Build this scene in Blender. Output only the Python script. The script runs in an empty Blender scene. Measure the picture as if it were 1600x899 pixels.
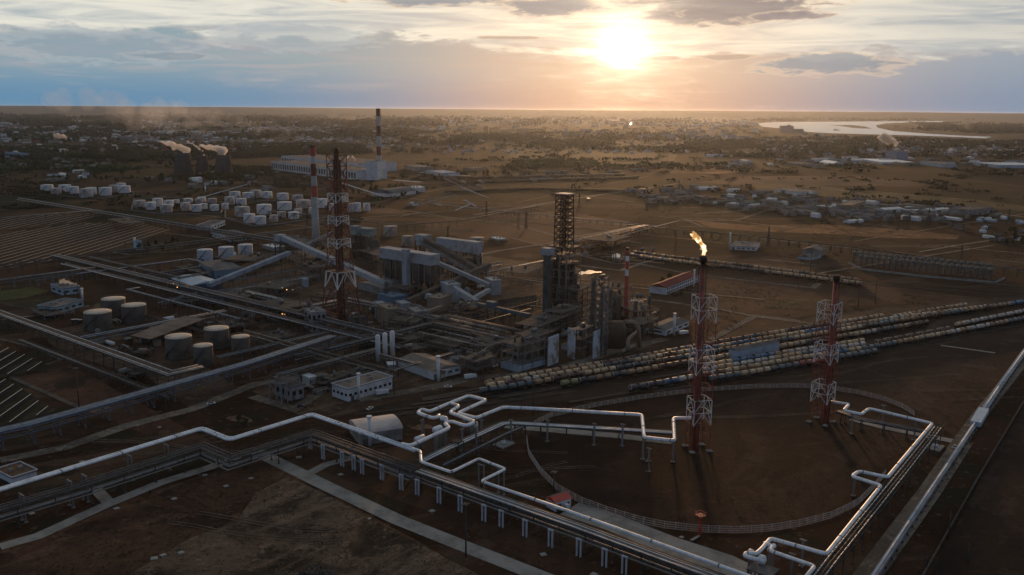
import bpy, bmesh, math, random
from mathutils import Vector, Matrix
R = math.radians
random.seed(11)
S = bpy.context.scene
COL = S.collection
# ---------------------------------------------------------------- camera
CAMH = 160.0
FPX = 1400.0
PITCH = math.atan(278/FPX)
ROLL = R(0.43)
cd = bpy.data.cameras.new('camera'); cam = bpy.data.objects.new('camera', cd); COL.objects.link(cam)
cd.sensor_width = 36; cd.lens = 36*FPX/1600
cd.clip_start = 1; cd.clip_end = 300000
cam.matrix_world = Matrix.Translation((0, 0, CAMH)) @ Matrix.Rotation(R(90)-PITCH, 4, 'X') @ Matrix.Rotation(ROLL, 4, 'Z')
S.camera = cam
# ---------------------------------------------------------------- view and light
S.view_settings.view_transform = 'Standard'; S.view_settings.look = 'None'
S.view_settings.exposure = 0.0; S.view_settings.gamma = 1; S.view_settings.use_curve_mapping = False
SUN_EL, SUN_AZ = 3.77, 6.72          # degrees above the horizon, degrees right of +Y
sd = bpy.data.lights.new('sun', 'SUN'); sd.energy = 2.0; sd.angle = R(3.0); sd.color = (1.0, 0.54, 0.24)
so = bpy.data.objects.new('sun', sd); COL.objects.link(so)
sv = Vector((math.sin(R(SUN_AZ))*math.cos(R(SUN_EL)), math.cos(R(SUN_AZ))*math.cos(R(SUN_EL)), math.sin(R(SUN_EL))))
so.rotation_euler = sv.to_track_quat('Z', 'Y').to_euler(); so.location = (0, 0, 400)
S.cycles.max_bounces = 5; S.cycles.diffuse_bounces = 2; S.cycles.glossy_bounces = 2
S.cycles.volume_bounces = 1; S.cycles.transparent_max_bounces = 8; S.cycles.transmission_bounces = 2
S.cycles.use_denoising = True; S.cycles.caustics_reflective = False; S.cycles.caustics_refractive = False
S.cycles.sample_clamp_indirect = 4

class NG:                                                   # small node graph helper
    def __init__(s, nt): s.nt = nt; s.n = nt.nodes; s.l = nt.links
    def new(s, t, **k):
        n = s.n.new(t)
        for a, b in k.items(): setattr(n, a, b)
        return n
    def put(s, sock, v):
        if isinstance(v, bpy.types.NodeSocket): s.l.new(v, sock)
        elif v is not None: sock.default_value = v
    def m(s, op, a, b=None, c=None, clamp=False):
        n = s.new('ShaderNodeMath', operation=op, use_clamp=clamp)
        for i, v in enumerate((a, b, c)): s.put(n.inputs[i], v)
        return n.outputs[0]
    def mix(s, f, a, b, bt='MIX'):
        n = s.new('ShaderNodeMix', data_type='RGBA', blend_type=bt)
        s.put(n.inputs[0], f); s.put(n.inputs[6], a if isinstance(a, bpy.types.NodeSocket) else (*a, 1)); s.put(n.inputs[7], b if isinstance(b, bpy.types.NodeSocket) else (*b, 1))
        return n.outputs[2]
    def noise(s, vec, scale, detail=4, rough=.55, dist=0):
        n = s.new('ShaderNodeTexNoise'); s.put(n.inputs['Vector'], vec)
        n.inputs['Scale'].default_value = scale; n.inputs['Detail'].default_value = detail
        n.inputs['Roughness'].default_value = rough; n.inputs['Distortion'].default_value = dist
        return n.outputs['Fac']
    def sm(s, v, a, b):                                     # smoothstep a..b
        n = s.new('ShaderNodeMapRange', interpolation_type='SMOOTHSTEP'); s.put(n.inputs[0], v)
        s.put(n.inputs[1], a); s.put(n.inputs[2], b); return n.outputs[0]
    def xyz(s, x, y, z):
        n = s.new('ShaderNodeCombineXYZ'); s.put(n.inputs[0], x); s.put(n.inputs[1], y); s.put(n.inputs[2], z); return n.outputs[0]

SKYS = 0.10
wd = bpy.data.worlds.new('World'); S.world = wd; wd.use_nodes = True
g = NG(wd.node_tree); g.n.clear()
out = g.new('ShaderNodeOutputWorld'); bg = g.new('ShaderNodeBackground'); g.l.new(bg.outputs[0], out.inputs[0]); bg.inputs[1].default_value = SKYS
sky = g.new('ShaderNodeTexSky', sky_type='NISHITA', sun_disc=False, sun_elevation=R(SUN_EL), sun_rotation=R(SUN_AZ))
sky.air_density = 1.2; sky.dust_density = 1.5; sky.altitude = 160
tc = g.new('ShaderNodeTexCoord'); sp = g.new('ShaderNodeSeparateXYZ'); g.l.new(tc.outputs['Generated'], sp.inputs[0])
el = g.m('MULTIPLY', g.m('ARCSINE', sp.outputs[2]), 57.2958)
az = g.m('MULTIPLY', g.m('ARCTAN2', sp.outputs[0], sp.outputs[1]), 57.2958)
dp = g.new('ShaderNodeVectorMath', operation='DOT_PRODUCT'); g.l.new(tc.outputs['Generated'], dp.inputs[0]); dp.inputs[1].default_value = sv
ang = g.m('MULTIPLY', g.m('ARCCOSINE', g.m('MINIMUM', dp.outputs['Value'], 1.0)), 57.2958)
ang = g.m('MULTIPLY', ang, 1.0)
def expf(v, w, k=1.0): return g.m('MULTIPLY', g.m('EXPONENT', g.m('MULTIPLY', v, -1.0/w)), k)
cv = g.xyz(g.m('MULTIPLY', az, 0.10), g.m('MULTIPLY', el, 0.34), 0.0)
n1 = g.noise(cv, 2.2, 7, .58, .4)
n2 = g.noise(g.xyz(g.m('MULTIPLY', az, 0.045), g.m('MULTIPLY', el, 0.5), 3.7), 2.6, 6, .6, .8)
n3 = g.noise(g.xyz(g.m('MULTIPLY', az, 0.24), g.m('MULTIPLY', el, 0.95), 9.1), 2.2, 7, .6, .3)
adaz = g.m('ABSOLUTE', g.m('SUBTRACT', az, SUN_AZ))
warm = g.m('EXPONENT', g.m('MULTIPLY', g.m('POWER', g.m('DIVIDE', adaz, 13.0), 2.0), -1.0))
# high thin cloud, cream, warmer near the sun
high = g.mix(g.sm(n2, .35, .72), (.80, .78, .69), (.40, .46, .50))
high = g.mix(warm, high, g.mix(g.sm(n2, .3, .7), (1.1, .90, .66), (.72, .58, .47)))
high = g.mix(g.sm(az, 14, 30), high, g.mix(g.sm(n2, .35, .7), (.66, .64, .58), (.40, .44, .47)))
# low bank, blue at its foot
low = g.mix(g.sm(el, 0.4, 3.2), (.12, .27, .425), (.27, .375, .43))
low = g.mix(g.m('MULTIPLY', g.sm(n2, .42, .66), g.sm(el, .6, 2.0)), low, (.34, .38, .43))
low = g.mix(g.sm(az, 0, 26), low, g.mix(g.sm(el, .3, 4.5), (.19, .29, .42), (.33, .39, .45)))
low = g.mix(warm, low, g.mix(g.sm(el, 0.2, 2.6), (.62, .38, .26), (.72, .50, .35)))
edge = g.m('ADD', g.m('ADD', 2.5, g.m('MULTIPLY', n1, 3.4)), g.m('MULTIPLY', g.m('SUBTRACT', n3, .5), 1.3))
edge = g.m('SUBTRACT', edge, g.m('MULTIPLY', g.sm(az, -8, 6), 0.9))
bank = g.m('SUBTRACT', 1.0, g.sm(g.m('SUBTRACT', el, edge), -.22, .18))
rim = g.m('MULTIPLY', g.sm(g.m('SUBTRACT', el, edge), -.5, -.05), bank)
low = g.mix(g.m('MULTIPLY', rim, .38), low, (.70, .62, .54))
c = g.mix(bank, high, low)
# single dark clouds
def cloud(c, a0, e0, ra, re, col, k=1.0, lit=(.80, .62, .46)):
    u = g.m('DIVIDE', g.m('SUBTRACT', az, a0), ra); v = g.m('DIVIDE', g.m('SUBTRACT', el, e0), re)
    r = g.m('SQRT', g.m('ADD', g.m('MULTIPLY', u, u), g.m('MULTIPLY', v, v)))
    r = g.m('ADD', r, g.m('MULTIPLY', g.m('SUBTRACT', n3, .5), 1.7))
    r = g.m('ADD', r, g.m('MULTIPLY', g.m('SUBTRACT', n1, .5), 1.0))
    f = g.m('SUBTRACT', 1.0, g.sm(r, .72, 1.08))
    shade = g.mix(g.sm(r, .55, 1.0), col, lit)
    return g.mix(g.m('MULTIPLY', f, k), c, shade)
for a in ((12.8, 6.15, 6.6, 1.15, (.19, .17, .20)), (16.5, 5.55, 2.6, .34, (.27, .24, .26)), (2.2, 6.15, 3.8, .6, (.25, .24, .27)),
          (-5.8, 6.7, 5.2, .62, (.25, .28, .33)), (-.4, 4.35, 2.6, .12, (.5, .38, .3)), (9.3, 3.15, 1.3, .16, (.5, .36, .27)), (13.0, 3.2, 2.4, .2, (.44, .34, .28)),
          (18.5, 2.75, 5.0, .7, (.27, .31, .36)), (-27, 6.3, 5, .5, (.42, .38, .37)), (-13.5, 4.2, 5.0, .9, (.36, .42, .46)), (-24, 3.4, 6, 1.1, (.27, .35, .42)), (-20, 2.9, 3, .3, (.24, .30, .36)), (26, 6.9, 4, .3, (.35, .35, .36))):
    c = cloud(c, *a[:4], a[4], .85 if a[0] > -8 else .6, (.80, .62, .46) if a[0] > -8 else (.52, .54, .55))
angm = g.m('MULTIPLY', ang, g.m('ADD', 1.0, g.m('ADD', g.m('MULTIPLY', g.m('SUBTRACT', n2, .5), 1.8), g.m('MULTIPLY', g.m('SUBTRACT', n3, .5), 1.2))))
gl = g.m('ADD', g.m('ADD', expf(angm, .42, 7.0), expf(angm, 1.35, 1.4)), expf(ang, 6.0, .20))
glow = g.mix(1.0, (1.0, .83, .60), g.xyz(gl, gl, gl), 'MULTIPLY')
c = g.mix(1.0, c, glow, 'ADD')
# overhead and behind: clear dusk sky
back = g.sm(ang, 35, 120)
c = g.mix(back, c, (.16, .232, .37))
sc = g.new('ShaderNodeVectorMath', operation='SCALE'); g.l.new(c, sc.inputs[0]); sc.inputs['Scale'].default_value = 1/SKYS
fac = g.m('SUBTRACT', .97, g.m('MULTIPLY', g.sm(el, 9, 40), .55))
fin = g.mix(fac, sky.outputs[0], sc.outputs[0])
g.l.new(fin, bg.inputs[0])
# ---------------------------------------------------------------- picking world points off the survey photo
CR, SR, CP, SPn = math.cos(ROLL), math.sin(ROLL), math.cos(PITCH), math.sin(PITCH)
def ray(px, py):
    x = px-800; y = 449.5-py
    x2 = x*CR-y*SR; y2 = x*SR+y*CR
    return (x2, FPX*CP+y2*SPn, -FPX*SPn+y2*CP)
def G(px, py, z=0.0):
    r = ray(px, py); t = (z-CAMH)/r[2]
    return Vector((r[0]*t, r[1]*t, z))
def zat(bx, by, ty, tx=None):
    q = G(bx, by); r = ray(bx if tx is None else tx, ty)
    return CAMH+r[2]*q.y/r[1]
def U(deg): return Vector((math.cos(R(deg)), math.sin(R(deg)), 0))
AU, AV = 50.5, -39.5                                        # the two directions of the plant's grid
# ---------------------------------------------------------------- materials
MATS = {}
def M(name, col, rough=.75, metal=0.0, col2=None, scale=.5, lo=.4, hi=.65, fine=0.25, emit=None, bump=0, world=False, detail=5):
    if name in MATS: return MATS[name]
    m = bpy.data.materials.new(name); m.use_nodes = True; MATS[name] = m
    g = NG(m.node_tree); b = g.n['Principled BSDF']
    b.inputs['Roughness'].default_value = rough; b.inputs['Metallic'].default_value = metal
    if rough >= .65: b.inputs['Specular IOR Level'].default_value = .12
    tc = g.new('ShaderNodeTexCoord')
    if world: v = g.new('ShaderNodeNewGeometry').outputs['Position']
    else: v = tc.outputs['Object']
    c2 = col2 or tuple(x*.72 for x in col)
    n = g.noise(v, scale, detail, .62)
    c = g.mix(g.sm(n, lo, hi), col, c2)
    if fine:
        nf = g.noise(v, scale*7.3, 3, .6)
        k = g.m('ADD', 1-fine, g.m('MULTIPLY', nf, 2*fine))
        c = g.mix(1.0, c, g.xyz(k, k, k), 'MULTIPLY')
    g.l.new(c, b.inputs['Base Color'])
    if bump:
        bp = g.new('ShaderNodeBump'); bp.inputs['Strength'].default_value = .6; bp.inputs['Distance'].default_value = bump
        g.l.new(g.noise(v, scale*4, 5, .65), bp.inputs['Height']); g.l.new(bp.outputs[0], b.inputs['Normal'])
    if emit:
        b.inputs['Emission Color'].default_value = (*emit[0], 1); b.inputs['Emission Strength'].default_value = emit[1]
    return m
white_pipe = M('white_pipe_paint', (.88, .88, .88), .42, 0, (.60, .59, .57), .25, .45, .7, .06)
grey_pipe = M('galvanised_cladding', (.24, .245, .25), .58, .35, (.13, .11, .10), .3, .45, .7)
dark_pipe = M('dark_pipe_paint', (.12, .115, .11), .55, .2, (.07, .055, .045), .4)
blue_steel = M('blue_grey_cladding', (.17, .23, .31), .4, .45, (.12, .15, .2), .25)
rust = M('rusty_steel', (.16, .085, .05), .8, .1, (.08, .05, .035), .5)
steel = M('dusty_dark_steel', (.095, .085, .075), .75, .1, (.055, .045, .035), .6)
lsteel = M('pale_steel', (.22, .215, .205), .7, .1, (.22, .18, .15), .6)
concrete = M('concrete', (.34, .32, .29), .9, 0, (.24, .22, .2), .2, .35, .7, .15)
dconc = M('stained_concrete', (.11, .095, .08), .95, 0, (.06, .05, .04), .15, .35, .65)
redp = M('red_paint', (.46, .06, .035), .55, 0, (.25, .04, .03), .3)
dredp = M('faded_red_paint', (.25, .055, .038), .7, 0, (.10, .045, .035), .35, .4, .55)
whitep = M('white_paint', (.66, .66, .66), .55, 0, (.6, .57, .53), .3, .45, .7, .08)
wwall = M('white_wall', (.58, .58, .59), .85, 0, (.40, .37, .34), .12, .45, .75, .1)
bwall = M('pale_blue_wall', (.34, .40, .46), .85, 0, (.25, .28, .30), .12, .45, .75, .1)
galw = M('gallery_cladding', (.34, .355, .37), .75, 0, (.20, .19, .18), .16, .45, .75, .1)
tanw = M('beige_wall', (.26, .20, .15), .85, 0, (.26, .2, .15), .15)
greyw = M('grey_wall', (.28, .27, .26), .85, 0, (.18, .16, .14), .12)
roofg = M('grey_roof', (.17, .16, .15), .95, 0, (.11, .10, .09), .1)
roofr = M('red_roof', (.20, .045, .035), .9, 0, (.13, .035, .028), .15)
roofd = M('dark_roof', (.10, .09, .085), .85, 0, (.065, .055, .05), .1)
rooft = M('tan_roof', (.22, .185, .15), .95, 0, (.15, .125, .105), .1)
glass = M('dark_glass', (.02, .025, .03), .12, 0, None, .5, fine=0)
twhite = M('white_tank_paint', (.66, .62, .59), .65, 0, (.44, .36, .31), .1, .5, .8, .12)
tbrown = M('weathered_tank_shell', (.155, .13, .108), .8, 0, (.085, .065, .05), .12, .4, .7, .2)
troof = M('dusty_tank_roof', (.55, .44, .33), .6, 0, (.25, .17, .12), .12, .5, .62, .2)
lampm = M('lit_lamp', (1, .6, .25), .5, emit=((1, .5, .15), 3), fine=0)
pale_pipe = M('pale_pipe_paint', (.46, .46, .46), .5, 0, (.28, .25, .22), .3)
green = M('green_paint', (.075, .095, .085), .7, 0, (.045, .05, .045), .2)
for m_ in (white_pipe, grey_pipe, blue_steel):              # cladding seams and grime along the pipes
    g = NG(m_.node_tree); b = g.n['Principled BSDF']; old = b.inputs['Base Color'].links[0].from_socket
    at = g.new('ShaderNodeAttribute'); at.attribute_name = 'along'; P = g.new('ShaderNodeNewGeometry').outputs['Position']
    fr = g.m('FRACT', g.m('MULTIPLY', at.outputs['Fac'], .42)); seam = g.m('LESS_THAN', fr, .05); fr2 = g.m('FLOOR', g.m('MULTIPLY', at.outputs['Fac'], .21)); wn = g.new('ShaderNodeTexWhiteNoise', noise_dimensions='1D'); g.l.new(fr2, wn.inputs['W'])
    c = g.mix(g.m('MULTIPLY', seam, .45), old, (.12, .11, .10)); k = g.m('ADD', .90, g.m('MULTIPLY', wn.outputs['Value'], .14)); c = g.mix(1.0, c, g.xyz(k, k, k), 'MULTIPLY')
    c = g.mix(g.m('MULTIPLY', g.sm(g.noise(P, .55, 6, .7), .58, .72), .35), c, (.25, .2, .16)); g.l.new(c, b.inputs['Base Color'])
# ---------------------------------------------------------------- mesh building
class MB:
    def __init__(s): s.v = []; s.f = []; s.sm = []; s.la = []
    def add(s, vs, fs, smooth=False):
        o = len(s.v); s.v += [tuple(p) for p in vs]; s.f += [tuple(i+o for i in f) for f in fs]; s.sm += [smooth]*len(fs); return s
    def box(s, x0, y0, z0, x1, y1, z1):
        s.add([(x0,y0,z0),(x1,y0,z0),(x1,y1,z0),(x0,y1,z0),(x0,y0,z1),(x1,y0,z1),(x1,y1,z1),(x0,y1,z1)],
              [(0,3,2,1),(4,5,6,7),(0,1,5,4),(1,2,6,5),(2,3,7,6),(3,0,4,7)]); return s
    def obox(s, c, a, b, h, yaw=0, z0=None):                # centred box, a along yaw, b across, height h from z0
        u = U(yaw); w = U(yaw+90); c = Vector(c); z0 = c.z if z0 is None else z0
        P = []
        for z in (z0, z0+h):
            for i, j in ((-1,-1),(1,-1),(1,1),(-1,1)):
                p = c+u*(i*a/2)+w*(j*b/2); P.append((p.x, p.y, z))
        s.add(P, [(0,3,2,1),(4,5,6,7),(0,1,5,4),(1,2,6,5),(2,3,7,6),(3,0,4,7)]); return s
    def bar(s, p, q, w, h=None):
        p = Vector(p); q = Vector(q); h = h or w; d = q-p
        if d.length < 1e-6: return s
        d.normalize(); up = Vector((0,0,1)) if abs(d.z) < .95 else Vector((0,1,0))
        x = d.cross(up).normalized()*w/2; y = x.cross(d).normalized()*h/2
        P = [p-x-y, p+x-y, p+x+y, p-x+y, q-x-y, q+x-y, q+x+y, q-x+y]
        s.add(P, [(0,1,2,3),(7,6,5,4),(0,4,5,1),(1,5,6,2),(2,6,7,3),(3,7,4,0)]); return s
    def tube(s, pts, r, n=8, bend=0, cap=True, smooth=True):
        pts = [Vector(p) for p in pts]
        if bend and len(pts) > 2:
            q = [pts[0]]
            for i in range(1, len(pts)-1):
                a, b, c = pts[i-1], pts[i], pts[i+1]
                la, lc = (a-b).length, (c-b).length
                if la < 1e-4 or lc < 1e-4: continue
                t = min(bend, la*.48, lc*.48); p0 = b+(a-b)*(t/la); p1 = b+(c-b)*(t/lc)
                for k in range(6):
                    f = k/5; q.append(p0*(1-f)**2+b*2*f*(1-f)+p1*f*f)
            q.append(pts[-1]); pts = q
        N = len(pts); o = len(s.v); rr = r if isinstance(r, (list, tuple)) else [r]*N
        T = []
        for i in range(N):
            d = (pts[min(i+1, N-1)]-pts[max(i-1, 0)])
            T.append(d.normalized() if d.length > 1e-9 else Vector((0,0,1)))
        up = Vector((0,0,1)) if abs(T[0].z) < .9 else Vector((1,0,0))
        x = T[0].cross(up).normalized()
        ac = 0
        for i in range(N):
            x = (x-T[i]*x.dot(T[i])); x.normalize(); y = T[i].cross(x); ac += (pts[i]-pts[i-1]).length if i else 0
            s.la.append((len(s.v), n, ac))
            for k in range(n):
                a = 2*math.pi*k/n; s.v.append(tuple(pts[i]+x*(math.cos(a)*rr[i])+y*(math.sin(a)*rr[i])))
        for i in range(N-1):
            for k in range(n):
                s.f.append((o+i*n+k, o+i*n+(k+1)%n, o+(i+1)*n+(k+1)%n, o+(i+1)*n+k)); s.sm.append(smooth)
        if cap:
            s.f.append(tuple(o+k for k in range(n))[::-1]); s.f.append(tuple(o+(N-1)*n+k for k in range(n))); s.sm += [False, False]
        return s
    def lathe(s, c, prof, n=20, smooth=True, cap=True):     # prof: (radius, z)
        cx, cy, cz = c; o = len(s.v)
        for r, z in prof:
            for k in range(n):
                a = 2*math.pi*k/n; s.v.append((cx+r*math.cos(a), cy+r*math.sin(a), cz+z))
        for i in range(len(prof)-1):
            for k in range(n):
                s.f.append((o+i*n+k, o+i*n+(k+1)%n, o+(i+1)*n+(k+1)%n, o+(i+1)*n+k)); s.sm.append(smooth)
        if cap:
            s.f.append(tuple(o+k for k in range(n))[::-1]); s.f.append(tuple(o+(len(prof)-1)*n+k for k in range(n))); s.sm += [False, False]
        return s
    def prism(s, poly, z0, z1):
        n = len(poly)
        P = [(p[0], p[1], z0) for p in poly]+[(p[0], p[1], z1) for p in poly]
        s.add(P, [tuple(range(n))[::-1], tuple(range(n, 2*n))]+[(i, (i+1)%n, n+(i+1)%n, n+i) for i in range(n)]); return s
    def build(s, name, mat, parent=None, loc=None):
        o = len(s.v)
        if parent is not None and parent.get('_w'):
            inv = Matrix.LocRotScale(parent.location, parent.rotation_euler, None).inverted()
            vs = [tuple(inv @ Vector(p)) for p in s.v]
        else: vs = s.v
        if loc is not None: vs = [(p[0]-loc[0], p[1]-loc[1], p[2]-loc[2]) for p in vs]
        me = bpy.data.meshes.new(name); me.from_pydata(vs, [], s.f)
        me.polygons.foreach_set('use_smooth', s.sm); me.materials.append(mat); me.update()
        if s.la and mat is not None and mat.name.startswith(('white_pipe', 'galvanised', 'blue_grey')):
            at = me.attributes.new('along', 'FLOAT', 'POINT'); d = [0.0]*len(vs)
            for o_, n_, l_ in s.la:
                for q in range(n_): d[o_+q] = l_
            at.data.foreach_set('value', d)
        ob = bpy.data.objects.new(name, me); COL.objects.link(ob)
        if loc is not None: ob.location = loc
        if parent is not None: ob.parent = parent
        return ob
def tag(o, label=None, cat=None, group=None, kind=None):
    if label: o['label'] = label
    if cat: o['category'] = cat
    if group: o['group'] = group
    if kind: o['kind'] = kind
    return o
def thing(name, label, cat, loc, rz=0, group=None, w=True):  # w: parts are given in world coordinates
    o = bpy.data.objects.new(name, None); COL.objects.link(o); o.empty_display_size = .5
    o.location = loc; o.rotation_euler = (0, 0, R(rz))
    if w: o['_w'] = 1
    return tag(o, label, cat, group)
def copy_tree(o, parent=None):
    c = o.copy(); COL.objects.link(c); c.parent = parent
    for ch in list(o.children): copy_tree(ch, c)
    return c
def mirror_kids(o): return list(o.children)
def offset(path, d):                                        # parallel line of a plan polyline, d to the left
    P = [Vector(p) for p in path]; n = len(P); outp = []
    for i in range(n):
        a = (P[i]-P[i-1]) if i else None; b = (P[i+1]-P[i]) if i < n-1 else None
        na = Vector((-a.y, a.x, 0)).normalized() if a else None; nb = Vector((-b.y, b.x, 0)).normalized() if b else None
        if na and nb:
            m = na+nb
            m = m/max(m.length_squared/2, .4)
        else: m = na or nb
        outp.append(P[i]+m*d)
    return outp
def walk(path, step, start=0):                              # points and headings every step metres
    P = [Vector(p) for p in path]; res = []; t = start
    for a, b in zip(P, P[1:]):
        L = (b-a).length; d = (b-a)/L if L else Vector((1,0,0))
        while t <= L: res.append((a+d*t, math.degrees(math.atan2(d.y, d.x)))); t += step
        t -= L
    return res
def strip(name, path, w, mat, z=.03, kind='structure', closed=False, **k):
    ZC[0] += 1; z = z+.05+ZC[0]*.0015
    P = [Vector((p[0], p[1], 0)) for p in path]
    A, B = offset(P, w/2), offset(P, -w/2); mb = MB()
    vs = [(p.x, p.y, z) for p in A]+[(p.x, p.y, z) for p in B]; n = len(P)
    mb.add(vs, [(i, n+i, n+i+1, i+1) for i in range(n-1)])
    return tag(mb.build(name, mat), kind=kind, **k)
ZC = [0]
def sheet(name, poly, mat, z=.02, kind='structure'):
    ZC[0] += 1; z = z*.2+ZC[0]*.0015
    mb = MB(); mb.add([(p[0], p[1], z) for p in poly], [tuple(range(len(poly)))])
    bm = bmesh.new(); o = mb.build(name, mat); bm.from_mesh(o.data)
    bmesh.ops.recalc_face_normals(bm, faces=bm.faces)
    if bm.faces[:] and sum(f.normal.z for f in bm.faces) < 0: bmesh.ops.reverse_faces(bm, faces=bm.faces)
    bmesh.ops.triangulate(bm, faces=bm.faces); bm.to_mesh(o.data); bm.free()
    return tag(o, kind=kind)
def px(*pts, z=0): return [G(x, y, z) for x, y in pts]
# ---------------------------------------------------------------- ground, fields, roads, water
def ground_mat():
    m = bpy.data.materials.new('soil_and_steppe'); m.use_nodes = True; g = NG(m.node_tree); b = g.n['Principled BSDF']
    b.inputs['Roughness'].default_value = 1; b.inputs['Specular IOR Level'].default_value = .04
    P = g.new('ShaderNodeNewGeometry').outputs['Position']; s = g.new('ShaderNodeSeparateXYZ'); g.l.new(P, s.inputs[0])
    X, Y = s.outputs[0], s.outputs[1]
    a = g.noise(P, .011, 7, .62, .5); b2 = g.noise(P, .035, 6, .65, .8); f = g.noise(P, .22, 6, .7); ff = g.noise(P, 1.3, 4, .7)
    st = g.new('ShaderNodeVectorRotate', rotation_type='Z_AXIS'); g.l.new(P, st.inputs['Vector']); st.inputs['Angle'].default_value = R(-30)
    sv_ = g.new('ShaderNodeVectorMath', operation='MULTIPLY'); g.l.new(st.outputs[0], sv_.inputs[0]); sv_.inputs[1].default_value = (.0035, .022, 0)
    tr = g.noise(sv_.outputs[0], 1.0, 7, .6, .5)
    near = g.mix(g.sm(a, .44, .56), (.034, .017, .0095), (.055, .027, .016))
    near = g.mix(g.m('MULTIPLY', g.sm(b2, .52, .6), .8), near, (.028, .027, .016))
    near = g.mix(g.m('MULTIPLY', g.sm(tr, .54, .60), .6), near, (.10, .064, .042))
    near = g.mix(g.m('MULTIPLY', g.sm(f, .56, .68), .6), near, (.15, .115, .09))
    near = g.mix(g.m('MULTIPLY', g.sm(ff, .54, .68), .55), near, (.028, .02, .014))
    fv = g.new('ShaderNodeVectorMath', operation='MULTIPLY'); g.l.new(P, fv.inputs[0]); fv.inputs[1].default_value = (.0011, .0040, 0)
    fb = g.noise(fv.outputs[0], 1.0, 9, .66, .6); fb2 = g.noise(P, .0024, 9, .72, .4); fb3 = g.noise(P, .011, 8, .75)
    fl_ = g.new('ShaderNodeVectorMath', operation='MULTIPLY'); g.l.new(P, fl_.inputs[0]); fl_.inputs[1].default_value = (.0012, .016, 0); ln = g.noise(fl_.outputs[0], 1.0, 8, .7, .4)
    mid = g.mix(g.sm(fb, .45, .55), (.027, .013, .0065), (.014, .017, .005))
    mid = g.mix(g.m('MULTIPLY', g.sm(fb2, .52, .58), .8), mid, (.043, .021, .010))
    mid = g.mix(g.m('MULTIPLY', g.sm(ln, .54, .60), .7), mid, (.095, .058, .034))
    mid = g.mix(g.m('MULTIPLY', g.sm(ln, .46, .40), .6), mid, (.018, .014, .009))
    mid = g.mix(g.m('MULTIPLY', g.sm(fb3, .52, .60), .8), mid, (.011, .014, .007))
    mid = g.mix(g.m('MULTIPLY', g.sm(g.noise(P, .055, 7, .75), .53, .63), .65), mid, (.010, .010, .006))
    mid = g.mix(g.m('MULTIPLY', g.sm(g.noise(P, .09, 6, .75), .58, .66), .5), mid, (.10, .07, .045))
    fv2 = g.new('ShaderNodeVectorMath', operation='MULTIPLY'); g.l.new(P, fv2.inputs[0]); fv2.inputs[1].default_value = (.0008, .0006, 0)
    far = g.mix(g.sm(g.noise(fv2.outputs[0], 1.0, 10, .75), .45, .56), (.012, .018, .013), (.034, .032, .022))
    far = g.mix(g.m('MULTIPLY', g.sm(g.noise(P, .008, 6, .75), .57, .64), .8), far, (.16, .15, .135))
    c = g.mix(g.sm(g.m('ADD', Y, g.m('MULTIPLY', g.m('SUBTRACT', a, .5), 900)), 900, 1250), near, mid)
    c = g.mix(g.sm(g.m('ADD', Y, g.m('MULTIPLY', g.m('SUBTRACT', fb2, .5), 4000)), 3000, 4800), c, far)
    g.l.new(c, b.inputs['Base Color'])
    bp = g.new('ShaderNodeBump'); bp.inputs['Strength'].default_value = .7; bp.inputs['Distance'].default_value = .5
    g.l.new(f, bp.inputs['Height']); g.l.new(bp.outputs[0], b.inputs['Normal'])
    return m
xs = [-26000, -19000, -12000, -5000, -2500, -1200, -600, -300, 0, 300, 600, 1200, 2500, 5000, 12000, 19000, 26000]
ys = [-3000, 0, 250, 400, 600, 900, 1300, 2000, 3500, 6000, 10000, 14000, 18000, 23000]
mb = MB(); nx = len(xs)
mb.add([(x, y, 0) for y in ys for x in xs], [(j*nx+i, j*nx+i+1, (j+1)*nx+i+1, (j+1)*nx+i) for j in range(len(ys)-1) for i in range(nx-1)])
tag(mb.build('ground', ground_mat()), kind='structure')
# low rise of the land at the horizon, left of the river
mb = MB(); rng = random.Random(4)
n = 60; prof = [(18300, -.2), (19000, 25), (20000, 80), (21000, 140), (21700, 166), (22600, 60)]; vs = []
for i in range(n+1):
    x = -25500+51000*i/n; w_ = 1+.03*math.sin(i*.37)+.015*math.sin(i*1.1+1)
    for y, h in prof: vs.append((x, y+200*math.sin(i*.9), h*(w_ if h > 0 else 1)))
m_ = len(prof); mb.add(vs, [(i*m_+j, (i+1)*m_+j, (i+1)*m_+j+1, i*m_+j+1) for i in range(n) for j in range(m_-1)], True)
tag(mb.build('hills', M('hill_woodland', (.010,.016,.016), .95, 0, (.018,.022,.02), .0009, world=True)), kind='structure')

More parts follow.
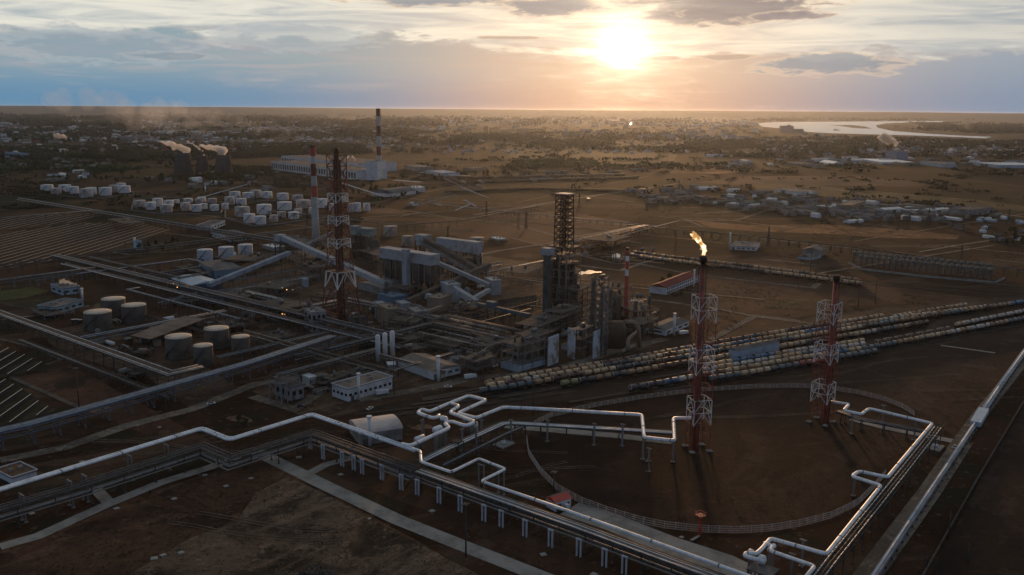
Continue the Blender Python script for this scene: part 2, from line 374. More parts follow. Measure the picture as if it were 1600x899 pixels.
def soil(n, c, c2, sc=.03, lo=.42, hi=.6, bump=.3, fine=.3, red=1):
    if n in MATS: return MATS[n]
    m = bpy.data.materials.new(n); m.use_nodes = True; MATS[n] = m; g = NG(m.node_tree); b = g.n['Principled BSDF']; b.inputs['Roughness'].default_value = .95; b.inputs['Specular IOR Level'].default_value = .12
    P = g.new('ShaderNodeNewGeometry').outputs['Position']; k = (.66, .49, .37) if red else (.8, .8, .8)
    c = tuple(v*w for v, w in zip(c, k)); c2 = tuple(v*w for v, w in zip(c2, k)); L = tuple(v*1.75+.012 for v in c); D = tuple(v*.5 for v in c2)
    st = g.new('ShaderNodeVectorRotate', rotation_type='Z_AXIS'); g.l.new(P, st.inputs['Vector']); st.inputs['Angle'].default_value = R(-AU)
    sv_ = g.new('ShaderNodeVectorMath', operation='MULTIPLY'); g.l.new(st.outputs[0], sv_.inputs[0]); sv_.inputs[1].default_value = (sc*.18, sc*1.1, 0)
    x = g.mix(g.sm(g.noise(P, sc*.5, 8, .68, .6), .43, .57), c, c2)
    x = g.mix(g.m('MULTIPLY', g.sm(g.noise(sv_.outputs[0], 1, 7, .65, .7), .52, .62), .5), x, L)
    x = g.mix(g.m('MULTIPLY', g.sm(g.noise(P, sc*2.3, 8, .72, .3), .54, .62), .55), x, L)
    x = g.mix(g.m('MULTIPLY', g.sm(g.noise(P, sc*5, 7, .7, .4), .53, .63), .6), x, D)
    kk = g.m('ADD', 1-fine, g.m('MULTIPLY', g.noise(P, 1.1, 5, .75), 2*fine)); x = g.mix(1.0, x, g.xyz(kk, kk, kk), 'MULTIPLY'); g.l.new(x, b.inputs['Base Color'])
    bp = g.new('ShaderNodeBump'); bp.inputs['Strength'].default_value = .8; bp.inputs['Distance'].default_value = bump; g.l.new(g.noise(P, .4, 7, .75), bp.inputs['Height']); g.l.new(bp.outputs[0], b.inputs['Normal'])
    return m
s_dark = soil('dark_bare_soil', (.060, .040, .030), (.092, .063, .047))
s_rub = soil('rubbly_ground', (.20, .175, .15), (.060, .055, .045), .06, .44, .58, .5, .7)
s_yard = soil('plant_yard_dirt', (.125, .105, .085), (.07, .055, .045), .05)
s_red = soil('reddish_soil', (.115, .070, .050), (.065, .045, .035), .04)
s_grass = soil('steppe_grass', (.085, .095, .035), (.06, .06, .03), .02)
s_gold = soil('dry_golden_grass', (.27, .15, .07), (.13, .08, .045), .012, .4, .62)
s_rail = soil('railway_ballast', (.065, .055, .047), (.04, .035, .03), .05)
asph = soil('dusty_road', (.19, .16, .125), (.12, .10, .08), .05, bump=.05, fine=.15, red=0)
slab = M('concrete_slabs', (.30, .28, .25), .9, 0, (.20, .185, .165), .12, .4, .65, .14, world=True)
water = M('still_water', (.02, .03, .04), .12, 0, None, .002, fine=0)
rwater = M('river_water', (.05, .06, .07), .18, 0, None, .002, fine=0)

# foreground patches
sheet('bare_ground', px((0,905),(-60,860),(120,818),(230,770),(340,735),(400,715),(520,775),(680,860),(760,905)), soil('trampled_brown_soil', (.14,.092,.066), (.052,.035,.026), .045, .42, .58, .5, .6), .02)
sheet('rubble_ground', px((150,935),(215,890),(262,862),(300,840),(370,815),(400,770),(450,745),(520,778),(600,822),(690,868),(800,925)), s_rub, .03)
sheet('dark_plot', px((425,705),(520,688),(650,760),(830,835),(1000,915),(880,905),(700,812)), s_dark, .02)
# circle of bare soil inside the round fence
CIRC = [(823,690),(826,712),(845,741),(870,766),(905,786),(950,803),(1000,818),(1040,826),(1095,832),(1150,834),(1200,831),(1250,823),(1300,810),(1340,790),(1365,765),(1385,742)]
CIRC2 = [(835,665),(860,652),(930,636),(1000,624),(1060,616),(1110,611),(1180,607),(1250,606),(1290,608),(1340,616),(1380,626),(1410,638),(1432,652)]
sheet('flare_field', px(*(CIRC+[(1440,690),(1450,665)]+CIRC2[::-1])), soil('scorched_soil', (.046,.026,.017), (.026,.016,.011), .022, .4, .62), .02)
sheet('bare_field', px((1180,600),(1300,575),(1400,545),(1500,520),(1640,500),(1640,540),(1500,690),(1430,640),(1330,606)), soil('bare_dark_field', (.060,.040,.032), (.040,.027,.022), .02, .4, .6), .015)
sheet('dark_field', px((1640,600),(1600,625),(1450,905),(1900,905),(1900,700)), soil('black_soil', (.035,.026,.022), (.022,.017,.015), .05), .03)
sheet('plot', px((18,588),(95,563),(330,690),(285,700),(125,640)), s_red, .03)
sheet('yard', px((95,552),(230,590),(300,640),(370,605),(300,560),(140,505),(60,520)), s_yard, .025)
sheet('plant_yard', px((330,470),(560,600),(745,605),(1010,545),(1080,520),(1000,470),(900,420),(760,400),(560,380),(380,400)), s_yard, .02)
sheet('gravel_lot', px((395,612),(480,655),(560,645),(650,618),(745,597),(700,585),(600,590),(520,560),(430,575)), s_yard, .03)
sheet('brown_field', px((1005,475),(1060,440),(1180,400),(1330,440),(1560,470),(1320,478),(1180,515),(1110,530),(1020,545)), soil('brown_steppe', (.082,.048,.031), (.050,.032,.022), .014, .4, .62), .02)
sheet('brown_field', px((640,345),(860,330),(980,345),(1000,360),(880,385),(720,372)), soil('ploughed_red_soil', (.10,.05,.032), (.065,.036,.024), .01), .05)
sheet('golden_field', px((1085,345),(1170,352),(1290,351),(1400,358),(1500,368),(1495,374),(1380,372),(1300,366),(1180,362),(1110,356)), s_gold, .08)
sheet('golden_field', px((1000,262),(1060,258),(1110,263),(1180,268),(1120,272),(1040,270)), s_gold, .1)
sheet('dark_field', px((1090,285),(1160,276),(1330,275),(1450,285),(1440,292),(1300,290),(1190,292)), soil('ploughed_dark_soil', (.085,.055,.04), (.06,.045,.035), .003), .1)
sheet('green_field', px((790,232),(960,222),(1060,240),(1050,255),(900,262),(800,252)), s_grass, .2)
sheet('green_field', px((1180,288),(1300,293),(1520,312),(1600,322),(1600,330),(1450,318),(1180,300)), s_grass, .12)
sheet('green_lawn', px((0,455),(50,448),(78,455),(40,465),(0,470)), soil('lawn', (.10,.14,.045), (.07,.10,.035), .08), .03)
sheet('grass_verge', px((195,385),(265,378),(300,383),(240,395)), s_grass, .04)
sheet('puddle', px((904,427),(908,424),(914,425),(919,422),(926,423),(931,424.6),(941,424.5),(940,426),(929,426.6),(922,428.5),(913,428),(908,430)), water, .06)
sheet('railway_yard', px((560,640),(740,605),(1000,545),(1240,500),(1400,478),(1640,460),(1640,505),(1400,553),(1240,585),(1100,605),(900,625),(640,655)), s_rail, .03)

# roads
road = lambda pts, w, mat=asph, z=.06, name='road': strip(name, px(*pts), w, mat, z)
road([(0,855),(60,838),(165,790),(250,755),(330,730),(375,715)], 6, slab, .05, 'concrete_path')
road([(400,706),(500,755),(620,812),(720,852),(880,915)], 7.5, slab, .05, 'concrete_path')
road([(480,742),(510,726),(565,712)], 5, slab, .054, 'concrete_path')
road([(170,786),(150,765)], 5, slab, .054, 'concrete_path')
road([(790,666),(860,672),(960,681),(1052,691)], 7, slab, .05, 'concrete_path')
road([(1330,655),(1380,668),(1440,680),(1500,692)], 6, slab, .05, 'concrete_path')
road([(1505,690),(1455,765),(1400,840),(1345,915)], 9, asph, .06)
road([(1640,520),(1590,575),(1530,650),(1490,705)], 7, asph, .056)
road([(890,795),(960,818),(1040,850),(1130,880),(1180,905)], 14, slab, .05, 'concrete_yard')
road([(0,720),(100,700),(200,665),(300,640),(400,600),(520,590)], 8, asph, .05)
road([(395,620),(460,640),(520,600),(560,575)], 7, asph, .056)
road([(560,625),(640,612),(700,600),(740,590),(850,585),(960,548),(1040,530)], 9, asph, .056)
road([(1110,531),(1180,494),(1250,502)], 6, asph, .05)
road([(940,462),(1030,470),(1120,483),(1180,495),(1300,510)], 5, asph, .06)
road([(905,415),(970,423),(1000,413),(1060,425),(1160,438),(1270,450),(1280,443)], 6, asph, .056)
road([(800,372),(880,393),(960,412),(1000,412),(1030,405)], 5, asph, .05)
road([(740,336),(830,322),(900,310),(1000,296),(1060,287)], 10, asph, .08)
road([(800,338),(900,345),(990,352),(1100,362),(1270,382),(1400,395),(1640,430)], 6, asph, .08)
road([(1190,405),(1300,417),(1450,434),(1600,448)], 5, asph, .08)
road([(900,348),(985,352),(1100,355),(1070,343)], 5, asph, .09)
road([(740,400),(780,392),(860,380),(900,370),(990,355)], 7, asph, .07)
road([(640,330),(700,340),(800,350),(880,372)], 5, asph, .08)
road([(1080,335),(1180,328),(1230,318),(1150,345),(1060,345)], 7, asph, .1)
road([(1270,290),(1400,312),(1640,345)], 8, asph, .12)
road([(1470,540),(1555,552)], 3, slab, .05, 'concrete_path')
road([(0,530),(60,545),(95,562),(18,590),(130,640)], 3, dconc, .06, 'kerb_path')
road([(110,392),(150,387),(165,392),(140,396),(115,393)], 3, asph, .06)
road([(150,390),(200,398),(290,392),(345,380)], 4, asph, .06)
road([(0,500),(60,493),(140,478)], 5, asph, .06)
road([(500,345),(600,338),(700,330),(800,322)], 6, asph, .08)
road([(200,300),(330,293),(520,296),(640,310),(760,322)], 6, asph, .08)
# river with its islands, lake on the left
RV = [(1184,193),(1210,191),(1300,190.5),(1400,189.6),(1487,189.3),(1470,191),(1420,191.5),(1385,193),(1368,196),(1372,200),(1395,205),(1450,209.3),(1510,212.7),(1550,214),(1540,216.5),(1480,213.8),(1430,212),(1370,210.5),(1300,208.5),(1262,206.5),(1250,203.5),(1215,200.5),(1190,198)]
sheet('river', px(*RV), rwater, 1.5)
sheet('lake', px((398,202.2),(440,201.2),(505,203),(500,205),(430,204.8)), rwater, 1.2)
sheet('lake', px((964,192.5),(988,190.5),(986,195),(974,194.5)), rwater, 1.2)
sheet('lake', px((1015,184.3),(1045,184),(1044,185.4),(1018,185.5)), rwater, 1.2)
sheet('island', px((1296,196.3),(1330,195.5),(1352,198),(1362,201.5),(1335,200.5),(1318,197.8)), M('island_scrub', (.05,.055,.04), .95, world=True, scale=.01), 3)
# ---------------------------------------------------------------- air
mb = MB(); mb.box(-27000, -3500, -1.0, 27000, 24000, 176)
hz = mb.build('haze', None)
hm = bpy.data.materials.new('hazy_air'); hm.use_nodes = True; nt = hm.node_tree; nt.nodes.clear()
o = nt.nodes.new('ShaderNodeOutputMaterial'); v = nt.nodes.new('ShaderNodeVolumePrincipled'); nt.links.new(v.outputs[0], o.inputs['Volume'])
v.inputs['Color'].default_value = (.74, .84, 1.0, 1); v.inputs['Density'].default_value = 1.05e-5; v.inputs['Anisotropy'].default_value = .74
pass
hz.data.materials.clear(); hz.data.materials.append(hm); tag(hz, kind='stuff')

rng = random.Random(8)
def blob(x, y, rx, ry, n=18, j=.35):
    ph = [rng.uniform(0, 6.28) for _ in range(3)]; P = []
    for k in range(n):
        a = 2*math.pi*k/n; r = 1+j*(math.sin(2*a+ph[0])*.5+math.sin(3*a+ph[1])*.35+math.sin(5*a+ph[2])*.25); P.append((x+rx*r*math.cos(a), y+ry*r*math.sin(a)))
    return px(*P)
pal = [soil('patch_olive', (.070,.070,.035), (.045,.045,.025), .03), soil('patch_umber', (.16,.10,.065), (.09,.06,.04), .03), soil('patch_black', (.045,.035,.028), (.03,.024,.02), .03), soil('patch_pale', (.26,.21,.165), (.15,.12,.095), .05)]
for x, y, rx, ry, k in ((1130,455,40,7,2),(1250,475,60,8,0),(700,360,40,4,2),(780,345,50,4,0),(1440,385,70,3,0),(820,400,18,4,2),(110,600,22,8,2),(60,555,16,4,0),(90,735,30,8,2),(160,480,18,5,0),(50,475,40,8,0),(330,470,20,5,2),(1250,285,80,3,2),(900,275,60,4,0),(600,330,40,4,1),(520,350,20,3,2),(150,640,26,6,3),(375,655,20,5,3),(1120,870,20,5,3),(660,668,16,4,3)):
    sheet('bare_patch', blob(x, y, rx, ry), pal[k], .03)
trk = soil('wheel_track', (.20,.15,.11), (.12,.09,.065), .05, red=0)
for k in range(26):
    x0, y0 = [(1000,470),(1200,600),(900,720),(150,700),(1100,370),(1350,450),(560,830),(1450,620),(700,350),(1050,650)][k % 10]; x, y = x0+rng.uniform(-60,60), y0+rng.uniform(-12,12); P = []; a = rng.uniform(-.5,.5)
    for q in range(9): P.append((x, y)); x += rng.uniform(18,38)*(1 if k % 2 else -1); a += rng.uniform(-.35,.35); a = max(-.7, min(.7, a)); y += a*9
    P = [p for p in P if p[1] > 215]
    if len(P) > 2:
        for d in (-1.0, 1.0): strip('wheel_track', offset(px(*P), d), .45, trk, .03)
lt = soil('pale_dirt_track', (.30,.23,.165), (.18,.135,.10), .05, red=0); dk = soil('dark_ditch', (.03,.022,.015), (.02,.016,.012), .05)
for k in range(64):
    x, y = rng.uniform(560,1560), rng.uniform(262,470)
    if k % 4 == 0: x, y = rng.uniform(0,520), rng.uniform(262,350)
    L = rng.uniform(60,330)*(.5+(y-200)/300); sl = rng.choice([.11,.10,.12,-.16,-.20,.09]); P = [(x, y), (x+L*.5, y+L*.5*sl+rng.uniform(-1,1)), (x+L, y+L*sl)]
    if min(p[1] for p in P) < 240 or (P[-1][0] > 1000 and P[-1][1] > 480): continue
    strip('dirt_track' if k % 3 else 'ditch', px(*P), rng.uniform(1.6,4.5), lt if k % 3 else dk, .03)
# weeds, clods and stones over the near bare ground
def scatter(name, poly, n, s0, s1, mat, seed, flat=1.0):
    rg = random.Random(seed); m = MB(); X = [p[0] for p in poly]; Y = [p[1] for p in poly]; Q = [Vector(p) for p in poly]; c = 0
    while c < n:
        x, y = rg.uniform(min(X), max(X)), rg.uniform(min(Y), max(Y)); ins = False; j = len(Q)-1
        for i in range(len(Q)):
            if (Q[i].y > y) != (Q[j].y > y) and x < (Q[j].x-Q[i].x)*(y-Q[i].y)/(Q[j].y-Q[i].y)+Q[i].x: ins = not ins
            j = i
        if not ins or (math.sin(x*.021+y*.033)+math.sin(x*.053-y*.07+2) < rg.uniform(-1.6, 1.2)): c += .2; continue
        c += 1; o = G(x, y); s = rg.uniform(s0, s1)
        for q in range(3):
            e = o+W3_((rg.gauss(0,s), rg.gauss(0,s), .15)); r_ = s*rg.uniform(.25,.55); h = r_*flat
            m.add([e+W3_((r_,0,0)), e+W3_((-.5*r_,.8*r_,0)), e+W3_((-.5*r_,-.8*r_,0)), e+W3_((rg.uniform(-.3,.3)*r_,0,h))], [(0,1,3),(1,2,3),(2,0,3)])
    return tag(m.build(name, mat), kind='stuff')
W3_ = Vector
wd1, wd2, stn = M('dry_weeds', (.11,.075,.045), .95, 0, (.06,.045,.028), .3), M('dark_weeds', (.055,.045,.028), .95, 0, (.04,.03,.02), .3), M('stones', (.24,.21,.18), .9, 0, (.14,.12,.10), .4)
fg = [(0,905),(120,825),(240,775),(380,722),(520,782),(680,866),(760,905)]
scatter('weeds', fg, 1500, .25, .7, wd2, 1); scatter('dry_weeds', fg, 1300, .2, .6, wd1, 2); scatter('stones', fg, 900, .08, .28, stn, 3, .6)
ring = [(830,700),(860,745),(960,800),(1100,825),(1260,815),(1370,745),(1420,690),(1400,640),(1250,615),(1050,625),(880,660)]
scatter('weeds', ring, 1200, .25, .8, wd2, 4, .5); scatter('dry_weeds', ring, 900, .2, .7, wd1, 5, .5)
scatter('weeds', [(0,690),(200,650),(420,600),(520,640),(320,660),(60,745),(0,760)], 900, .3, .8, wd2, 6)
scatter('weeds', [(430,705),(520,690),(680,770),(850,840),(1000,899),(880,899),(640,800)], 700, .25, .6, wd2, 7); scatter('stones', [(430,705),(520,690),(680,770),(850,840),(1000,899),(880,899),(640,800)], 350, .08, .25, stn, 8, .6)
scatter('weeds', [(1300,600),(1500,545),(1600,520),(1600,560),(1500,690),(1440,650)], 900, .3, 1.0, wd2, 9, .5)
scatter('weeds', [(1545,660),(1600,580),(1600,610),(1470,860),(1440,899),(1380,899)], 700, .3, .8, wd2, 10, .5)
scatter('brush', [(1010,470),(1180,405),(1330,445),(1500,470),(1180,510),(1020,540)], 1400, .5, 1.8, wd2, 11, .5)
scatter('brush', [(640,300),(1000,285),(1640,350),(1640,440),(1200,400),(980,345),(700,335)], 3000, .8, 3.0, wd2, 12, .5)
scatter('brush', [(0,270),(500,270),(640,300),(500,345),(200,320),(0,330)], 2200, .8, 2.6, wd2, 13, .6)
scatter('brush', [(330,480),(560,600),(745,605),(1010,545),(1000,470),(760,400),(560,380),(380,400)], 1500, .3, .9, wd2, 14, .6)
# ---------------------------------------------------------------- pipelines and pipe racks
def pipeline(label, path, r, mat=white_pipe, bend=3, twin=None, sup=None, group='white pipelines', n=10, name='pipeline', bands=False):
    """path: world points; sup: list of (point, style) posts under it"""
    t = thing(name, label, 'pipeline', (path[0].x, path[0].y, 0), 0, group)
    for d in ((0,) if twin is None else (-twin/2, twin/2)):
        P = offset([Vector((p.x, p.y, 0)) for p in path], d) if d else path
        P = [Vector((a.x, a.y, b.z)) for a, b in zip(P, path)]
        mb = MB(); mb.tube(P, r, n, bend); mb.build('pipe', mat, t)
        ring = walk([Vector((q.x, q.y, 0)) for q in P], 26, 9)
        for p, a in ring[:40]:
            z = P[0].z; d3 = U(a); fl_ = MB(); fl_.tube([p+Vector((0,0,z))-d3*.22, p+Vector((0,0,z))+d3*.22], r*1.16, n+2); fl_.build('flange', lsteel, t)
        if bands:                                           # cladding joints
            mb = MB()
            for p, a in walk([Vector((q.x, q.y, 0)) for q in P], 6, 3):
                z = P[0].z; d3 = U(a); mb.tube([p+Vector((0,0,z))-d3*.12, p+Vector((0,0,z))+d3*.12], r*1.035, n, cap=False)
            mb.build('cladding_joint', M('joint_band', (.55,.55,.55), .4), t)
    for q in (sup or []):
        p, h = q[0], q[1]; yaw = q[2] if len(q) > 2 else AU; w = q[3] if len(q) > 3 else 0
        mb = MB()
        if w:
            for s_ in (-1, 1): mb.obox(p+U(yaw)*(s_*w/2), .5, .5, h-r, yaw, 0); mb.obox(p+U(yaw)*(s_*w/2), 1.3, 1.3, .35, yaw, 0)
            mb.obox(p, w+.9, .6, .5, yaw, h-r-.45)
        else:
            mb.obox(p, .7, .7, h-r-.1, yaw, 0); mb.obox(p, 1.7, 1.7, .4, yaw, 0); mb.obox(p, 2.4, .8, .35, yaw, h-r-.3)
        mb.build('support', lsteel, t)
    return t
def rack(label, path, z, w, step=12, pipes=None, levels=1, gap=2.6, group='pipe racks', smat=None, walkway=False, truss=False, post_w=.35, pn=6, rails=False, seed=1, cat='pipe rack'):
    """a run of trestles carrying parallel pipes; path in plan, z = deck height"""
    rng = random.Random(seed); smat = smat or steel
    path = [Vector((p[0], p[1], 0)) for p in path]
    t = thing('pipe_rack', label, cat, (path[0].x, path[0].y, 0), 0, group)
    lv = [z-gap*k for k in range(levels)]
    pts = walk(path, step, step*.3)
    for k, (p, a) in enumerate(pts[:100]):
        mb = MB(); q = U(a+90)
        for s_ in (-1, 1): mb.obox(p+q*(s_*w*.42), post_w, post_w, z, a, 0); mb.obox(p+q*(s_*w*.42), post_w*2.6, post_w*2.6, .4, a, 0)
        for l in lv: mb.bar(p-q*(w/2)+Vector((0,0,l-.25)), p+q*(w/2)+Vector((0,0,l-.25)), post_w*.8, .45)
        mb.bar(p-q*(w*.42)+Vector((0,0,.3)), p+q*(w*.42)+Vector((0,0,lv[-1]-.4)), post_w*.45)
        mb.build('trestle', smat, t)
    for s_ in (-1, 1):
        mb = MB(); e = offset(path, s_*w/2)
        for l in lv:
            for a, b in zip(e, e[1:]): mb.bar(a+Vector((0,0,l-.2)), b+Vector((0,0,l-.2)), .25, .5)
        if truss or rails:
            top = z+(1.3 if rails else 2.0)
            for a, b in zip(e, e[1:]): mb.bar(a+Vector((0,0,top)), b+Vector((0,0,top)), .12 if rails else .22)
            for k, (p, a) in enumerate(walk(e, 3 if rails else 4, 1)):
                mb.bar(p+Vector((0,0,z)), p+Vector((0,0,top)), .1 if rails else .16)
                if truss: mb.bar(p+Vector((0,0,z)), p+U(a)*4+Vector((0,0,top)), .14)
        mb.build('side_beam', smat, t)
    if truss:
        mb = MB()
        for k, (p, a) in enumerate(walk(path, 4, 1)):
            q = U(a+90); mb.bar(p-q*(w/2)+Vector((0,0,z+2)), p+q*(w/2)+Vector((0,0,z+2)), .16)
            mb.bar(p-q*(w/2)+Vector((0,0,z+2)), p+U(a)*4+q*(w/2)+Vector((0,0,z+2)), .12)
        mb.build('cross_bracing', smat, t)
    if pipes is None: pipes = 6
    if isinstance(pipes, int):
        mats = [grey_pipe, dark_pipe, grey_pipe, steel, rust, lsteel, white_pipe]
        mats = [grey_pipe, pale_pipe, dark_pipe, pale_pipe, rust, dark_pipe, dark_pipe]; m_n = max(3, int(w/1.5)); pipes = []
        for l in range(levels):
            for k in range(m_n):
                if rng.random() < (.34 if l == 0 else .5): continue
                pipes.append(((k+.5)/m_n*w-w/2+rng.uniform(-.15, .15), rng.choice([.14, .2, .26, .34, .42]), rng.choice(mats), l))
    for d, r, m, l in pipes:
        mb = MB(); P = [p+Vector((0,0,lv[l]+r+.02)) for p in offset(path, d)]
        mb.tube(P, r, pn, .8); mb.build('pipe', m, t)
    if walkway:
        mb = MB(); d = w/2+.6
        A, B = offset(path, -d-.5), offset(path, -d+.5); n = len(path)
        for i in range(n-1):
            q = [(A[i].x, A[i].y), (B[i].x, B[i].y), (B[i+1].x, B[i+1].y), (A[i+1].x, A[i+1].y)]
            mb.prism(q, lv[-1]-.1, lv[-1])
        mb.build('walkway', lsteel, t)
    return t
W3 = Vector
# --- the twin white line from the left edge to the corner
ZP = 12.0
tw = px((-50,779),(0,765),(315,669.5),(359,687),(487,647.5),(650,704), z=ZP)
tl = pipeline('twin white insulated pipes side by side crossing the lower left on tall posts', tw[:6], .62, white_pipe, 3, twin=1.75,
              sup=[(G(x, y), ZP, AU+90, 3.4) for x, y in ((38,815),(112,792),(135,783),(205,750),(262,732))])
# the pair part at the corner: one runs on to the south-east, the other climbs to the valve group
pA = px((644,701),(657,705),(658,722),(705,738),(748,717),(790,733),(752,752),(900,803),(1050,857),(1160,897),(1230,921), z=ZP)
pipeline('single white insulated pipe with a square expansion loop running to the bottom edge', pA, .62, white_pipe, 1.6,
         sup=[(G(x, y, 0), ZP, AV, 3) for x, y in ((752,765),(783,772))], bands=False)
zl = ZP
pB = px((628,694),(641,697),(703,668.5),(694,661.5),(705,658.5),(728,666),(743,659.5),(702,644.5),(718,634.5),(703,630), z=zl)
pipeline('white pipe zigzagging up to the valve group right of the round roofed hangar', pB, .85, white_pipe, 2.4,
         sup=[(G(x, y), zl, AU, 0) for x, y in ((660,690),(744,702),(722,705))])
pC = px((686,649),(684,652),(676,653.5),(652,645),(659,639.5),(671,643.5),(703,630),(732,618.5),(760,625.5),(715,646),(744,653.5),(786,636.5),(840,638.8),(1003,648.5),(1006.5,684),(1054,689),(1052,653.5),(1080,653.5), z=zl)
pipeline('long white pipe with three loops leading to the foot of the burning flare', pC, .85, white_pipe, 2.2,
         sup=[(G(x, y), zl, AV, 0) for x, y in ((662,682),(752,690),(798,690),(855,690),(972,697),(1004,718),(1013,737),(1051,722),(928,696))])
# right hand line to the second flare
zr = 11.0
pR = px((1298,628),(1327,632),(1318,641.5),(1346,647.5),(1358,638.5),(1457,662),(1387,746),(1342,736.5),(1331,744.5),(1377,759),(1291,866),(1204,841.5),(1190,858),(1181,866),(1165,864),(1163,869),(1195,878), z=zr)
pipeline('white pipe with a side loop running down the right of the round field', pR, .72, white_pipe, 1.8,
         sup=[(G(x, y), zr, AV, 0) for x, y in ((1330,678),(1428,688),(1333,775),(1252,885),(1378,663))])
pS = px((1193,849),(1207,853),(1204,861),(1273,885),(1240,925), z=zr)
pipeline('short white pipe beside the ball valves at the bottom right', pS, .66, white_pipe, 1.4, sup=[(G(1235,908), zr, AV, 0)])
# --- racks
rk = rack('dark two deck pipe rack under the twin white pipes at lower left', px((-60,812),(0,795),(130,757),(316,697),(360,716),(488,676),(650,735), z=8.5), 8.5, 7, 14,
     [(-2.6,.22,dark_pipe,0),(-1.8,.3,dark_pipe,0),(-.8,.25,steel,0),(.3,.3,dark_pipe,0),(1.4,.2,rust,0),(2.5,.3,dark_pipe,0),(-2.2,.45,grey_pipe,1),(-.9,.3,grey_pipe,1),(.5,.25,lsteel,1),(2,.3,dark_pipe,1)], levels=2, gap=3.2, walkway=True, rails=True, seed=2)
rack('grey pipe rack full of small pipes beside the south east white pipe', px((655,735),(760,772),(900,821),(1050,876),(1200,930), z=8.0), 8.0, 6, 12,
     [(-2.6,.3,grey_pipe,0),(-1.8,.22,white_pipe,0),(-1.1,.22,grey_pipe,0),(-.4,.3,lsteel,0),(.4,.2,white_pipe,0),(1.2,.28,grey_pipe,0),(2.2,.2,rust,0),(-2,.35,grey_pipe,1),(0,.3,dark_pipe,1),(1.8,.3,rust,1)], levels=2, gap=2.8, walkway=True, seed=3)
rack('bright pipes on a low rack climbing from the corner to the flare line', px((655,722),(700,700),(785,662),(800,661),(905,667),(1052,676), z=5.5), 5.5, 4.5, 13,
     [(-1.8,.32,white_pipe,0),(-1.0,.3,grey_pipe,0),(-.1,.3,white_pipe,0),(.8,.2,grey_pipe,0),(1.6,.25,lsteel,0)], levels=1, seed=4)
rack('narrow dark pipe rack just in front of the bright climbing pipes', px((690,728),(790,678),(818,666), z=4.5), 4.5, 3, 12, 3, seed=5)
rack('braced truss rack with two bright pipes along the right of the round field', px((1466,668),(1400,752),(1300,876),(1262,925), z=8.5), 8.5, 5, 12,
     [(-1.6,.24,white_pipe,0),(1.4,.24,white_pipe,0),(0,.2,grey_pipe,0)], levels=1, truss=True, walkway=False, seed=6)
rack('dark rack under the white pipe beside the second flare', px((1310,643),(1345,655),(1452,676), z=5.5), 5.5, 4, 11, [(-1.2,.28,grey_pipe,0),(0,.3,dark_pipe,0),(1.2,.25,lsteel,0)], truss=False, seed=7)
# blue rack across the left
zb = 9.0
rack('blue grey clad pipe rack sweeping up from the left edge past the brown tanks', px((-60,689),(0,673),(45,663),(250,606),(375,571),(520,525), z=zb), zb, 7.5, 13,
     [(-3.2,.34,blue_steel,0),(-2.0,.34,blue_steel,0),(-.5,.26,blue_steel,0),(1.0,.34,pale_pipe,0),(2.9,.3,blue_steel,0),(-2.2,.25,dark_pipe,1),(2.2,.25,grey_pipe,1)], levels=2, gap=3, smat=M('blue_steelwork', (.12,.15,.2), .6, .2), rails=False, seed=8)
def snap(P):                                                # square a run up with the plant's grid
    Q = [Vector(P[0])]; last = None
    for a, b in zip(P, P[1:]):
        v = b-a; best = max((U(AU), U(AV)), key=lambda d: abs(v.dot(d)/max(v.length, .1))); L = v.dot(best)
        if abs(L) < 6: continue
        if last is not None and last[0] == best and last[1]*L > 0: Q[-1] = Q[-1]+best*L
        elif last is not None and last[0] == best: continue
        else: Q.append(Q[-1]+best*L)
        last = (best, L)
    if len(Q) < 2: return [Vector(p) for p in P]
    m0 = sum(P, Vector())/len(P); m1 = sum(Q, Vector())/len(Q); sh = (m0-m1)*.5; return [q+sh for q in Q]
def r2(label, pts, z, w, n, lev=2, seed=1, **k):
    P = px(*pts, z=z)
    if seed not in (22, 26, 27, 28, 29): P = snap(P)
    return rack(label, P, z, w, 13, n, levels=lev, seed=seed, **k)
r2('grey rack of many pipes from the far left edge down to the blue rack', ((-40,466),(0,485),(80,517),(150,556),(245,603),(300,592)), 9, 8, 9, 2, 9)
r2('wide rack crossing between the left tank yards and the plant', ((105,395),(160,412),(225,432),(300,455),(345,487),(430,516),(530,545)), 10, 9, 9, 2, 10)
r2('rack parallel behind the wide rack, carrying pale pipes', ((118,404),(200,448),(275,484),(340,500),(440,528),(520,552)), 8, 6, 7, 1, 11)
r2('dark rack between the three upper brown tanks and the lower ones', ((128,531),(200,514),(300,490),(335,483)), 7, 5, 6, 2, 12, smat=dark_pipe)
r2('rack from the edge of the panel field to the upper left corner tanks', ((-30,424),(60,412),(118,402),(190,385),(290,365),(340,350)), 9, 6, 6, 2, 13)
r2('rack running behind the panel field toward the white tank farm', ((40,306),(120,327),(230,352),(330,378),(400,385)), 9, 8, 8, 2, 14)
r2('second rack behind the panel field, running to the left edge', ((-40,345),(60,335),(130,327)), 9, 6, 6, 1, 15)
r2('rack bending behind the green lawn with pale cladding', ((142,433),(205,410),(262,397),(275,402)), 8, 5, 4, 1, 16)
r2('short zigzag rack between the tank yards', ((195,396),(140,432),(200,448),(232,437),(210,430)), 9, 4, 4, 1, 17)
r2('rack stepping past the zigzag rack', ((215,446),(198,450),(300,487),(350,500)), 10, 4, 4, 1, 18)
r2('pipe rack in front of the tall striped lattice tower', ((520,548),(600,525),(672,503),(700,510),(800,536)), 9, 7, 8, 2, 19)
r2('second rack in front of the striped lattice tower', ((470,560),(540,530),(640,508),(700,490)), 7, 6, 7, 2, 20)
r2('long rack from the coke yard to the refinery frames', ((672,508),(760,528),(800,535)), 8, 5, 5, 2, 21)
r2('rack of curved bright pipes ending behind the steel frame building', ((735,563),(770,540),(800,530),(850,505),(900,490)), 10, 4, 5, 1, 22)
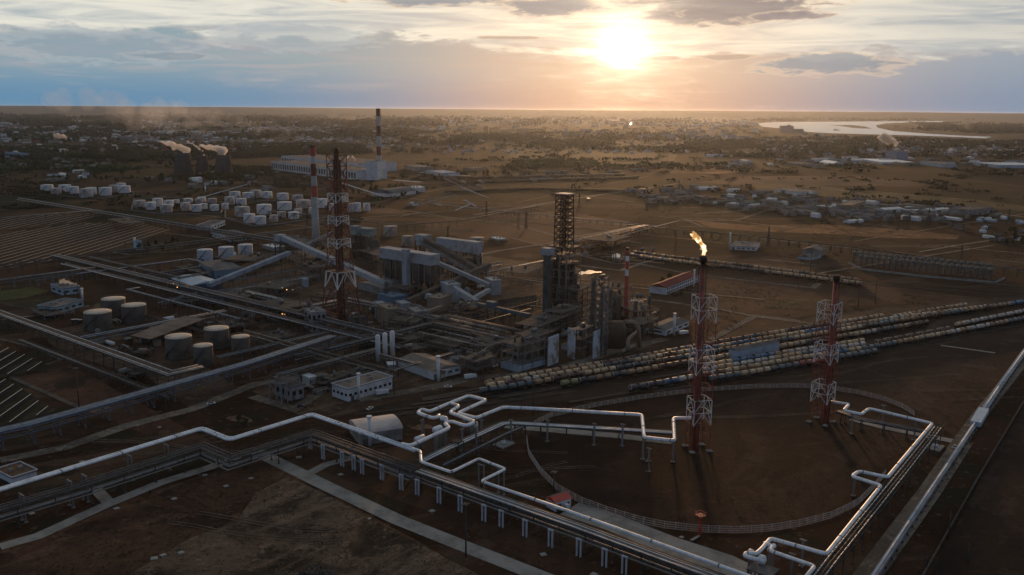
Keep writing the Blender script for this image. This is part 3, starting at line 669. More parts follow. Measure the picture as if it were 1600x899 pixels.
r2('rack between the coke silos and the reactor tower', ((560,475),(680,498),(700,492),(720,495),(830,525)), 12, 3, 3, 1, 23)
r2('low rack by the grey roofed shed', ((560,590),(640,575),(730,556)), 6, 3, 3, 1, 24)
r2('rack left of the low building with the flagpole stack', ((430,585),(470,572),(540,562),(600,548)), 8, 5, 6, 2, 25)
r2('gold lit rack leading away behind the reactor tower', ((850,392),(905,374),(985,357),(1010,352)), 8, 9, 9, 2, 26)
r2('gold lit low rack beside the first one, behind the reactor tower', ((905,388),(960,372),(1000,360),(1060,345)), 6, 5, 5, 1, 27)
r2('far rack leading from the tank farm to the road junction', ((420,330),(520,340),(620,352),(720,345),(840,322)), 8, 6, 6, 1, 28)
r2('far rack running right from the road junction', ((980,352),(1080,360),(1200,372),(1330,386),(1640,428)), 7, 5, 5, 1, 29, post_w=.5)
r2('far rack parallel to the panel field road', ((190,392),(270,380),(335,372),(420,362),(500,352)), 7, 5, 5, 1, 30)
r2('rack left of the refinery leading to the coke pit', ((655,520),(750,545),(790,525),(842,500)), 7, 6, 6, 2, 31)
r2('rack on the near side of the compressor yard', ((700,500),(780,480),(850,462)), 7, 5, 5, 2, 32)
r2('rack over the compressor yard left of the striped tower', ((395,455),(430,470),(480,480),(520,470)), 8, 5, 6, 2, 33)
r2('pale rack beneath the long sloping gallery at left', ((250,440),(330,420),(355,412)), 6, 4, 3, 1, 34)
# U shaped concrete frames standing in front of the rack
for k, (x, y) in enumerate(((485,702),(505,718),(535,729),(553,735),(566,741),(597,750),(627,766),(652,774),(686,787),(719,800),(756,815),(783,824),(820,839),(860,855),(904,870),(944,886),(975,898))):
    b = G(x, y); mb = MB(); h = 6.6
    for s_ in (-1, 1): mb.obox(b+U(AV)*(s_*.85), .45, .6, h, AV, 0)
    mb.obox(b, 2.4, .7, .5, AV, h+.003)
    o = mb.build('pipe_support', M('weathered_white_concrete', (.50,.52,.55), .85, 0, (.36,.36,.36), .3), None, (b.x, b.y, 0))
    nth = ['first','second','third','fourth','fifth','sixth','seventh','eighth','ninth','tenth','eleventh','twelfth','thirteenth','fourteenth','fifteenth','sixteenth','seventeenth'][k]
    tag(o, f'white double post frame without a pipe, {nth} from the left in front of the rack', 'pipe support', 'empty white pipe supports')
# valves, small drums in the two valve groups
def drum(b, z, r, L, yaw, label, mat=white_pipe, group='valve group vessels'):
    t = thing('pressure_drum', label, 'vessel', (b.x, b.y, 0), 0, group)
    c = b+Vector((0,0,z)); u = U(yaw); mb = MB()
    prof = [(-L/2-r*.45, .05), (-L/2-r*.36, r*.55), (-L/2-r*.15, r*.88), (-L/2, r), (L/2, r), (L/2+r*.15, r*.88), (L/2+r*.36, r*.55), (L/2+r*.45, .05)]
    mb.tube([c+u*a for a, _ in prof], [q for _, q in prof], 16); mb.build('shell', mat, t)
    for s_ in (-1, 1):
        mb = MB(); mb.obox(b+u*(s_*L*.3), .5, r*1.5, z-r*.8, yaw, 0); mb.build('saddle', lsteel, t)
    return t
drum(G(684,705), 11, 1.6, 4, AU, 'white drum under the looped white pipes, left of the two')
drum(G(694,694), 13, 1.3, 3, AV, 'white ball shaped valve under the looped white pipes, behind the drum')
drum(G(656,702), 5.5, 1.3, 5, AU, 'small white drum behind the white pipe bend at the corner')
drum(G(1188,912), 9, 1.7, 1.5, AV, 'round white valve body under the pipes at the bottom right')
drum(G(1171,900), 9, 1.1, 1.2, AV, 'smaller round white valve at the bottom right, left of the large one')
drum(G(1203,897), 10, .9, 4, AU, 'slim pale drum beside the round valves at the bottom right')
for x, y, a, b, h, l, m in ((1190,920,9,7,7,'grey flat roofed valve shelter at the bottom edge', roofg), (715,712,5,4,7,'small steel valve platform under the looped white pipes', steel)):
    bl = G(x, y); t = thing('valve_platform', l, 'platform', (bl.x, bl.y, 0), 0, None); mb = MB(); mb.obox(bl, a, b, .4, AV, h); mb.build('deck', m, t)
    for i in (-1, 1):
        for j in (-1, 1): mb = MB(); mb.obox(bl+U(AV)*(i*a*.45)+U(AU)*(j*b*.45), .3, .3, h-.003, AV, 0); mb.build('leg', steel, t)
for k, (x, y) in enumerate(((725,682),(738,684),(744,683),(733,680))):
    b = G(x, y); mb = MB(); h = [9, 7, 8, 10][k]; mb.lathe((0,0,0), [(1.0,0),(1.0,h-.6),(.7,h-.2),(.1,h)], 12)
    tag(mb.build('standing_vessel', [tanw, lsteel, whitep, greyw][k], None, None), f'{["beige","grey","white","dark grey"][k]} standing vessel under the looped white pipes', 'vessel', 'standing vessels in the valve group').location = b
for x, y, l in ((787,695,'pump on a concrete pad in front of the bright pipes'), (1460,700,'pump on a pale pad beside the right hand pipe corner')):
    b = G(x, y); t = thing('pump', l, 'pump', (b.x, b.y, 0), 0, 'pumps on pads')
    mb = MB(); mb.obox(b, 9, 7, .62, AU, 0.0); mb.build('pad', concrete, t)
    mb = MB(); mb.tube([b+Vector((-1.2,0,1.2)), b+Vector((1.2,0,1.2))], .8, 12); mb.obox(b, 2.2, 1.2, .6, 0, .31); mb.build('motor', whitep, t)
    mb = MB(); mb.tube([b+Vector((0,0,1.8)), b+Vector((0,0,3.2)), b+Vector((1.4,.6,3.2)), b+Vector((1.4,.6,.3))], .15, 6, .3); mb.build('pipe', grey_pipe, t)
# long low duct along the right-hand road
dp = px((1640,503),(1600,550),(1560,606),(1533,647), z=2.0)
t = thing('duct', 'long blue grey duct on low legs beside the road along the right edge', 'duct', (dp[-1].x, dp[-1].y, 0))
for nm, path, ww in (('duct_section', dp, 3.0), ('duct_section', px((1530,652),(1480,727),(1420,817),(1362,905), z=2.2), 2.1)):
    A, B = offset(path, ww/2), offset(path, -ww/2); mb = MB()
    for i in range(len(path)-1):
        mb.prism([(A[i].x,A[i].y),(B[i].x,B[i].y),(B[i+1].x,B[i+1].y),(A[i+1].x,A[i+1].y)][::-1], 1.0, 2.4)
    mb.build(nm, M('duct_cladding', (.24,.28,.33), .6, .1, (.16,.17,.19), .1), t)
    mb = MB()
    for a, b in zip(path, path[1:]): mb.tube([a+Vector((0,0,.75)), b+Vector((0,0,.75))], .35, 6)
    mb.build('top_pipe', white_pipe, t)
    mb = MB()
    for p, a in walk([Vector((q.x,q.y,0)) for q in path], 8, 2): mb.obox(p, .5, ww+1, 1.0, a, 0)
    mb.build('leg', steel, t)
mb = MB(); q = px((1537,642),(1524,664), z=2); mb.bar(q[0]+W3((0,0,.4)), q[1]+W3((0,0,.4)), 5, 2.6); mb.build('joint_box', M('duct_joint', (.45,.52,.6), .5), t)
# low wall at the far right of the track
wl = px((1640,575),(1600,628),(1530,745),(1440,905)); mb = MB()
for a, b in zip(wl, wl[1:]): mb.bar(a+W3((0,0,.5)), b+W3((0,0,.5)), .5, 1.1)
tag(mb.build('wall', dconc), 'low dark concrete wall along the dirt track at the far right', 'wall', kind='thing')
# round perimeter fence
def fence(label, pp, h=3.0, step=4.2, mat=None, group='fences'):
    P = px(*pp); t = thing('fence', label, 'fence', (P[0].x, P[0].y, 0), 0, group); mat = mat or M('fence_concrete', (.50,.42,.36), .9)
    W = walk(P, step)
    W = W[:100]
    for p, a in W: mb = MB(); mb.obox(p, .34, .34, h, a, 0); mb.build('post', mat, t)
    mb = MB()
    for (p, a), (q, b) in zip(W, W[1:]):
        for z in (h*.97, h*.66, h*.35, h*.06): mb.bar(p+W3((0,0,z)), q+W3((0,0,z)), .13, .13)
        for f in (.14,.28,.42,.56,.7,.84): c = p.lerp(q, f); mb.bar(c+W3((0,0,.1)), c+W3((0,0,h*.97)), .09)
    mb.build('railing', mat, t)
fence('near half of the round railing fence around the flares, curving across the foreground', CIRC, 3.0)
fence('far half of the round railing fence, passing behind the flares', CIRC2, 2.6)
# ---------------------------------------------------------------- lattice towers, flares and stacks
def lattice(t, c, lv, yaw, mats, leg=.35, br=.18, off=45, style='X', name='lattice_section'):
    def cor(k, z, r): return Vector((c.x+r*math.cos(R(yaw+off+90*k)), c.y+r*math.sin(R(yaw+off+90*k)), z))
    for i in range(len(lv)-1):
        (z0, r0), (z1, r1) = lv[i], lv[i+1]; mb = MB(); zm, rm = (z0+z1)/2, (r0+r1)/2
        for k in range(4):
            a0, a1, b0, b1 = cor(k, z0, r0), cor(k, z1, r1), cor(k+1, z0, r0), cor(k+1, z1, r1)
            mb.bar(a0, a1, leg); mb.bar(a1, b1, br*1.1)
            if style == 'X': mb.bar(a0, b1, br); mb.bar(b0, a1, br)
            elif style == 'A':
                m1 = (a1+b1)/2; mb.bar(a0, m1, br); mb.bar(b0, m1, br)
            elif style == 'K':
                am, bm_ = cor(k, zm, rm), cor(k+1, zm, rm); mb.bar(am, bm_, br)
                m1 = (a1+b1)/2; m0 = (am+bm_)/2
                mb.bar(am, m1, br); mb.bar(bm_, m1, br); mb.bar(a0, m0, br); mb.bar(b0, m0, br)
        mb.build(name, mats[i % len(mats)], t)
def platform(t, c, z, r, mat, yaw=0, rail=True, name='platform'):
    mb = MB(); mb.obox(c, 2*r, 2*r, .3, yaw, z)
    if rail:
        u, w = U(yaw), U(yaw+90); P = [c+u*(i*r)+w*(j*r)+Vector((0,0,z)) for i, j in ((-1,-1),(1,-1),(1,1),(-1,1))]
        for a, b in zip(P, P[1:]+P[:1]):
            mb.bar(a+Vector((0,0,1.3)), b+Vector((0,0,1.3)), .12); mb.bar(a+Vector((0,0,.3)), a+Vector((0,0,1.3)), .12); m = (a+b)/2; mb.bar(m+Vector((0,0,.3)), m+Vector((0,0,1.3)), .1)
    mb.build(name, mat, t)
latw = M('white_lattice_paint', (.72, .68, .64), .6, 0, (.36, .28, .24), .6, .5, .7)
latr = M('red_lattice_paint', (.36, .075, .045), .65, 0, (.12, .04, .03), .6)
stackr = M('red_stack_paint', (.34, .06, .04), .6, 0, (.10, .035, .03), .15)
darkst = M('heat_blackened_steel', (.045, .035, .03), .7, .3, (.08, .045, .03), .3)

def flare(label, bx, by, ty, lat_top, side, yaw, offx, red_first=True):
    c = G(bx, by); H = zat(bx, by, ty); LT = zat(bx, by, lat_top)
    t = thing('flare_tower', label, 'flare tower', (c.x, c.y, 0), 0, 'flare towers')
    lc = c+Vector((offx[0], offx[1], 0)); n = 6; r = side/math.sqrt(2)
    for k in range(12): lattice(t, lc, [(.5+(LT-.5)*k/12, r), (.5+(LT-.5)*(k+1)/12, r)], yaw, [[latr, latr, latw, latw][k % 4]], .34 if (k//2) % 2 else .26, .19 if (k//2) % 2 else .14, style='A')
    mb = MB(); mb.tube([c+Vector((0,0,z)) for z in (0, H*.5, H*.95)], 1.25, 12); mb.build('stack', stackr, t)
    mb = MB(); mb.tube([c+Vector((0,0,z)) for z in (H*.95, H*.985)], 1.3, 12); mb.tube([c+Vector((0,0,H*.97)), c+Vector((0,0,H))], 1.7, 12); mb.build('burner', darkst, t)
    for k in range(4): q = lc+U(yaw+45+90*k)*r; mb = MB(); mb.obox(q, 1.5, 1.5, .7, yaw, 0); mb.obox(q, 2.6, 2.6, .25, yaw, 0); mb.build('footing', concrete, t)
    mb = MB()
    for dx, dy, rr, f in ((1.9,.3,.3,.98), (1.5,-1.2,.2,.98), (-1.7,.8,.22,.95), (.3,2,.16,.9)): mb.tube([c+Vector((dx,dy,0)), c+Vector((dx,dy,H*f))], rr, 6)
    mb.build('riser_pipe', rust, t)
    mb = MB(); lx = lc+Vector((-.8,-1.9,0))
    for s_ in (-.4, .4): mb.bar(lx+Vector((s_,0,0)), lx+Vector((s_,0,LT)), .1)
    z = 1
    while z < LT: mb.bar(lx+Vector((-.4,0,z)), lx+Vector((.4,0,z)), .08); z += 1.2
    mb.build('ladder', latr, t)
    for f in (.14,.3,.45,.6,.74): platform(t, c+Vector((1.6,-.6,0)), LT*f*1.25, 1.2, rust, yaw, True)
    platform(t, c, H*.955, 2.4, darkst, 20)
    mb = MB(); mb.bar(c+Vector((0,0,H*.95)), c+Vector((6.5,-.5,H*.945)), .7, .5); mb.build('boom', darkst, t)
    for f in (.2,.4,.55,.7,.9): mb = MB(); z = LT*f; mb.bar(c+Vector((0,0,z)), lc+U(yaw+45)*r+Vector((0,0,z+1)), .2); mb.bar(c+Vector((0,0,z)), lc+U(yaw-45)*r+Vector((0,0,z+1)), .2); mb.build('brace', latr, t)
    return c, H
c1, H1 = flare('tall red and white flare tower with a burning flame at its top', 1084, 702, 399, 463, 8.8, 12, (1.8, 1.0))
c2, H2 = flare('red and white flare tower without a flame, the right hand one', 1289, 661, 430, 474, 9.0, 46, (-1.5, 2.0))
# flame
fl = MB(); rng = random.Random(5); top = c1+Vector((0,0,H1))
pp = [(0,0,0,.7),(.4,0,2.0,.9),(-.1,0,4.0,1.2),(-1.4,0,5.6,.9),(-2.6,0,7.0,1.3),(-3.6,0,8.6,.8),(-5.2,0,9.2,.9),(-6.6,0,9.9,.1)]
fl.tube([top+Vector(p[:3]) for p in pp], [p[3] for p in pp], 10)
for k in range(9):
    i = rng.randrange(1, 7); q = top+Vector(pp[i][:3])+Vector((rng.uniform(-1,1), rng.uniform(-.6,.6), rng.uniform(-.3,1)))
    fl.tube([q, q+Vector((rng.uniform(-1,.2),0,.8)), q+Vector((rng.uniform(-3,-.6), rng.uniform(-.5,.5), rng.uniform(.8,2.4)))], [.8,.6,.08], 7)
fm = bpy.data.materials.new('flame'); fm.use_nodes = True; g = NG(fm.node_tree); b = g.n['Principled BSDF']
P = g.new('ShaderNodeTexCoord').outputs['Object']; nn = g.noise(P, .35, 4, .6)
g.l.new(g.mix(g.sm(nn, .35, .6), (1, .80, .52), (1, .50, .16)), b.inputs['Emission Color']); g.put(b.inputs['Emission Strength'], g.m('ADD', .5, g.m('MULTIPLY', g.sm(nn, .62, .35), 2.2))); b.inputs['Base Color'].default_value = (0,0,0,1); b.inputs['Specular IOR Level'].default_value = 0; g.l.new(g.m('SUBTRACT', 1.0, g.m('MULTIPLY', g.sm(g.noise(P, .9, 5, .7), .5, .62), .9)), b.inputs['Alpha'])
tag(fl.build('flame', fm, None, tuple(top)), 'orange gas flame streaming left from the top of the tall flare', 'flame')
# red light mast by the fence
b = G(1093,838); t = thing('light_mast', 'short red lattice mast with a basket top inside the near curve of the fence', 'mast', (b.x,b.y,0)); h = zat(1093,838,806)
lattice(t, b, [(0,.7),(h*.5,.5),(h,.6)], 30, [redp], .2, .12); platform(t, b, h, 1.5, redp, 30)
mb = MB(); mb.bar(b+W3((0,0,.2)), b+W3((-4,-4,.2)), .9, .4); mb.build('ramp', concrete, t)
# tall striped lattice tower with stack inside
cT = G(529,513); T = [513,491,454,428,391,376,355,340,319,304,283,262,243]
zz = [zat(527,513,y,527-(513-y)*.027) for y in T]; zz[0] = 0; dg = [17.2,14.2,11.6,10.2,8.6,8.2,7.8,7.5,7.4,7.3,7.2,7.2,7.2]
t = thing('lattice_tower', 'tallest red and white steel lattice tower holding dark stacks, left of centre', 'lattice tower', (cT.x, cT.y, 0))
cc = cT+Vector((0, 12, 0))
mt = [dredp, dredp, latw, dredp, latw, dredp, latw, latr, latw, latr, dredp, dredp]
lattice(t, cc, list(zip(zz[:4], dg[:4])), AU-6, [dredp, dredp, latw], .95, .45, style='A')
for i in range(3, 12): lattice(t, cc, [(zz[i], dg[i]), (zz[i+1], dg[i+1])], AU-6, [mt[i]], .7, .32, style='X' if i > 6 else 'K')
for i in (3,5,7,9,10,12): platform(t, cc, zz[i], dg[i]*.72, rust, AU-6)
for dx, dy, r, m in ((0,0,1.4,rust),(-2.4,1,.7,rust),(2.2,.8,.6,rust)):
    mb = MB(); mb.tube([cc+Vector((dx,dy,0)), cc+Vector((dx,dy,zz[-1]*(1.03 if dx == 0 else .97)))], r, 12); mb.build('stack', m, t)
mb = MB(); mb.tube([cc+W3((0,0,zz[-1])), cc+W3((0,0,zz[-1]+5))], 2.0, 10); mb.build('cap', darkst, t)
# chimneys
def chimney(label, bx, by, ty, r0, r1, bands, mat, tx=None, cap=None, group='striped chimneys', z0=0):
    c = G(bx, by); H = zat(bx, by, ty, tx); t = thing('chimney', label, 'chimney', (c.x, c.y, 0), 0, group)
    mb = MB(); mb.lathe(c, [(r0, 0), (r0*.6+r1*.4, H*.35), (r1*1.02, H*.8), (r1, H)], 20); mb.build('shaft', mat, t)
    def rad(f): return (r0+(r0*.6+r1*.4-r0)*f/.35) if f < .35 else ((r0*.6+r1*.4)+(r1*1.02-(r0*.6+r1*.4))*(f-.35)/.45 if f < .8 else r1*1.02)
    for y0, y1, m in bands:
        za, zb = zat(bx, by, y0, tx), zat(bx, by, y1, tx); mb = MB(); mb.lathe(c, [(rad(za/H)+.06, za), (rad(zb/H)+.06, zb)], 20, cap=False); mb.build('painted_band', m, t)
    mb = MB(); mb.lathe(c, [(r1*1.12, H-1.5), (r1*1.12, H+.4), (r1*.7, H+.4)], 20); mb.build('rim', cap or darkst, t)
    return c, H
cs = M('chimney_concrete', (.50,.48,.45), .85, 0, (.36,.34,.31), .05, .4, .65)
chimney('pale striped chimney with red bands, left of the big lattice tower', 494, 382, 228, 4.6, 3.2, [(229,244,redp),(256,275,dredp),(290,308,redp)], cs, 489.5)
chimney('tallest far chimney in dark red and white bands beside the power station', 593, 279, 170, 6.2, 5.0, [(171,182,dredp),(197,213,dredp),(229,243,dredp)], M('far_chimney_paint', (.55,.50,.47), .8, 0, (.4,.36,.33), .03), 590.5)
chimney('thin red and white stack right of the refinery tower', 977, 505, 388, 1.7, 1.25, [(388,400,redp),(408,421,redp),(431,500,redp)], whitep, 979)
def pole_stack(label, bx, by, ty, r, mat=whitep, tx=None, group='white vent stacks'):
    c = G(bx, by); H = zat(bx, by, ty, tx); t = thing('vent_stack', label, 'vent stack', (c.x, c.y, 0), 0, group)
    mb = MB(); mb.lathe(c, [(r, 0), (r, H)], 12); mb.build('shaft', mat, t); mb = MB(); mb.lathe(c, [(r*1.5, H-.5), (r*1.5, H+.3)], 12); mb.build('cap', mat, t)
pole_stack('white vent stack in front of the long low building with blue foot', 561, 625, 584, .75)
pole_stack('white vent stack at the corner of the grey roofed low shed', 685, 596, 557, .95)
pole_stack('white vent stack beside the round roofed hangar', 578, 696, 651, .9)
pole_stack('white vent stack in front of the small building near the refinery', 1053, 524, 490, .8)
pole_stack('slender white stack beside the far white hall at right', 1140, 391, 364, .9)
pole_stack('white steaming vent stack behind the long blue white control house', 129, 470, 451, .9)
pole_stack('slender white stack at the red roofed hall', 1084, 450, 422, .7)
pole_stack('tiny white chimney on the lawn behind the brown tanks', 211, 388, 372, 1.1)
pole_stack('far thin white pole beyond the white tank farm', 321, 300, 290, 1.2)
# masts with floodlights
def mast(label, bx, by, ty, heads=True, group='floodlight masts', mat=None, r=.35):
    c = G(bx, by); H = zat(bx, by, ty); t = thing('floodlight_mast', label, 'mast', (c.x, c.y, 0), 0, group); mb = MB()
    mb.lathe(c, [(r, 0), (r*.55, H)], 8); mb.build('pole', mat or steel, t)
    if heads:
        mb = MB(); mb.obox(c, 3, 1, .5, 20, H-.6); mb.obox(c, 1, 3, .5, 20, H-.61); mb.build('lamp_frame', mat or steel, t)
M_ = [(728,870,787,'dark floodlight mast standing on the concrete path in the foreground'),(515,545,508,'floodlight mast below the striped lattice tower'),(865,770,737,'grey mast just outside the near fence left of the red roofed hut'),
      (616,618,555,'grey mast beside the low building with the white vent stack'),(1012,737,720,'short mast inside the round field'),(833,650,595,'thin mast behind the long white pipe by the tracks'),(1265,440,372,'dark mast beyond the far train'),
      (1341,480,437,'dark mast at the right of the far train'),(1367,475,429,'dark mast beyond the right flare, farther right'),(1248,450,400,'thin mast left of the right flare'),(200,425,380,'rusty mast near the zigzag rack'),
      (123,470,430,'mast by the lawn'),(283,470,430,'rusty mast in front of the blue roofed shed'),(124,640,575,'pale mast beside the left racks'),(470,505,450,'mast in the compressor yard'),(1512,880,850,'thin mast along the dirt track at the right'),
      (1482,840,800,'thin mast by the wall at the right'),(1447,890,862,'thin mast at the lower right dirt track'),(740,560,520,'mast beside the curved pipe rack'),(1150,330,300,'thin far mast in front of the yards')]
for a in M_: mast(a[3], a[0], a[1], a[2], heads=a[2] < 800)
# cooling towers and steam
steam = bpy.data.materials.new('steam'); steam.use_nodes = True; nt = steam.node_tree; nt.nodes.clear()
o = nt.nodes.new('ShaderNodeOutputMaterial'); v = nt.nodes.new('ShaderNodeVolumePrincipled'); nt.links.new(v.outputs[0], o.inputs['Volume'])
v.inputs['Color'].default_value = (1, .97, .93, 1); v.inputs['Density'].default_value = .16; v.inputs['Anisotropy'].default_value = .35
smoke = steam.copy(); smoke.name = 'thin_smoke'; smoke.node_tree.nodes['Principled Volume'].inputs['Density'].default_value = .0009
def puff(label, p0, dirv, L, r0, r1, seed, mat=steam, n=16, name='steam_plume', rise=.35):
    rng = random.Random(seed); bm = bmesh.new(); d = Vector(dirv).normalized()
    for k in range(n):
        f = k/(n-1); rr = (r0+(r1-r0)*f)*rng.uniform(.7, 1.15)
        q = Vector(p0)+d*(L*f)+Vector((0,0,L*rise*math.sqrt(f)))+Vector((rng.uniform(-1,1), rng.uniform(-1,1), rng.uniform(-.7,.7)))*rr*.7
        ret = bmesh.ops.create_icosphere(bm, subdivisions=2, radius=rr)
        for vv in ret['verts']:
            vv.co = vv.co*(1+.28*math.sin(vv.co.x*3.1/rr+k)*math.sin(vv.co.z*4.3/rr+k*2))+q
    me = bpy.data.meshes.new(name); bm.to_mesh(me); bm.free()
    for pl in me.polygons: pl.use_smooth = True
    ob = bpy.data.objects.new(name, me); COL.objects.link(ob); me.materials.append(mat)
    rm = ob.modifiers.new('merge', 'REMESH'); rm.mode = 'VOXEL'; rm.voxel_size = r0*.28
    return tag(ob, label, 'steam', 'plumes of steam', 'stuff')
hyp = M('cooling_tower_concrete', (.11,.09,.08), .9, 0, (.07,.055,.05), .02, .4, .65)
for k, (x, by, ty, w, lab, pd) in enumerate(((287,273,239,13.2,'steaming dark cooling tower, leftmost of the three',1),(317,272,243,9.5,'dark cooling tower in the middle of the three, partly hidden',1),(350,273,242,12.6,'steaming dark cooling tower, rightmost of the three',1))):
    c = G(x, by); H = zat(x, by, ty); mpp = c.length/FPX; r = w*mpp
    t = thing('cooling_tower', lab, 'cooling tower', (c.x,c.y,0), 0, 'cooling towers')
    mb = MB(); mb.lathe(c, [(r*1.05,3),(r*.97,H*.3),(r*.86,H*.62),(r*.82,H*.85),(r*.84,H),(r*.78,H),(r*.76,H*.9)], 32, cap=False); mb.build('shell', hyp, t)
    mb = MB()
    for i in range(32): a = 2*math.pi*i/32; mb.bar(c+W3((r*1.1*math.cos(a), r*1.1*math.sin(a), 0)), c+W3((r*1.04*math.cos(a+.1), r*1.04*math.sin(a+.1), 3.5)), 1)
    for i in range(24): a = 2*math.pi*i/24; mb.bar(c+W3((r*1.03*math.cos(a), r*1.03*math.sin(a), 4)), c+W3((r*.87*math.cos(a), r*.87*math.sin(a), H*.62)), .7)
    mb.build('rib', M('tower_ribs', (.07,.06,.055), .9), t)
    puff(['white steam drifting left from the left cooling tower','faint steam curling above the middle cooling tower','broad white steam drifting left from the right cooling tower'][k], c+W3((r*.3,0,H+1)), (-1,.1,0), [62,40,66][k], r*[.42,.2,.46][k], r*.14, 20+k, n=[26,12,26][k], rise=[.42,.8,.32][k])
c = G(129,470); puff('white steam blowing left from the small vent stack', c+W3((0,0,zat(129,470,451)+.5)), (-1,0,0), 17, .8, 1.6, 31, n=14, rise=.35)
c = G(1393,248); puff('white steam above the blue box at the far right', c+W3((12,0,44)), (-1,0,0), 55, 9, 14, 32, n=12, rise=.6)
c = G(105,221); puff('white steam far off at the upper left', c+W3((0,0,5)), (-1,0,0), 60, 9, 12, 33, n=8, rise=.4)
for k, (x, y, L, r) in enumerate(((330,213,600,60),(470,222,800,50),(350,200,1500,80),(385,195,900,60))):
    puff('thin pale smoke lying over the far town at left' , G(x, y)+W3((0,0,15)), (-1,.2,0), L, r*.5, r*1.3, 40+k, smoke, 12, 'smoke_bank', .15)
# ---------------------------------------------------------------- storage tanks
def ordw(k):
    w = ['first','second','third','fourth','fifth','sixth','seventh','eighth','ninth','tenth','eleventh','twelfth','thirteenth','fourteenth','fifteenth','sixteenth','seventeenth','eighteenth','nineteenth','twentieth']
    if k < 20: return w[k]
    n = k+1; s = 'th' if 10 < n % 100 < 14 else {1:'st',2:'nd',3:'rd'}.get(n % 10, 'th'); return f'{n}{s}'
def tank(label, x, by, ty, hw, mat=None, rmat=None, group='white storage tanks', dome=.06, stair=True, big=False):
    """by: foot of the near side, ty: near rim, hw: half width in px"""
    near = G(x, by); d = near.length/FPX; r = hw*d*(1 if big else .9); c = near+Vector((near.x, near.y, 0)).normalized()*r; H = zat(x, by, ty)
    t = thing('storage_tank', label, 'storage tank', (c.x,c.y,0), 0, group)
    mat = mat or twhite; n = 36 if big else 24
    mb = MB(); mb.lathe(c, [(r,0),(r,H)], n, cap=False); mb.build('shell', mat, t)
    mb = MB(); mb.lathe(c, [(r*1.012,H-.25),(r*1.012,H+.05),(r*.6,H+r*dome*.7),(r*.05,H+r*dome)], n, cap=True); mb.build('roof', rmat or mat, t)
    if big:
        for q in range(1, 6): mb = MB(); mb.lathe(c, [(r*1.004,H*q/6),(r*1.012,H*q/6+.1),(r*1.004,H*q/6+.2)], n, cap=False); mb.build('wind_girder', mat, t)
        mb = MB(); P = []
        for i in range(19): a = R(-150+i*5.2); P.append(c+W3(((r+.5)*math.cos(a), (r+.5)*math.sin(a), H*i/18)))
        for a, b in zip(P, P[1:]): mb.bar(a, b, .8, .25); mb.bar(a+W3((0,0,1)), b+W3((0,0,1)), .1)
        mb.build('stair', dark_pipe, t)
        mb = MB()
        for i in range(24):
            a = 2*math.pi*i/24; b = a+2*math.pi/24; p = c+W3((r*math.cos(a), r*math.sin(a), H)); q = c+W3((r*math.cos(b), r*math.sin(b), H))
            mb.bar(p, p+W3((0,0,1.1)), .08); mb.bar(p+W3((0,0,1.1)), q+W3((0,0,1.1)), .08)
        mb.build('railing', lsteel, t)
        mb = MB(); mb.lathe(c, [(r*1.12,0),(r*1.12,.5)], n); mb.build('foundation_ring', dconc, t)
    elif stair:
        mb = MB()
        for i in range(9):
            a = R(-140+i*9); b = R(-140+(i+1)*9); mb.bar(c+W3(((r+.4)*math.cos(a), (r+.4)*math.sin(a), H*i/9)), c+W3(((r+.4)*math.cos(b), (r+.4)*math.sin(b), H*(i+1)/9)), .9, .5)
        mb.build('stair', steel, t)
    return t
bt = (('the rear left one',179,496,470,16.5),('nearest of the upper trio, at the left',155,518.5,491,19),('the right one of the upper trio',211,506,480,17.2),
      ('widest of the lower group, at the left',281,562.5,530,19.5),('rear one of the lower group',340,546,517,18.5),('smallest and nearest of the lower group',319,573,543,14.5),('rightmost of the lower group',377,557,529,13.7))
for l, x, by, ty, hw in bt: tank('weathered brown oil tank with dusty roof, '+l, x, by, ty, hw, tbrown, troof, 'weathered brown oil tanks', .05, big=True)
tb = M('tan_tank_paint', (.42,.34,.28), .7, 0, (.28,.2,.16), .1)
for x, by, ty, hw, l in ((321,411,392,12.5,'left of three'),(354,405,388,12.5,'middle of three'),(384,402,384,12,'right of three')): tank('pale tank behind the long gallery, '+l, x, by, ty, hw, M('pale_tank_paint',(.52,.52,.55),.6), None, 'three pale tanks')
for x, by, ty, hw, l in ((610,370,355,12,'beside the dark silos'),(637,385,370,10,'left of the upper gallery house'),(745,385,373,12,'hidden behind the long upper gallery'),(1005,300,296,8,'far off by the yards')): tank('brownish tan tank '+l, x, by, ty, hw, tb, None, 'tan tanks')
farm = [(74,300,290,9),(88,304,295,7.5),(102,300,290,9),(115,303,292.5,8),(135,309,296,10),(143,305,294,8),(165,306,294,9.5),(178,301,290,7),(190,297,287,7),(194.5,302,291.5,9.5),
 (219,326,314,8.5),(236,328,317,8),(247,323,311,8),(260,332.5,321,9.5),(264,325,314,7.5),(275,320,313,5.5),(290,329.5,318,8),(294,317,311,7),(307,331,321,8.5),(311,318,311.5,6),(315,316,309,7),(318,327,319,6.5),(332,318,311,7),(335,330,321,7),
 (352,327.5,318.5,5.5),(359,320,308.5,8),(367,310,300.5,9),(377,321,311.5,8.5),(379,339,324.5,12),(388,310,302,10),(390,349,335.5,9.5),(400,309,298,9),(417,310,300.5,9),(442,313,303,9.5),(465,314,306,9.5),(413,336,321,12),(445,329,317,12),(474,326,314,12),
 (502,325,312,10),(532,317,308.5,10),(466,339,327.5,7),(459,342.5,332.5,9),(407,351,339,9.5),(440,341,332,7),(558,331,318,7),(573,330,318.5,6),(548,332,319,6),(522,330,319,8),(490,335,325,8),(428,347,337,7)]
order = sorted(range(len(farm)), key=lambda i: farm[i][0]); rank = {i: k for k, i in enumerate(order)}
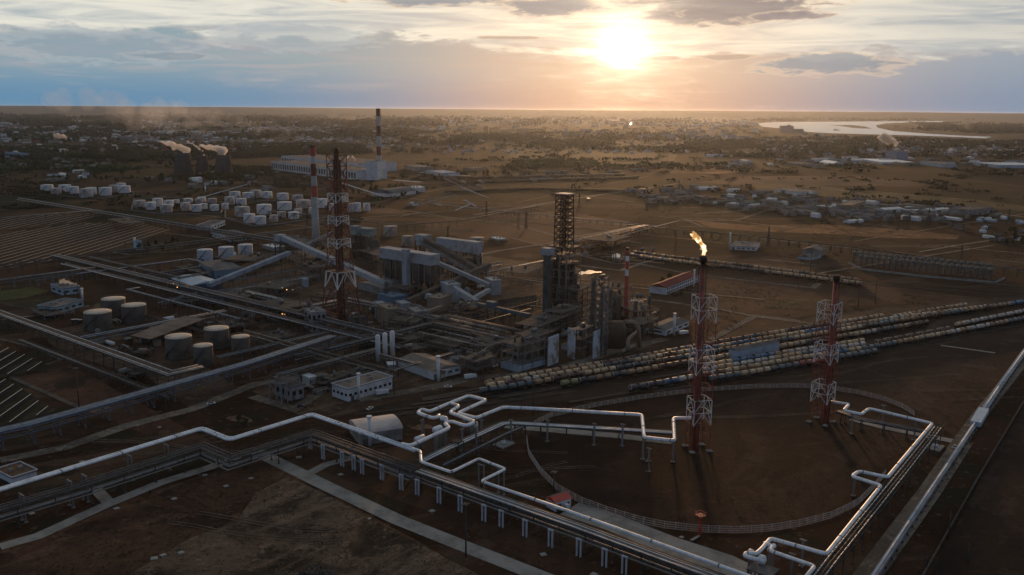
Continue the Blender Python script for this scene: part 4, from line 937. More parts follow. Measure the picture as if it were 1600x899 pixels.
for i, (x, by, ty, hw) in enumerate(farm):
    k = rank[i]; wh = 'the small far left group' if x < 205 else 'the large tank farm'
    kk = k if x < 205 else k-sum(1 for f in farm if f[0] < 205)
    tank(f'white storage tank, {ordw(kk)} from left in {wh}', x, by, ty, hw, [twhite, M('pinkish_tank_paint', (.56,.49,.45), .7, 0, (.36,.28,.24), .12), M('streaked_tank_paint', (.70,.68,.66), .6, 0, (.30,.24,.20), .16, .52, .66)][(i*7) % 3], None, 'white storage tanks', .08)
# three white upright cylinders
for x, by, ty, l in ((591,567,523,'left'),(602,564,520,'middle'),(613.5,561,517,'right')):
    b = G(x, by); H = zat(x, by, ty); r = 3.9*b.length/FPX; t = thing('upright_vessel', f'tall slim white upright vessel, {l} one of the three', 'vessel', (b.x,b.y,0), 0, 'three slim white vessels')
    mb = MB(); mb.lathe(b, [(r,1),(r,H-1.2),(r*.85,H-.5),(r*.5,H),(.05,H+.15)], 18); mb.build('shell', whitep, t)
    mb = MB(); mb.lathe(b, [(r*.9,0),(r*.9,1.0)], 12); mb.build('skirt', lsteel, t)
# ---------------------------------------------------------------- tank wagons
WL, WP = 10.6, 12.0
def wagon_mats():
    C = {'cream': ((.60,.42,.25),(.36,.22,.12)), 'tan': ((.42,.25,.13),(.22,.12,.065)), 'white': ((.58,.52,.45),(.36,.28,.21)), 'dark grey': ((.09,.095,.10),(.05,.045,.04)),
         'rust brown': ((.14,.065,.045),(.07,.04,.03)), 'blue': ((.06,.17,.30),(.045,.08,.13)), 'grey green': ((.15,.18,.175),(.08,.085,.08)), 'dull red': ((.30,.07,.05),(.16,.05,.04)), 'olive': ((.30,.28,.11),(.16,.14,.07))}
    for n, (a, b2) in C.items():
        m = bpy.data.materials.new('wagon_'+n.replace(' ', '_')); m.use_nodes = True; g = NG(m.node_tree); b = g.n['Principled BSDF']; b.inputs['Roughness'].default_value = .5
        tcn = g.new('ShaderNodeTexCoord').outputs['Object']; s = g.new('ShaderNodeSeparateXYZ'); g.l.new(tcn, s.inputs[0])
        oi = g.new('ShaderNodeObjectInfo'); av = g.new('ShaderNodeVectorMath', operation='ADD'); g.l.new(tcn, av.inputs[0]); g.l.new(g.xyz(g.m('MULTIPLY', oi.outputs['Random'], 90), 0, 0), av.inputs[1])
        no = g.noise(av.outputs[0], .8, 4, .6); ax = g.m('ADD', g.m('ABSOLUTE', s.outputs[0]), g.m('MULTIPLY', g.m('SUBTRACT', no, .5), .7))
        spill = g.m('SUBTRACT', 1.0, g.sm(ax, .45, .95)); c = g.mix(g.sm(no, .42, .66), a, b2)
        k = g.m('ADD', .75, g.m('MULTIPLY', oi.outputs['Random'], .4)); c = g.mix(1.0, c, g.xyz(k, k, k), 'MULTIPLY')
        c = g.mix(g.m('MULTIPLY', spill, .92), c, (.03, .022, .018)); g.l.new(c, b.inputs['Base Color']); yield n, m
WM = dict(wagon_mats()); protos = {}
wdark = M('wagon_underframe', (.03,.027,.025), .85)
def shapes():
    mb = MB(); P = [(-WL/2-.25,.4),(-WL/2-.12,1.1),(-WL/2+.1,1.42),(-WL/2+.3,1.5),(WL/2-.3,1.5),(WL/2-.1,1.42),(WL/2+.12,1.1),(WL/2+.25,.4)]
    mb.tube([(x,0,2.75) for x, _ in P], [r for _, r in P], 14)
    rim = MB()
    rim.tube([(-WL/2,0,2.75),(-WL/2+.24,0,2.75)], 1.56, 14)
    fr = MB(); fr.box(-5.7,-1.2,.95,5.7,1.2,1.22)
    for s_ in (-1, 1): fr.box(s_*3.9-1.7,-1.3,.35,s_*3.9+1.7,1.3,.9)
    for s_ in (-1, 1):
        for q in (-.95, .95):
            for yy in (-.85, .85): fr.tube([(s_*3.9+q, yy-.07, .5), (s_*3.9+q, yy+.07, .5)], .47, 10)
    fr.box(-6,-.25,.85,6,.25,1.1)
    dm = MB(); dm.lathe((0,0,4.1), [(.75,0),(.75,.5),(.6,.65)], 10); dm.box(-1.1,-.9,4.25,1.1,.9,4.32)
    for s_ in (-1, 1): dm.bar((s_*.9,-1.65,1.2),(s_*.6,-.9,4.25),.1); dm.bar((s_*.9,1.65,1.2),(s_*.6,.9,4.25),.1)
    return mb, rim, fr, dm
sh = shapes(); base_me = {}
def proto(col):
    if col in protos: return protos[col]
    t = bpy.data.objects.new('tank_wagon', None); COL.objects.link(t)
    for i, (nm, m) in enumerate((('barrel', WM[col]), ('end_rim', WM['white' if col in ('rust brown','dark grey','blue') else col]), ('underframe', wdark), ('dome', wdark if col != 'cream' else WM['tan']))):
        if i == 2 and 'fr' in base_me: o = bpy.data.objects.new(nm, base_me['fr']); COL.objects.link(o); o.parent = t
        else: o = sh[i].build(nm, m, t)
        if i == 2: base_me['fr'] = o.data
    protos[col] = t; return t
ROWS = [ # name, pixel polyline of the barrels, palette weighting
 ('the front row of the near yard', [(983,607),(1035,598.5),(1077,590.5),(1130,581.5),(1240,562),(1367,542),(1427,530.5),(1525,512),(1640,490)], 'near'),
 ('the second row of the near yard', [(1097,579.5),(1130,574),(1240,555.5),(1352,537.5)], 'near'),
 ('the rear row of the near yard', [(1098,572.5),(1130,567.5),(1240,549.5),(1347,533)], 'near'),
 ('outermost short row of near yard', [(1108,592.5),(1140,587.5),(1240,571),(1315,557.5),(1367,549)], 'red'),
 ('thin brown row behind near yard', [(1368,535.5),(1430,524),(1487,512.5)], 'brown'),
 ('the white row at the right edge', [(1493,508),(1545,497.5),(1640,478.5)], 'white'),
 ('the front row of the middle yard', [(876,600),(927,592),(960,586),(1025,575),(1072,567),(1135,557),(1143,555.5)], 'cream'),
 ('front middle yard row beyond white shed', [(1219,542),(1280,531.5),(1365,518),(1447,504)], 'cream'),
 ('long second row of middle yard', [(748,611.5),(790,605.5),(846,596.5),(890,588),(960,576.5),(1045,562.5),(1110,551.5),(1190,537),(1280,522),(1400,502),(1500,486.5),(1640,466)], 'grey'),
 ('third row of middle yard', [(760,604),(812,596),(890,582),(960,569.5),(1045,555),(1110,544.5),(1190,530.5),(1280,516),(1400,497.5),(1549,478.5)], 'mix'),
 ('the rear row of the middle yard', [(757,599.5),(810,590),(860,581),(967,564),(1037,551.5),(1104,539),(1200,522.5),(1277,510),(1375,494.5)], 'tan'),
 ('short rear right row of middle yard', [(1394,496),(1450,486),(1513,476)], 'tan'),
 ('the front row of the far train', [(985,399),(1050,407.5),(1130,417),(1230,428.5),(1300,438),(1355,444)], 'cream'),
 ('the rear row of the far train', [(990,394.5),(1050,402),(1130,411.5),(1230,423.5),(1300,433),(1352,439)], 'tan')]
PAL = {'near': ['cream','cream','tan','white','grey green','blue','cream','rust brown'], 'red': ['dull red','dull red','rust brown','grey green','dull red','cream'], 'brown': ['rust brown','rust brown','tan'], 'white': ['white','white','cream','blue'],
       'cream': ['cream','white','cream','tan','rust brown','dark grey','cream'], 'grey': ['tan','tan','cream','dark grey','rust brown','grey green','cream','tan','rust brown','blue'], 'mix': ['cream','tan','cream','dark grey','white','blue','cream','rust brown'], 'tan': ['tan','tan','cream','rust brown','cream','dark grey','grey green']}
spots = []
for rn, pp, pal in ROWS:
    P = [Vector((q.x, q.y, 0)) for q in px(*pp, z=2.7)]; rng = random.Random(rn); k = 0; run = 0; col = None
    for p, a in walk(P, WP, 6):
        if run <= 0: col = rng.choice(PAL[pal]); run = rng.choice([1,1,2,2,3])
        if rn == ROWS[0][0] and k == 0: col = 'dark grey'
        if rn.startswith('long second') and k == 0: col = 'grey green'
        if rn == ROWS[6][0] and k == 0: col = 'olive'
        run -= 1; spots.append((p.length, rn, k, p, a, col)); k += 1
    if pp[0][1] > 400 or True:
        tp = [Vector((q.x, q.y, 0)) for q in P]; d0 = (tp[0]-tp[1]).normalized()*40
        A = [tp[0]+d0]+tp
        mb = MB()
        for o_ in (-.76, .76):
            e = offset(A, o_)
            for a_, b_ in zip(e, e[1:]): mb.bar(a_+W3((0,0,.42)), b_+W3((0,0,.42)), .12, .14)
        tag(mb.build('rails', M('rail_steel', (.22,.17,.14), .45, .6)), kind='structure')
        strip('track_bed', A, 3.4, M('dark_ballast', (.055,.045,.038), .95, 0, (.035,.03,.026), .15, world=True), .05)
spots.sort(key=lambda s: s[0])
rest = spots[298:]; used = {}
for _, rn, k, p, a, col in spots[:298]:
    pr = proto(col); t = pr if col not in used else copy_tree(pr); used[col] = 1
    t.location = p+Vector((0,0,.45)); t.rotation_euler = (0,0,R(a))
    tag(t, f'{col} tank wagon, {ordw(k)} from left, {rn}', 'tank wagon', 'tank wagons in the sidings')
if rest:
    mb = MB(); mb2 = MB()
    for _, rn, k, p, a, col in rest:
        u = U(a); q = p+Vector((0,0,3.2)); mb.tube([q-u*5.3, q-u*5.1, q+u*5.1, q+u*5.3], [1.0,1.5,1.5,1.0], 10); mb2.obox(p, 11, 2.4, .9, a, .5)
    tag(mb.build('distant_tank_wagons', WM['cream']), kind='stuff'); tag(mb2.build('distant_wagon_frames', wdark), kind='stuff')
for pp in ([(560,648),(700,632),(860,606),(980,600)], [(600,652),(760,632),(900,612)], [(980,610),(1240,572),(1450,536),(1640,500)], [(1355,443),(1450,452),(1640,466)], [(1352,438),(1450,447),(1640,461)], [(1150,407),(1300,417),(1640,452)]):
    P = px(*pp); mb = MB()
    for o_ in (-.76, .76):
        e = offset(P, o_)
        for a_, b_ in zip(e, e[1:]): mb.bar(a_+W3((0,0,.3)), b_+W3((0,0,.3)), .12, .14)
    tag(mb.build('rails', MATS['rail_steel']), kind='structure'); strip('track_bed', P, 3.2, MATS['dark_ballast'], .04)
print('wagons', len(spots))

for k, pp in enumerate(([(205,330),(262,336),(345,334),(350,322),(270,309),(210,312),(205,330)], [(352,330),(352,342),(395,354),(430,352),(520,340),(520,326),(440,316),(352,312)], [(60,305),(160,310),(210,304),(200,296)])):
    P = px(*pp); m = MB()
    for a, b in zip(P, P[1:]): m.bar(a+W3((0,0,.9)), b+W3((0,0,.9)), 1.6, 1.8)
    tag(m.build('tank_bund', M('bund_concrete', (.20,.17,.15), .9)), ['low bund wall round the left part of the tank farm','low bund wall round the middle part of the tank farm','low bund wall in front of the small far left tanks'][k], 'bund wall', 'tank farm bunds', 'thing')
# ---------------------------------------------------------------- buildings
def PXY(v):                                                 # world point -> photo pixel
    x, y, z = v[0], v[1], v[2]-CAMH; f = y*CP-z*SPn; u = y*SPn+z*CP; k = FPX/f
    X, Y = x*k, u*k; return (800+X*CR+Y*SR, 449.5-(-X*SR+Y*CR))
def footprint(C, Rr, L):
    c, r, l = G(*C), G(*Rr), G(*L)
    if (l-c).length > (r-c).length: y = (l-c).normalized(); x = Vector((y.y, -y.x, 0))
    else: x = (r-c).normalized(); y = Vector((-x.y, x.x, 0))
    a = max(abs((r-c).dot(x)), 2); b = abs((l-c).dot(y))
    return c, x, y, a, max(b, 2), math.degrees(math.atan2(x.y, x.x))
def building(label, C, Rr, L, top, wall=None, roof=None, kind='flat', cat='building', group=None, win=None, name='building', over=.4, rise=None, door=True, base=None):
    c, x, y, a, b, yaw = footprint(C, Rr, L); H = zat(C[0], C[1], top); wall = wall or wwall; roof = roof or roofg
    t = bpy.data.objects.new(name, None); COL.objects.link(t); t.location = c; t.rotation_euler = (0,0,R(yaw)); tag(t, label, cat, group)
    mb = MB(); mb.box(0,0,0,a,b,H); mb.build('wall', wall, t)
    mb = MB(); rise = rise if rise is not None else min(a, b)*.16
    if kind == 'flat':
        mb.box(-over,-over,H,a+over,b+over,H+.35)
        ro = mb.build('roof', roof, t); p = MB(); e = .3
        for q in ((-over,-over,a+over,-over+e),(-over,b+over-e,a+over,b+over),(-over,-over+e,-over+e,b+over-e),(a+over-e,-over+e,a+over,b+over-e)): p.box(q[0],q[1],H+.353,q[2],q[3],H+.9)
        p.build('parapet', wall, ro)
        rr = random.Random(label)
        if a*b > 150:
            for k in range(3): q = MB(); u, v_ = rr.uniform(.15,.8)*a, rr.uniform(.2,.7)*b; q.box(u,v_,H+.353,u+1.6,v_+1.4,H+1.7); q.build('roof_vent', lsteel, ro)
    elif kind == 'gable':                                   # ridge along the longer side
        if a >= b: V = [(-over,-over,H),(a+over,-over,H),(a+over,b+over,H),(-over,b+over,H),(-over,b/2,H+rise),(a+over,b/2,H+rise)]; F = [(0,1,5,4),(2,3,4,5),(0,4,3),(1,2,5),(0,3,2,1)]
        else: V = [(-over,-over,H),(a+over,-over,H),(a+over,b+over,H),(-over,b+over,H),(a/2,-over,H+rise),(a/2,b+over,H+rise)]; F = [(0,4,5,3),(4,1,2,5),(0,1,4),(3,5,2),(0,3,2,1)]
        mb.add(V, F); ro = mb.build('roof', roof, t)
        rd = MB(); rd.bar(V[4], V[5], .35, .25); rd.build('ridge_cap', lsteel, ro)
    elif kind == 'shed':
        mb.add([(-over,-over,H),(a+over,-over,H),(a+over,b+over,H+rise),(-over,b+over,H+rise),(-over,-over,H+.3),(a+over,-over,H+.3),(a+over,b+over,H+rise+.3),(-over,b+over,H+rise+.3)], [(0,3,2,1),(4,5,6,7),(0,1,5,4),(1,2,6,5),(2,3,7,6),(3,0,4,7)]); mb.build('roof', roof, t)
    elif kind == 'barrel':
        n = 10; V = []; 
        for i in range(n+1):
            an = math.pi*i/n; v_ = b/2-math.cos(an)*b/2; z = H+math.sin(an)*rise; V += [(-over, v_, z), (a+over, v_, z)]
        mb.add(V, [(2*i,2*i+1,2*i+3,2*i+2) for i in range(n)], True); mb.add([V[2*i] for i in range(n+1)], [tuple(range(n+1))]); mb.add([V[2*i+1] for i in range(n+1)], [tuple(range(n+1))[::-1]]); mb.build('roof', roof, t)
    if win:                                                 # (count on the right face, count on the left face, rows, height share)
        nr, nl, rows, hs = win
        for k in range(nr):
            for r_ in range(rows):
                z = H*(r_+.5)/rows; hh = H/rows*hs/2; u = a*(k+.5)/nr; ww = a/nr*.28; w_ = MB(); w_.box(u-ww,-.06,z-hh,u+ww,.05,z+hh); w_.build('window', glass, t)
        for k in range(nl):
            for r_ in range(rows):
                z = H*(r_+.5)/rows; hh = H/rows*hs/2; u = b*(k+.5)/nl; ww = b/nl*.28; w_ = MB(); w_.box(-.06,u-ww,z-hh,.05,u+ww,z+hh); w_.build('window', glass, t)
    if door and H > 3 and a > 6:
        dd = MB(); dd.box(a*.06, -.1, 0, a*.06+2.2, .04, min(3, H*.8)); dd.build('door', dark_pipe, t)
    if base: q = MB(); q.box(-.05,-.05,0,a+.05,b+.05,base[0]); q.build('plinth', base[1], t)
    return t
building('long low white building with brownish trim and blue foot, left of the track heads', (544,628), (613,608), (520,619), 609, wwall, rooft, 'flat', win=(9,4,1,.22))
q = MB()
building('low shed with a wide grey roof behind the white track side buildings', (676,594), (712,581), (622,574), 581, wwall, rooft, 'gable', win=(4,0,1,.2), rise=2.2)
building('hangar with a rounded pale roof behind the twin white pipes', (563,697), (629,687), (548,676), 679, greyw, M('pale_barrel_roof', (.50,.44,.42), .6, 0, (.40,.34,.32), .1), 'barrel', rise=2.6, cat='hangar')
building('white shed with a grey roof standing between the wagon rows', (1150,567), (1217,552), (1139,563), 549, bwall, roofg, 'gable', rise=1.4)
building('small white building with a brown roof between refinery and sidings', (1040,525), (1076,510), (1022,515), 516, wwall, roofg, 'gable', win=(4,1,1,.3), rise=1.2)
building('long two storey building with a dark red roof behind the burning flare', (1041,461), (1092,440), (1021,455), 450, wwall, roofr, 'gable', win=(16,0,2,.5), rise=3)
building('low white hall beside the slender stack in the far field', (1142,390), (1180,393.5), (1150,383), 384.5, wwall, roofg, 'flat', win=(5,0,1,.3))
building('small white hut on the road fork beyond the reactor tower', (957,407), (968,407), (958,402), 402.5, whitep, whitep, 'gable', cat='hut')
hut = building('white hut with a bright red gable roof beside the near curve of the fence', (868,800), (892,792), (849,793), 786, wwall, M('bright_red_roof', (.50,.07,.045), .5, 0, (.38,.06,.05), .3), 'gable', cat='hut', win=(2,0,1,.3), rise=1.8)
mb = MB(); mb.box(4,-2.2,0,5.6,-.1,2.6); mb.build('porch', whitep, hut)
building('blue white control house nearer the lawn, upper one of two', (98,462), (118,456), (80,455), 452, bwall, roofg, 'flat', win=(2,2,1,.3))
building('long blue white control house at left, nearer one of two', (89,491), (131,479), (76,484), 481, bwall, roofg, 'flat', win=(4,1,1,.3))
building('blue walled workshop beneath the sloping gallery', (338,436), (362,424), (311,424), 424, M('blue_wall', (.20,.29,.38), .8), roofg, 'shed', rise=2)
building('light blue low shed beyond the wide rack', (352,476), (378,466), (338,468), 466, M('blue_wall', (.2,.3,.4)), roofd, 'flat')
building('dusty low block behind the shed roof by the striped tower', (330,360), (352,352), (318,356), 353, wwall, roofd, 'flat', cat='building', win=(5,3,1,.3))
building('white one storey row beside the panel field road', (360,378), (382,371), (330,369), 372, wwall, roofd, 'flat', win=(6,6,1,.3))
building('tiny blue tower house on the lawn beside the white chimney', (214,391), (219,389), (209,389), 379, M('sky_blue_wall', (.40,.56,.66), .8), roofg, 'flat', cat='hut')
building('grey service block with a roof frame, left of the low building', (455,627), (468,619), (430,617), 606, greyw, roofd, 'flat', win=(2,3,1,.35))
building('small white cabin by the racks left of the vent stack', (484,602), (493,599), (473,598), 592, whitep, whitep, 'flat', cat='cabin')
building('tan cabin beside the white cabin', (502,600), (508,596), (494,597), 589, tanw, rooft, 'flat', cat='cabin')
building('small shed below the three slim vessels', (607,577), (616,573), (604,572), 571, greyw, whitep, 'barrel', rise=1, cat='shed')
building('flat white shed at the left edge by the twin pipes', (20,757), (52,742), (-6,744), 748, wwall, rust, 'flat', cat='shed')
# open shed on posts
def canopy(label, C, Rr, L, top, roof, n=5, cat='canopy', pm=None, group=None, tilt=1.2):
    c, x, y, a, b, yaw = footprint(C, Rr, L); H = zat(C[0], C[1], top)
    t = bpy.data.objects.new('canopy', None); COL.objects.link(t); t.location = c; t.rotation_euler = (0,0,R(yaw)); tag(t, label, cat, group)
    mb = MB(); mb.add([(-1,-1,H),(a+1,-1,H),(a+1,b+1,H+tilt),(-1,b+1,H+tilt),(-1,-1,H+.3),(a+1,-1,H+.3),(a+1,b+1,H+tilt+.3),(-1,b+1,H+tilt+.3)], [(0,3,2,1),(4,5,6,7),(0,1,5,4),(1,2,6,5),(2,3,7,6),(3,0,4,7)]); mb.build('roof', roof, t)
    for k in range(n):
        for v_ in (0, b): q = MB(); u = a*k/(n-1); q.box(u-.2,v_-.2,0,u+.2,v_+.2,H-.003 if v_ == 0 else H+tilt*.7); q.build('post', pm or steel, t)
canopy('long open sided shed with a brown roof between the two groups of brown tanks', (236,545), (318,513), (222,537), 530, M('brown_sheet_roof', (.16,.12,.10), .7, 0, (.09,.07,.06), .1), 7)
canopy('blue roofed loading canopy with lit lamps, left half', (295,456), (268,446), (300,444), 444, M('blue_sheet_roof', (.36,.44,.52), .6), 4) if False else None
t = building('open blue roofed shed at the foot of the sloping gallery', (301,458), (331,447), (268,447), 446, M('dark_blue_wall', (.10,.13,.18)), M('blue_sheet_roof', (.40,.48,.56), .6, 0, (.28,.33,.38), .2), 'gable', rise=2, cat='shed')
for k, (x, y) in enumerate(((262,444),(271,443),(277,449),(293,447),(590,403),(448,453),(441,491))):
    b = G(x, y, 7); mb = MB(); bb = Vector((b.x, b.y, 0)); t = thing('lamp_post', f'small lit {["amber","warm","white"][k % 3]} yard lamp, {ordw(k)} listed from the blue shed toward the compressor yard' if False else f'small lit warm lamp among the dark pipework left of the striped tower', 'lamp', bb, 0, 'lit yard lamps')
    mb.bar(bb, bb+W3((0,0,6.8)), .18); mb.build('post', steel, t); mb = MB(); mb.obox(bb, .7, .7, .45, 20, 6.8); mb.build('lamp', lampm, t)
# power station
ps = building('long white power station hall with a row of tall windows, behind the white tanks', (557,282), (583,277), (424,265), 267.5, wwall, roofd, 'flat', win=(0,34,1,.62), cat='power station', door=False)
building('rear upper hall of the power station', (560,270), (588,264), (440,256), 256, wwall, roofd, 'flat', win=(0,26,1,.5), cat='power station', door=False)
building('white block at the foot of the tallest far chimney', (590,282), (603,279), (583,279), 253, wwall, roofg, 'flat', cat='power station', door=False)
building('arched grey warehouse with a white end, right of the power station', (613,308), (650,303), (603,303), 303, wwall, roofg, 'barrel', rise=7, cat='warehouse')
for k, (x, y) in enumerate(((541,250),(555,248))):
    b = G(x, 266); z = zat(x, 266, 250); puff('small bright steam jet above the power station roof, '+['left one','right one'][k], b+W3((0,0,z)), (.5 if k == 0 else -.4,0,0), 8, 2.2, 2.4, 60+k, n=6, rise=1.2)
for k, (C, Rr, L, top, w, rf, lab) in enumerate([
  ((45,249),(44.8,249),(8,246),240,bwall,roofg,'pale blue hall with columns at the far left'),
  ((650,268),(666,265),(632,264),262,greyw,roofg,'grey plant hall right of the far chimney'),
  ((690,276),(704,273),(665,272),271,bwall,bwall,'pale blue roofed warehouse right of the far chimney'),
  ((648,301),(660,299),(640,298),294,wwall,whitep,'small white roofed building beyond the yard'),
  ((648,322),(652,321),(640,320),319,whitep,whitep,'small white hut on the far road bend'),
  ((740,268),(760,266),(736,266),264,tanw,rooft,'tan shed in the far green field'),
  ((1378,257),(1436,258),(1340,251),254,wwall,M('bright_metal_roof',(.62,.66,.72),.35,.3),'very long bright roofed warehouse at the far right'),
  ((1300,259),(1318,259),(1280,255.5),256,wwall,M('bright_metal_roof',(.62,.66,.72),.35,.3),'shorter bright roofed warehouse left of the very long one'),
  ((1250,259),(1276,259),(1226,256),256.5,greyw,roofg,'low grey warehouse left of the bright roofed ones'),
  ((1470,262),(1486,261),(1436,257),257,bwall,roofg,'blue grey warehouse right of the very long one'),
  ((1560,263),(1640,264),(1518,258),258.5,bwall,M('pale_blue_roof',(.42,.47,.52),.5),'long pale blue warehouse at the right edge'),
  ((1400,250),(1408,249),(1384,248.5),237,M('blue_grey_block',(.22,.28,.36),.8),roofg,'square blue grey block steaming at the far right'),
  ((1432,333),(1442,327),(1406,331),330,greyw,M('pale_blue_roof',(.42,.47,.52),.5),'flat roofed hall with a pale blue roof in the right yards'),
  ((1330,330),(1352,322),(1325,322),322,tanw,rooft,'tan hall in the right yards'),
  ((1515,337),(1550,333),(1506,331),329,greyw,roofd,'large dark roofed hall in the right yards'),
  ((1245,305),(1262,302),(1212,300),300.5,wwall,rooft,'pale hall at the back of the right yards'),
  ((1280,402),(1289,398),(1257,398),392,greyw,rooft,'small hall with a ridge roof beside the ball topped vessels'),
  ((1266,407),(1283,403),(1252,403),403,bwall,roofg,'low annex in front of the small ridge roofed hall')]):
    building(lab, C, Rr, L, top, w, rf, 'flat' if k not in (7, 17, 16) else 'gable', cat='warehouse' if 'ware' in lab else 'building', win=(0,12,1,.4) if k == 0 else None, door=False)
# ---------------------------------------------------------------- coke plant: silos and conveyor galleries
def on_line(A, d, x):                                       # point of the line A + d*t whose pixel column is x
    lo, hi = -200, 200; s = 1 if PXY(A+d*1)[0] > PXY(A)[0] else -1
    for _ in range(50):
        m = (lo+hi)/2
        if (PXY(A+d*m)[0]-x)*s < 0: lo = m
        else: hi = m
    return A+d*lo, lo
dV, dU = U(AV), U(AU)
A = G(638, 462); pL, tL = on_line(A, dV, 593); pR, tR = on_line(A, dV, 673); zt = zat(638, 462, 394)
t = thing('silo_block', 'row of dark coke silos under a long pale gallery with an elevator tower', 'silo block', (A.x,A.y,0))
L_ = tR-tL; mid = pL+dV*(L_/2)+dU*6
mb = MB(); mb.obox(mid, L_, 11, 9, AV, zt-9); ga = mb.build('gallery', galw, t)
mb = MB(); mb.obox(mid, L_+1, 12, .4, AV, zt+.003); mb.build('roof', galw, ga)
for k in range(9): q = MB(); q.obox(pL+dV*(L_*(k+.5)/9)+dU*.45, 1.6, .3, 1.8, AV, zt-8.4); q.build('window', glass, ga)
for k in range(5):
    c = pL+dV*(L_*(k+.5)/5)+dU*6; r = L_/11
    mb = MB(); mb.lathe(c, [(1.5,9),(r,15),(r,zt-9)], 20); mb.build('silo', dconc, t)
    for s_ in (-1, 1):
        for w_ in (-1, 1): q = MB(); q.obox(c+dV*(s_*r*.9)+dU*(w_*5), .8, .8, 15, AV, 0); q.build('leg', dconc, t)
    q = MB(); q.obox(c, L_/5-.4, 10, .5, AV, 14.5); q.build('deck', dconc, t)
mb = MB(); mb.obox(A+dV*1+dU*(-3), 5.5, 5, zt+3, AV, 0); mb.build('elevator_tower', galw, t)
for k in range(10): q = MB(); q.bar(pL+dV*(L_*k/9)-dU*.2, pL+dV*(L_*k/9)-dU*.2+W3((0,0,zt-9)), .45); q.build('pipe', lsteel, t)
def gallery(label, a, b, w=4, h=3.6, mat=None, step=16, win=True, group='conveyor galleries', sup=True, cat='conveyor gallery'):
    """a, b: (px, py, z) of the floor line"""
    p, q = G(*a), G(*b); t = thing('conveyor_gallery', label, cat, (q.x, q.y, 0), 0, group); mat = mat or galw
    mb = MB(); up = W3((0,0,h/2)); mb.bar(p+up, q+up, w, h); bd = mb.build('casing', mat, t)
    d = (q-p); Ln = d.length; dh = Vector((d.x,d.y,0)).normalized(); sd_ = Vector((-dh.y, dh.x, 0))
    if sd_.y > 0: sd_ = -sd_
    rf = MB(); rf.bar(p+W3((0,0,h+.12)), q+W3((0,0,h+.12)), w+.5, .2); rf.build('roof', mat if mat != dconc else roofd, bd)
    if win:
        for k in range(int(Ln/7)): c = p+d*((k+.5)/int(Ln/7))+W3((0,0,h*.55))+sd_*(w/2+.01); m = MB(); m.bar(c-dh*.6, c+dh*.6, .12, 1.0); m.build('window', glass, bd)
    n = max(1, int(Ln/step)) if sup else 0
    for k in range(n):
        c = p+d*((k+.5)/n)
        if c.z < 3: continue
        m = MB(); g0 = Vector((c.x,c.y,0)); yaw = math.degrees(math.atan2(d.y,d.x))
        for s_ in (-1, 1): m.bar(g0+sd_*(s_*w*.55), c+sd_*(s_*w*.4), .5)
        zz_ = 4
        while zz_ < c.z-1: m.bar(g0+sd_*(w*.53)+W3((0,0,zz_)), g0-sd_*(w*.53)+W3((0,0,min(zz_+5, c.z))), .22); zz_ += 5
        m.build('trestle', dconc if mat == dconc else steel, t)
    return t
gallery('pale sloping conveyor gallery passing behind the striped lattice tower', (440,374,24), (606,449,5), 6, 4.6)
gallery('long grey conveyor gallery sloping down left to the blue roofed shed', (452,398,18), (326,449,4), 5, 3.6, M('grey_blue_gallery', (.27,.31,.37), .7, 0, (.18,.2,.23), .1))
gallery('thin pale conveyor tube from the silo gallery down to the junction box', (674,409,24), (763,448,9), 3.6, 3.2)
gallery('dark conveyor gallery dropping right from the upper head house', (655,372,32), (752,428,12), 5, 4, M('dark_gallery', (.13,.10,.085), .8, 0, (.08,.065,.055), .1), win=False)
gallery('grey conveyor gallery just below the dark one, dropping right', (652,379,28), (742,430,10), 3.6, 3, M('grey_gallery', (.22,.22,.22), .8, 0, (.14,.13,.12), .1))
gallery('dark long conveyor gallery descending left behind the junction box', (764,417,17), (638,474,4), 5, 3.6, MATS['dark_gallery'], win=False)
gallery('grey conveyor gallery parallel under the dark descending one', (760,424,12), (660,468,4), 4, 3.2, MATS['grey_gallery'])
gallery('short pale conveyor gallery from the square tower to the crane beam', (708,455,13), (744,477,4), 5.5, 4.6)
gallery('short white tube sloping down left from the junction box', (764,456,10), (712,486,3), 3.4, 3)
gallery('short pale gallery behind the beige coke house', (666,466,8), (692,474,5), 5, 4)
gallery('thin grey gallery running behind the chimney to the pale head house', (520,365,18), (478,385,12), 3, 2.6, MATS['grey_gallery'])
gallery('brownish short conveyor in front of the beige coke house', (690,482,5), (628,504,3), 3, 2.4, tanw)
def pbox(label, C, Rr, L, top, mat, roof=None, cat='plant building', group=None, win=None, kind='flat'): return building(label, C, Rr, L, top, mat, roof or mat, kind, cat, group, win, name='plant_building', door=False)
hh = lambda label, x, y, z, a, b, h, mat, yaw=AV: None
def raised(label, x, y, z, a, b, h, mat, yaw=AV, wins=0, cat='head house', legs=True, group=None, name='head_house'):
    c = G(x, y, z); t = thing(name, label, cat, (c.x,c.y,0), 0, group); mb = MB(); mb.obox(c, a, b, h, yaw, z); bo = mb.build('casing', mat, t)
    mb = MB(); mb.obox(c, a+.8, b+.8, .35, yaw, z+h+.003); mb.build('roof', mat, bo)
    u, w_ = U(yaw), U(yaw+90); s_ = -1 if w_.y > 0 else 1
    for k in range(wins):
        for r_ in range(2): m = MB(); m.obox(c+w_*(s_*(b/2+.03))+u*(a*((k+.5)/wins-.5)), 1.3, .15, 1.2, yaw, z+h*(.22+.33*r_)); m.build('window', glass, bo)
    if legs:
        n = max(2, int(a/9))
        for i in range(n):
            for j in (-1, 1): m = MB(); m.obox(c+u*(a*(i/(n-1)-.5)*.92)+w_*(j*b*.42), .9, .9, z-.01, yaw, 0); m.build('leg', dconc, t)
        for zz_ in (z*.35, z*.7): m = MB(); m.obox(c, a*.9, b*.84, .3, yaw, zz_); m.build('deck', dconc, t)
    return t
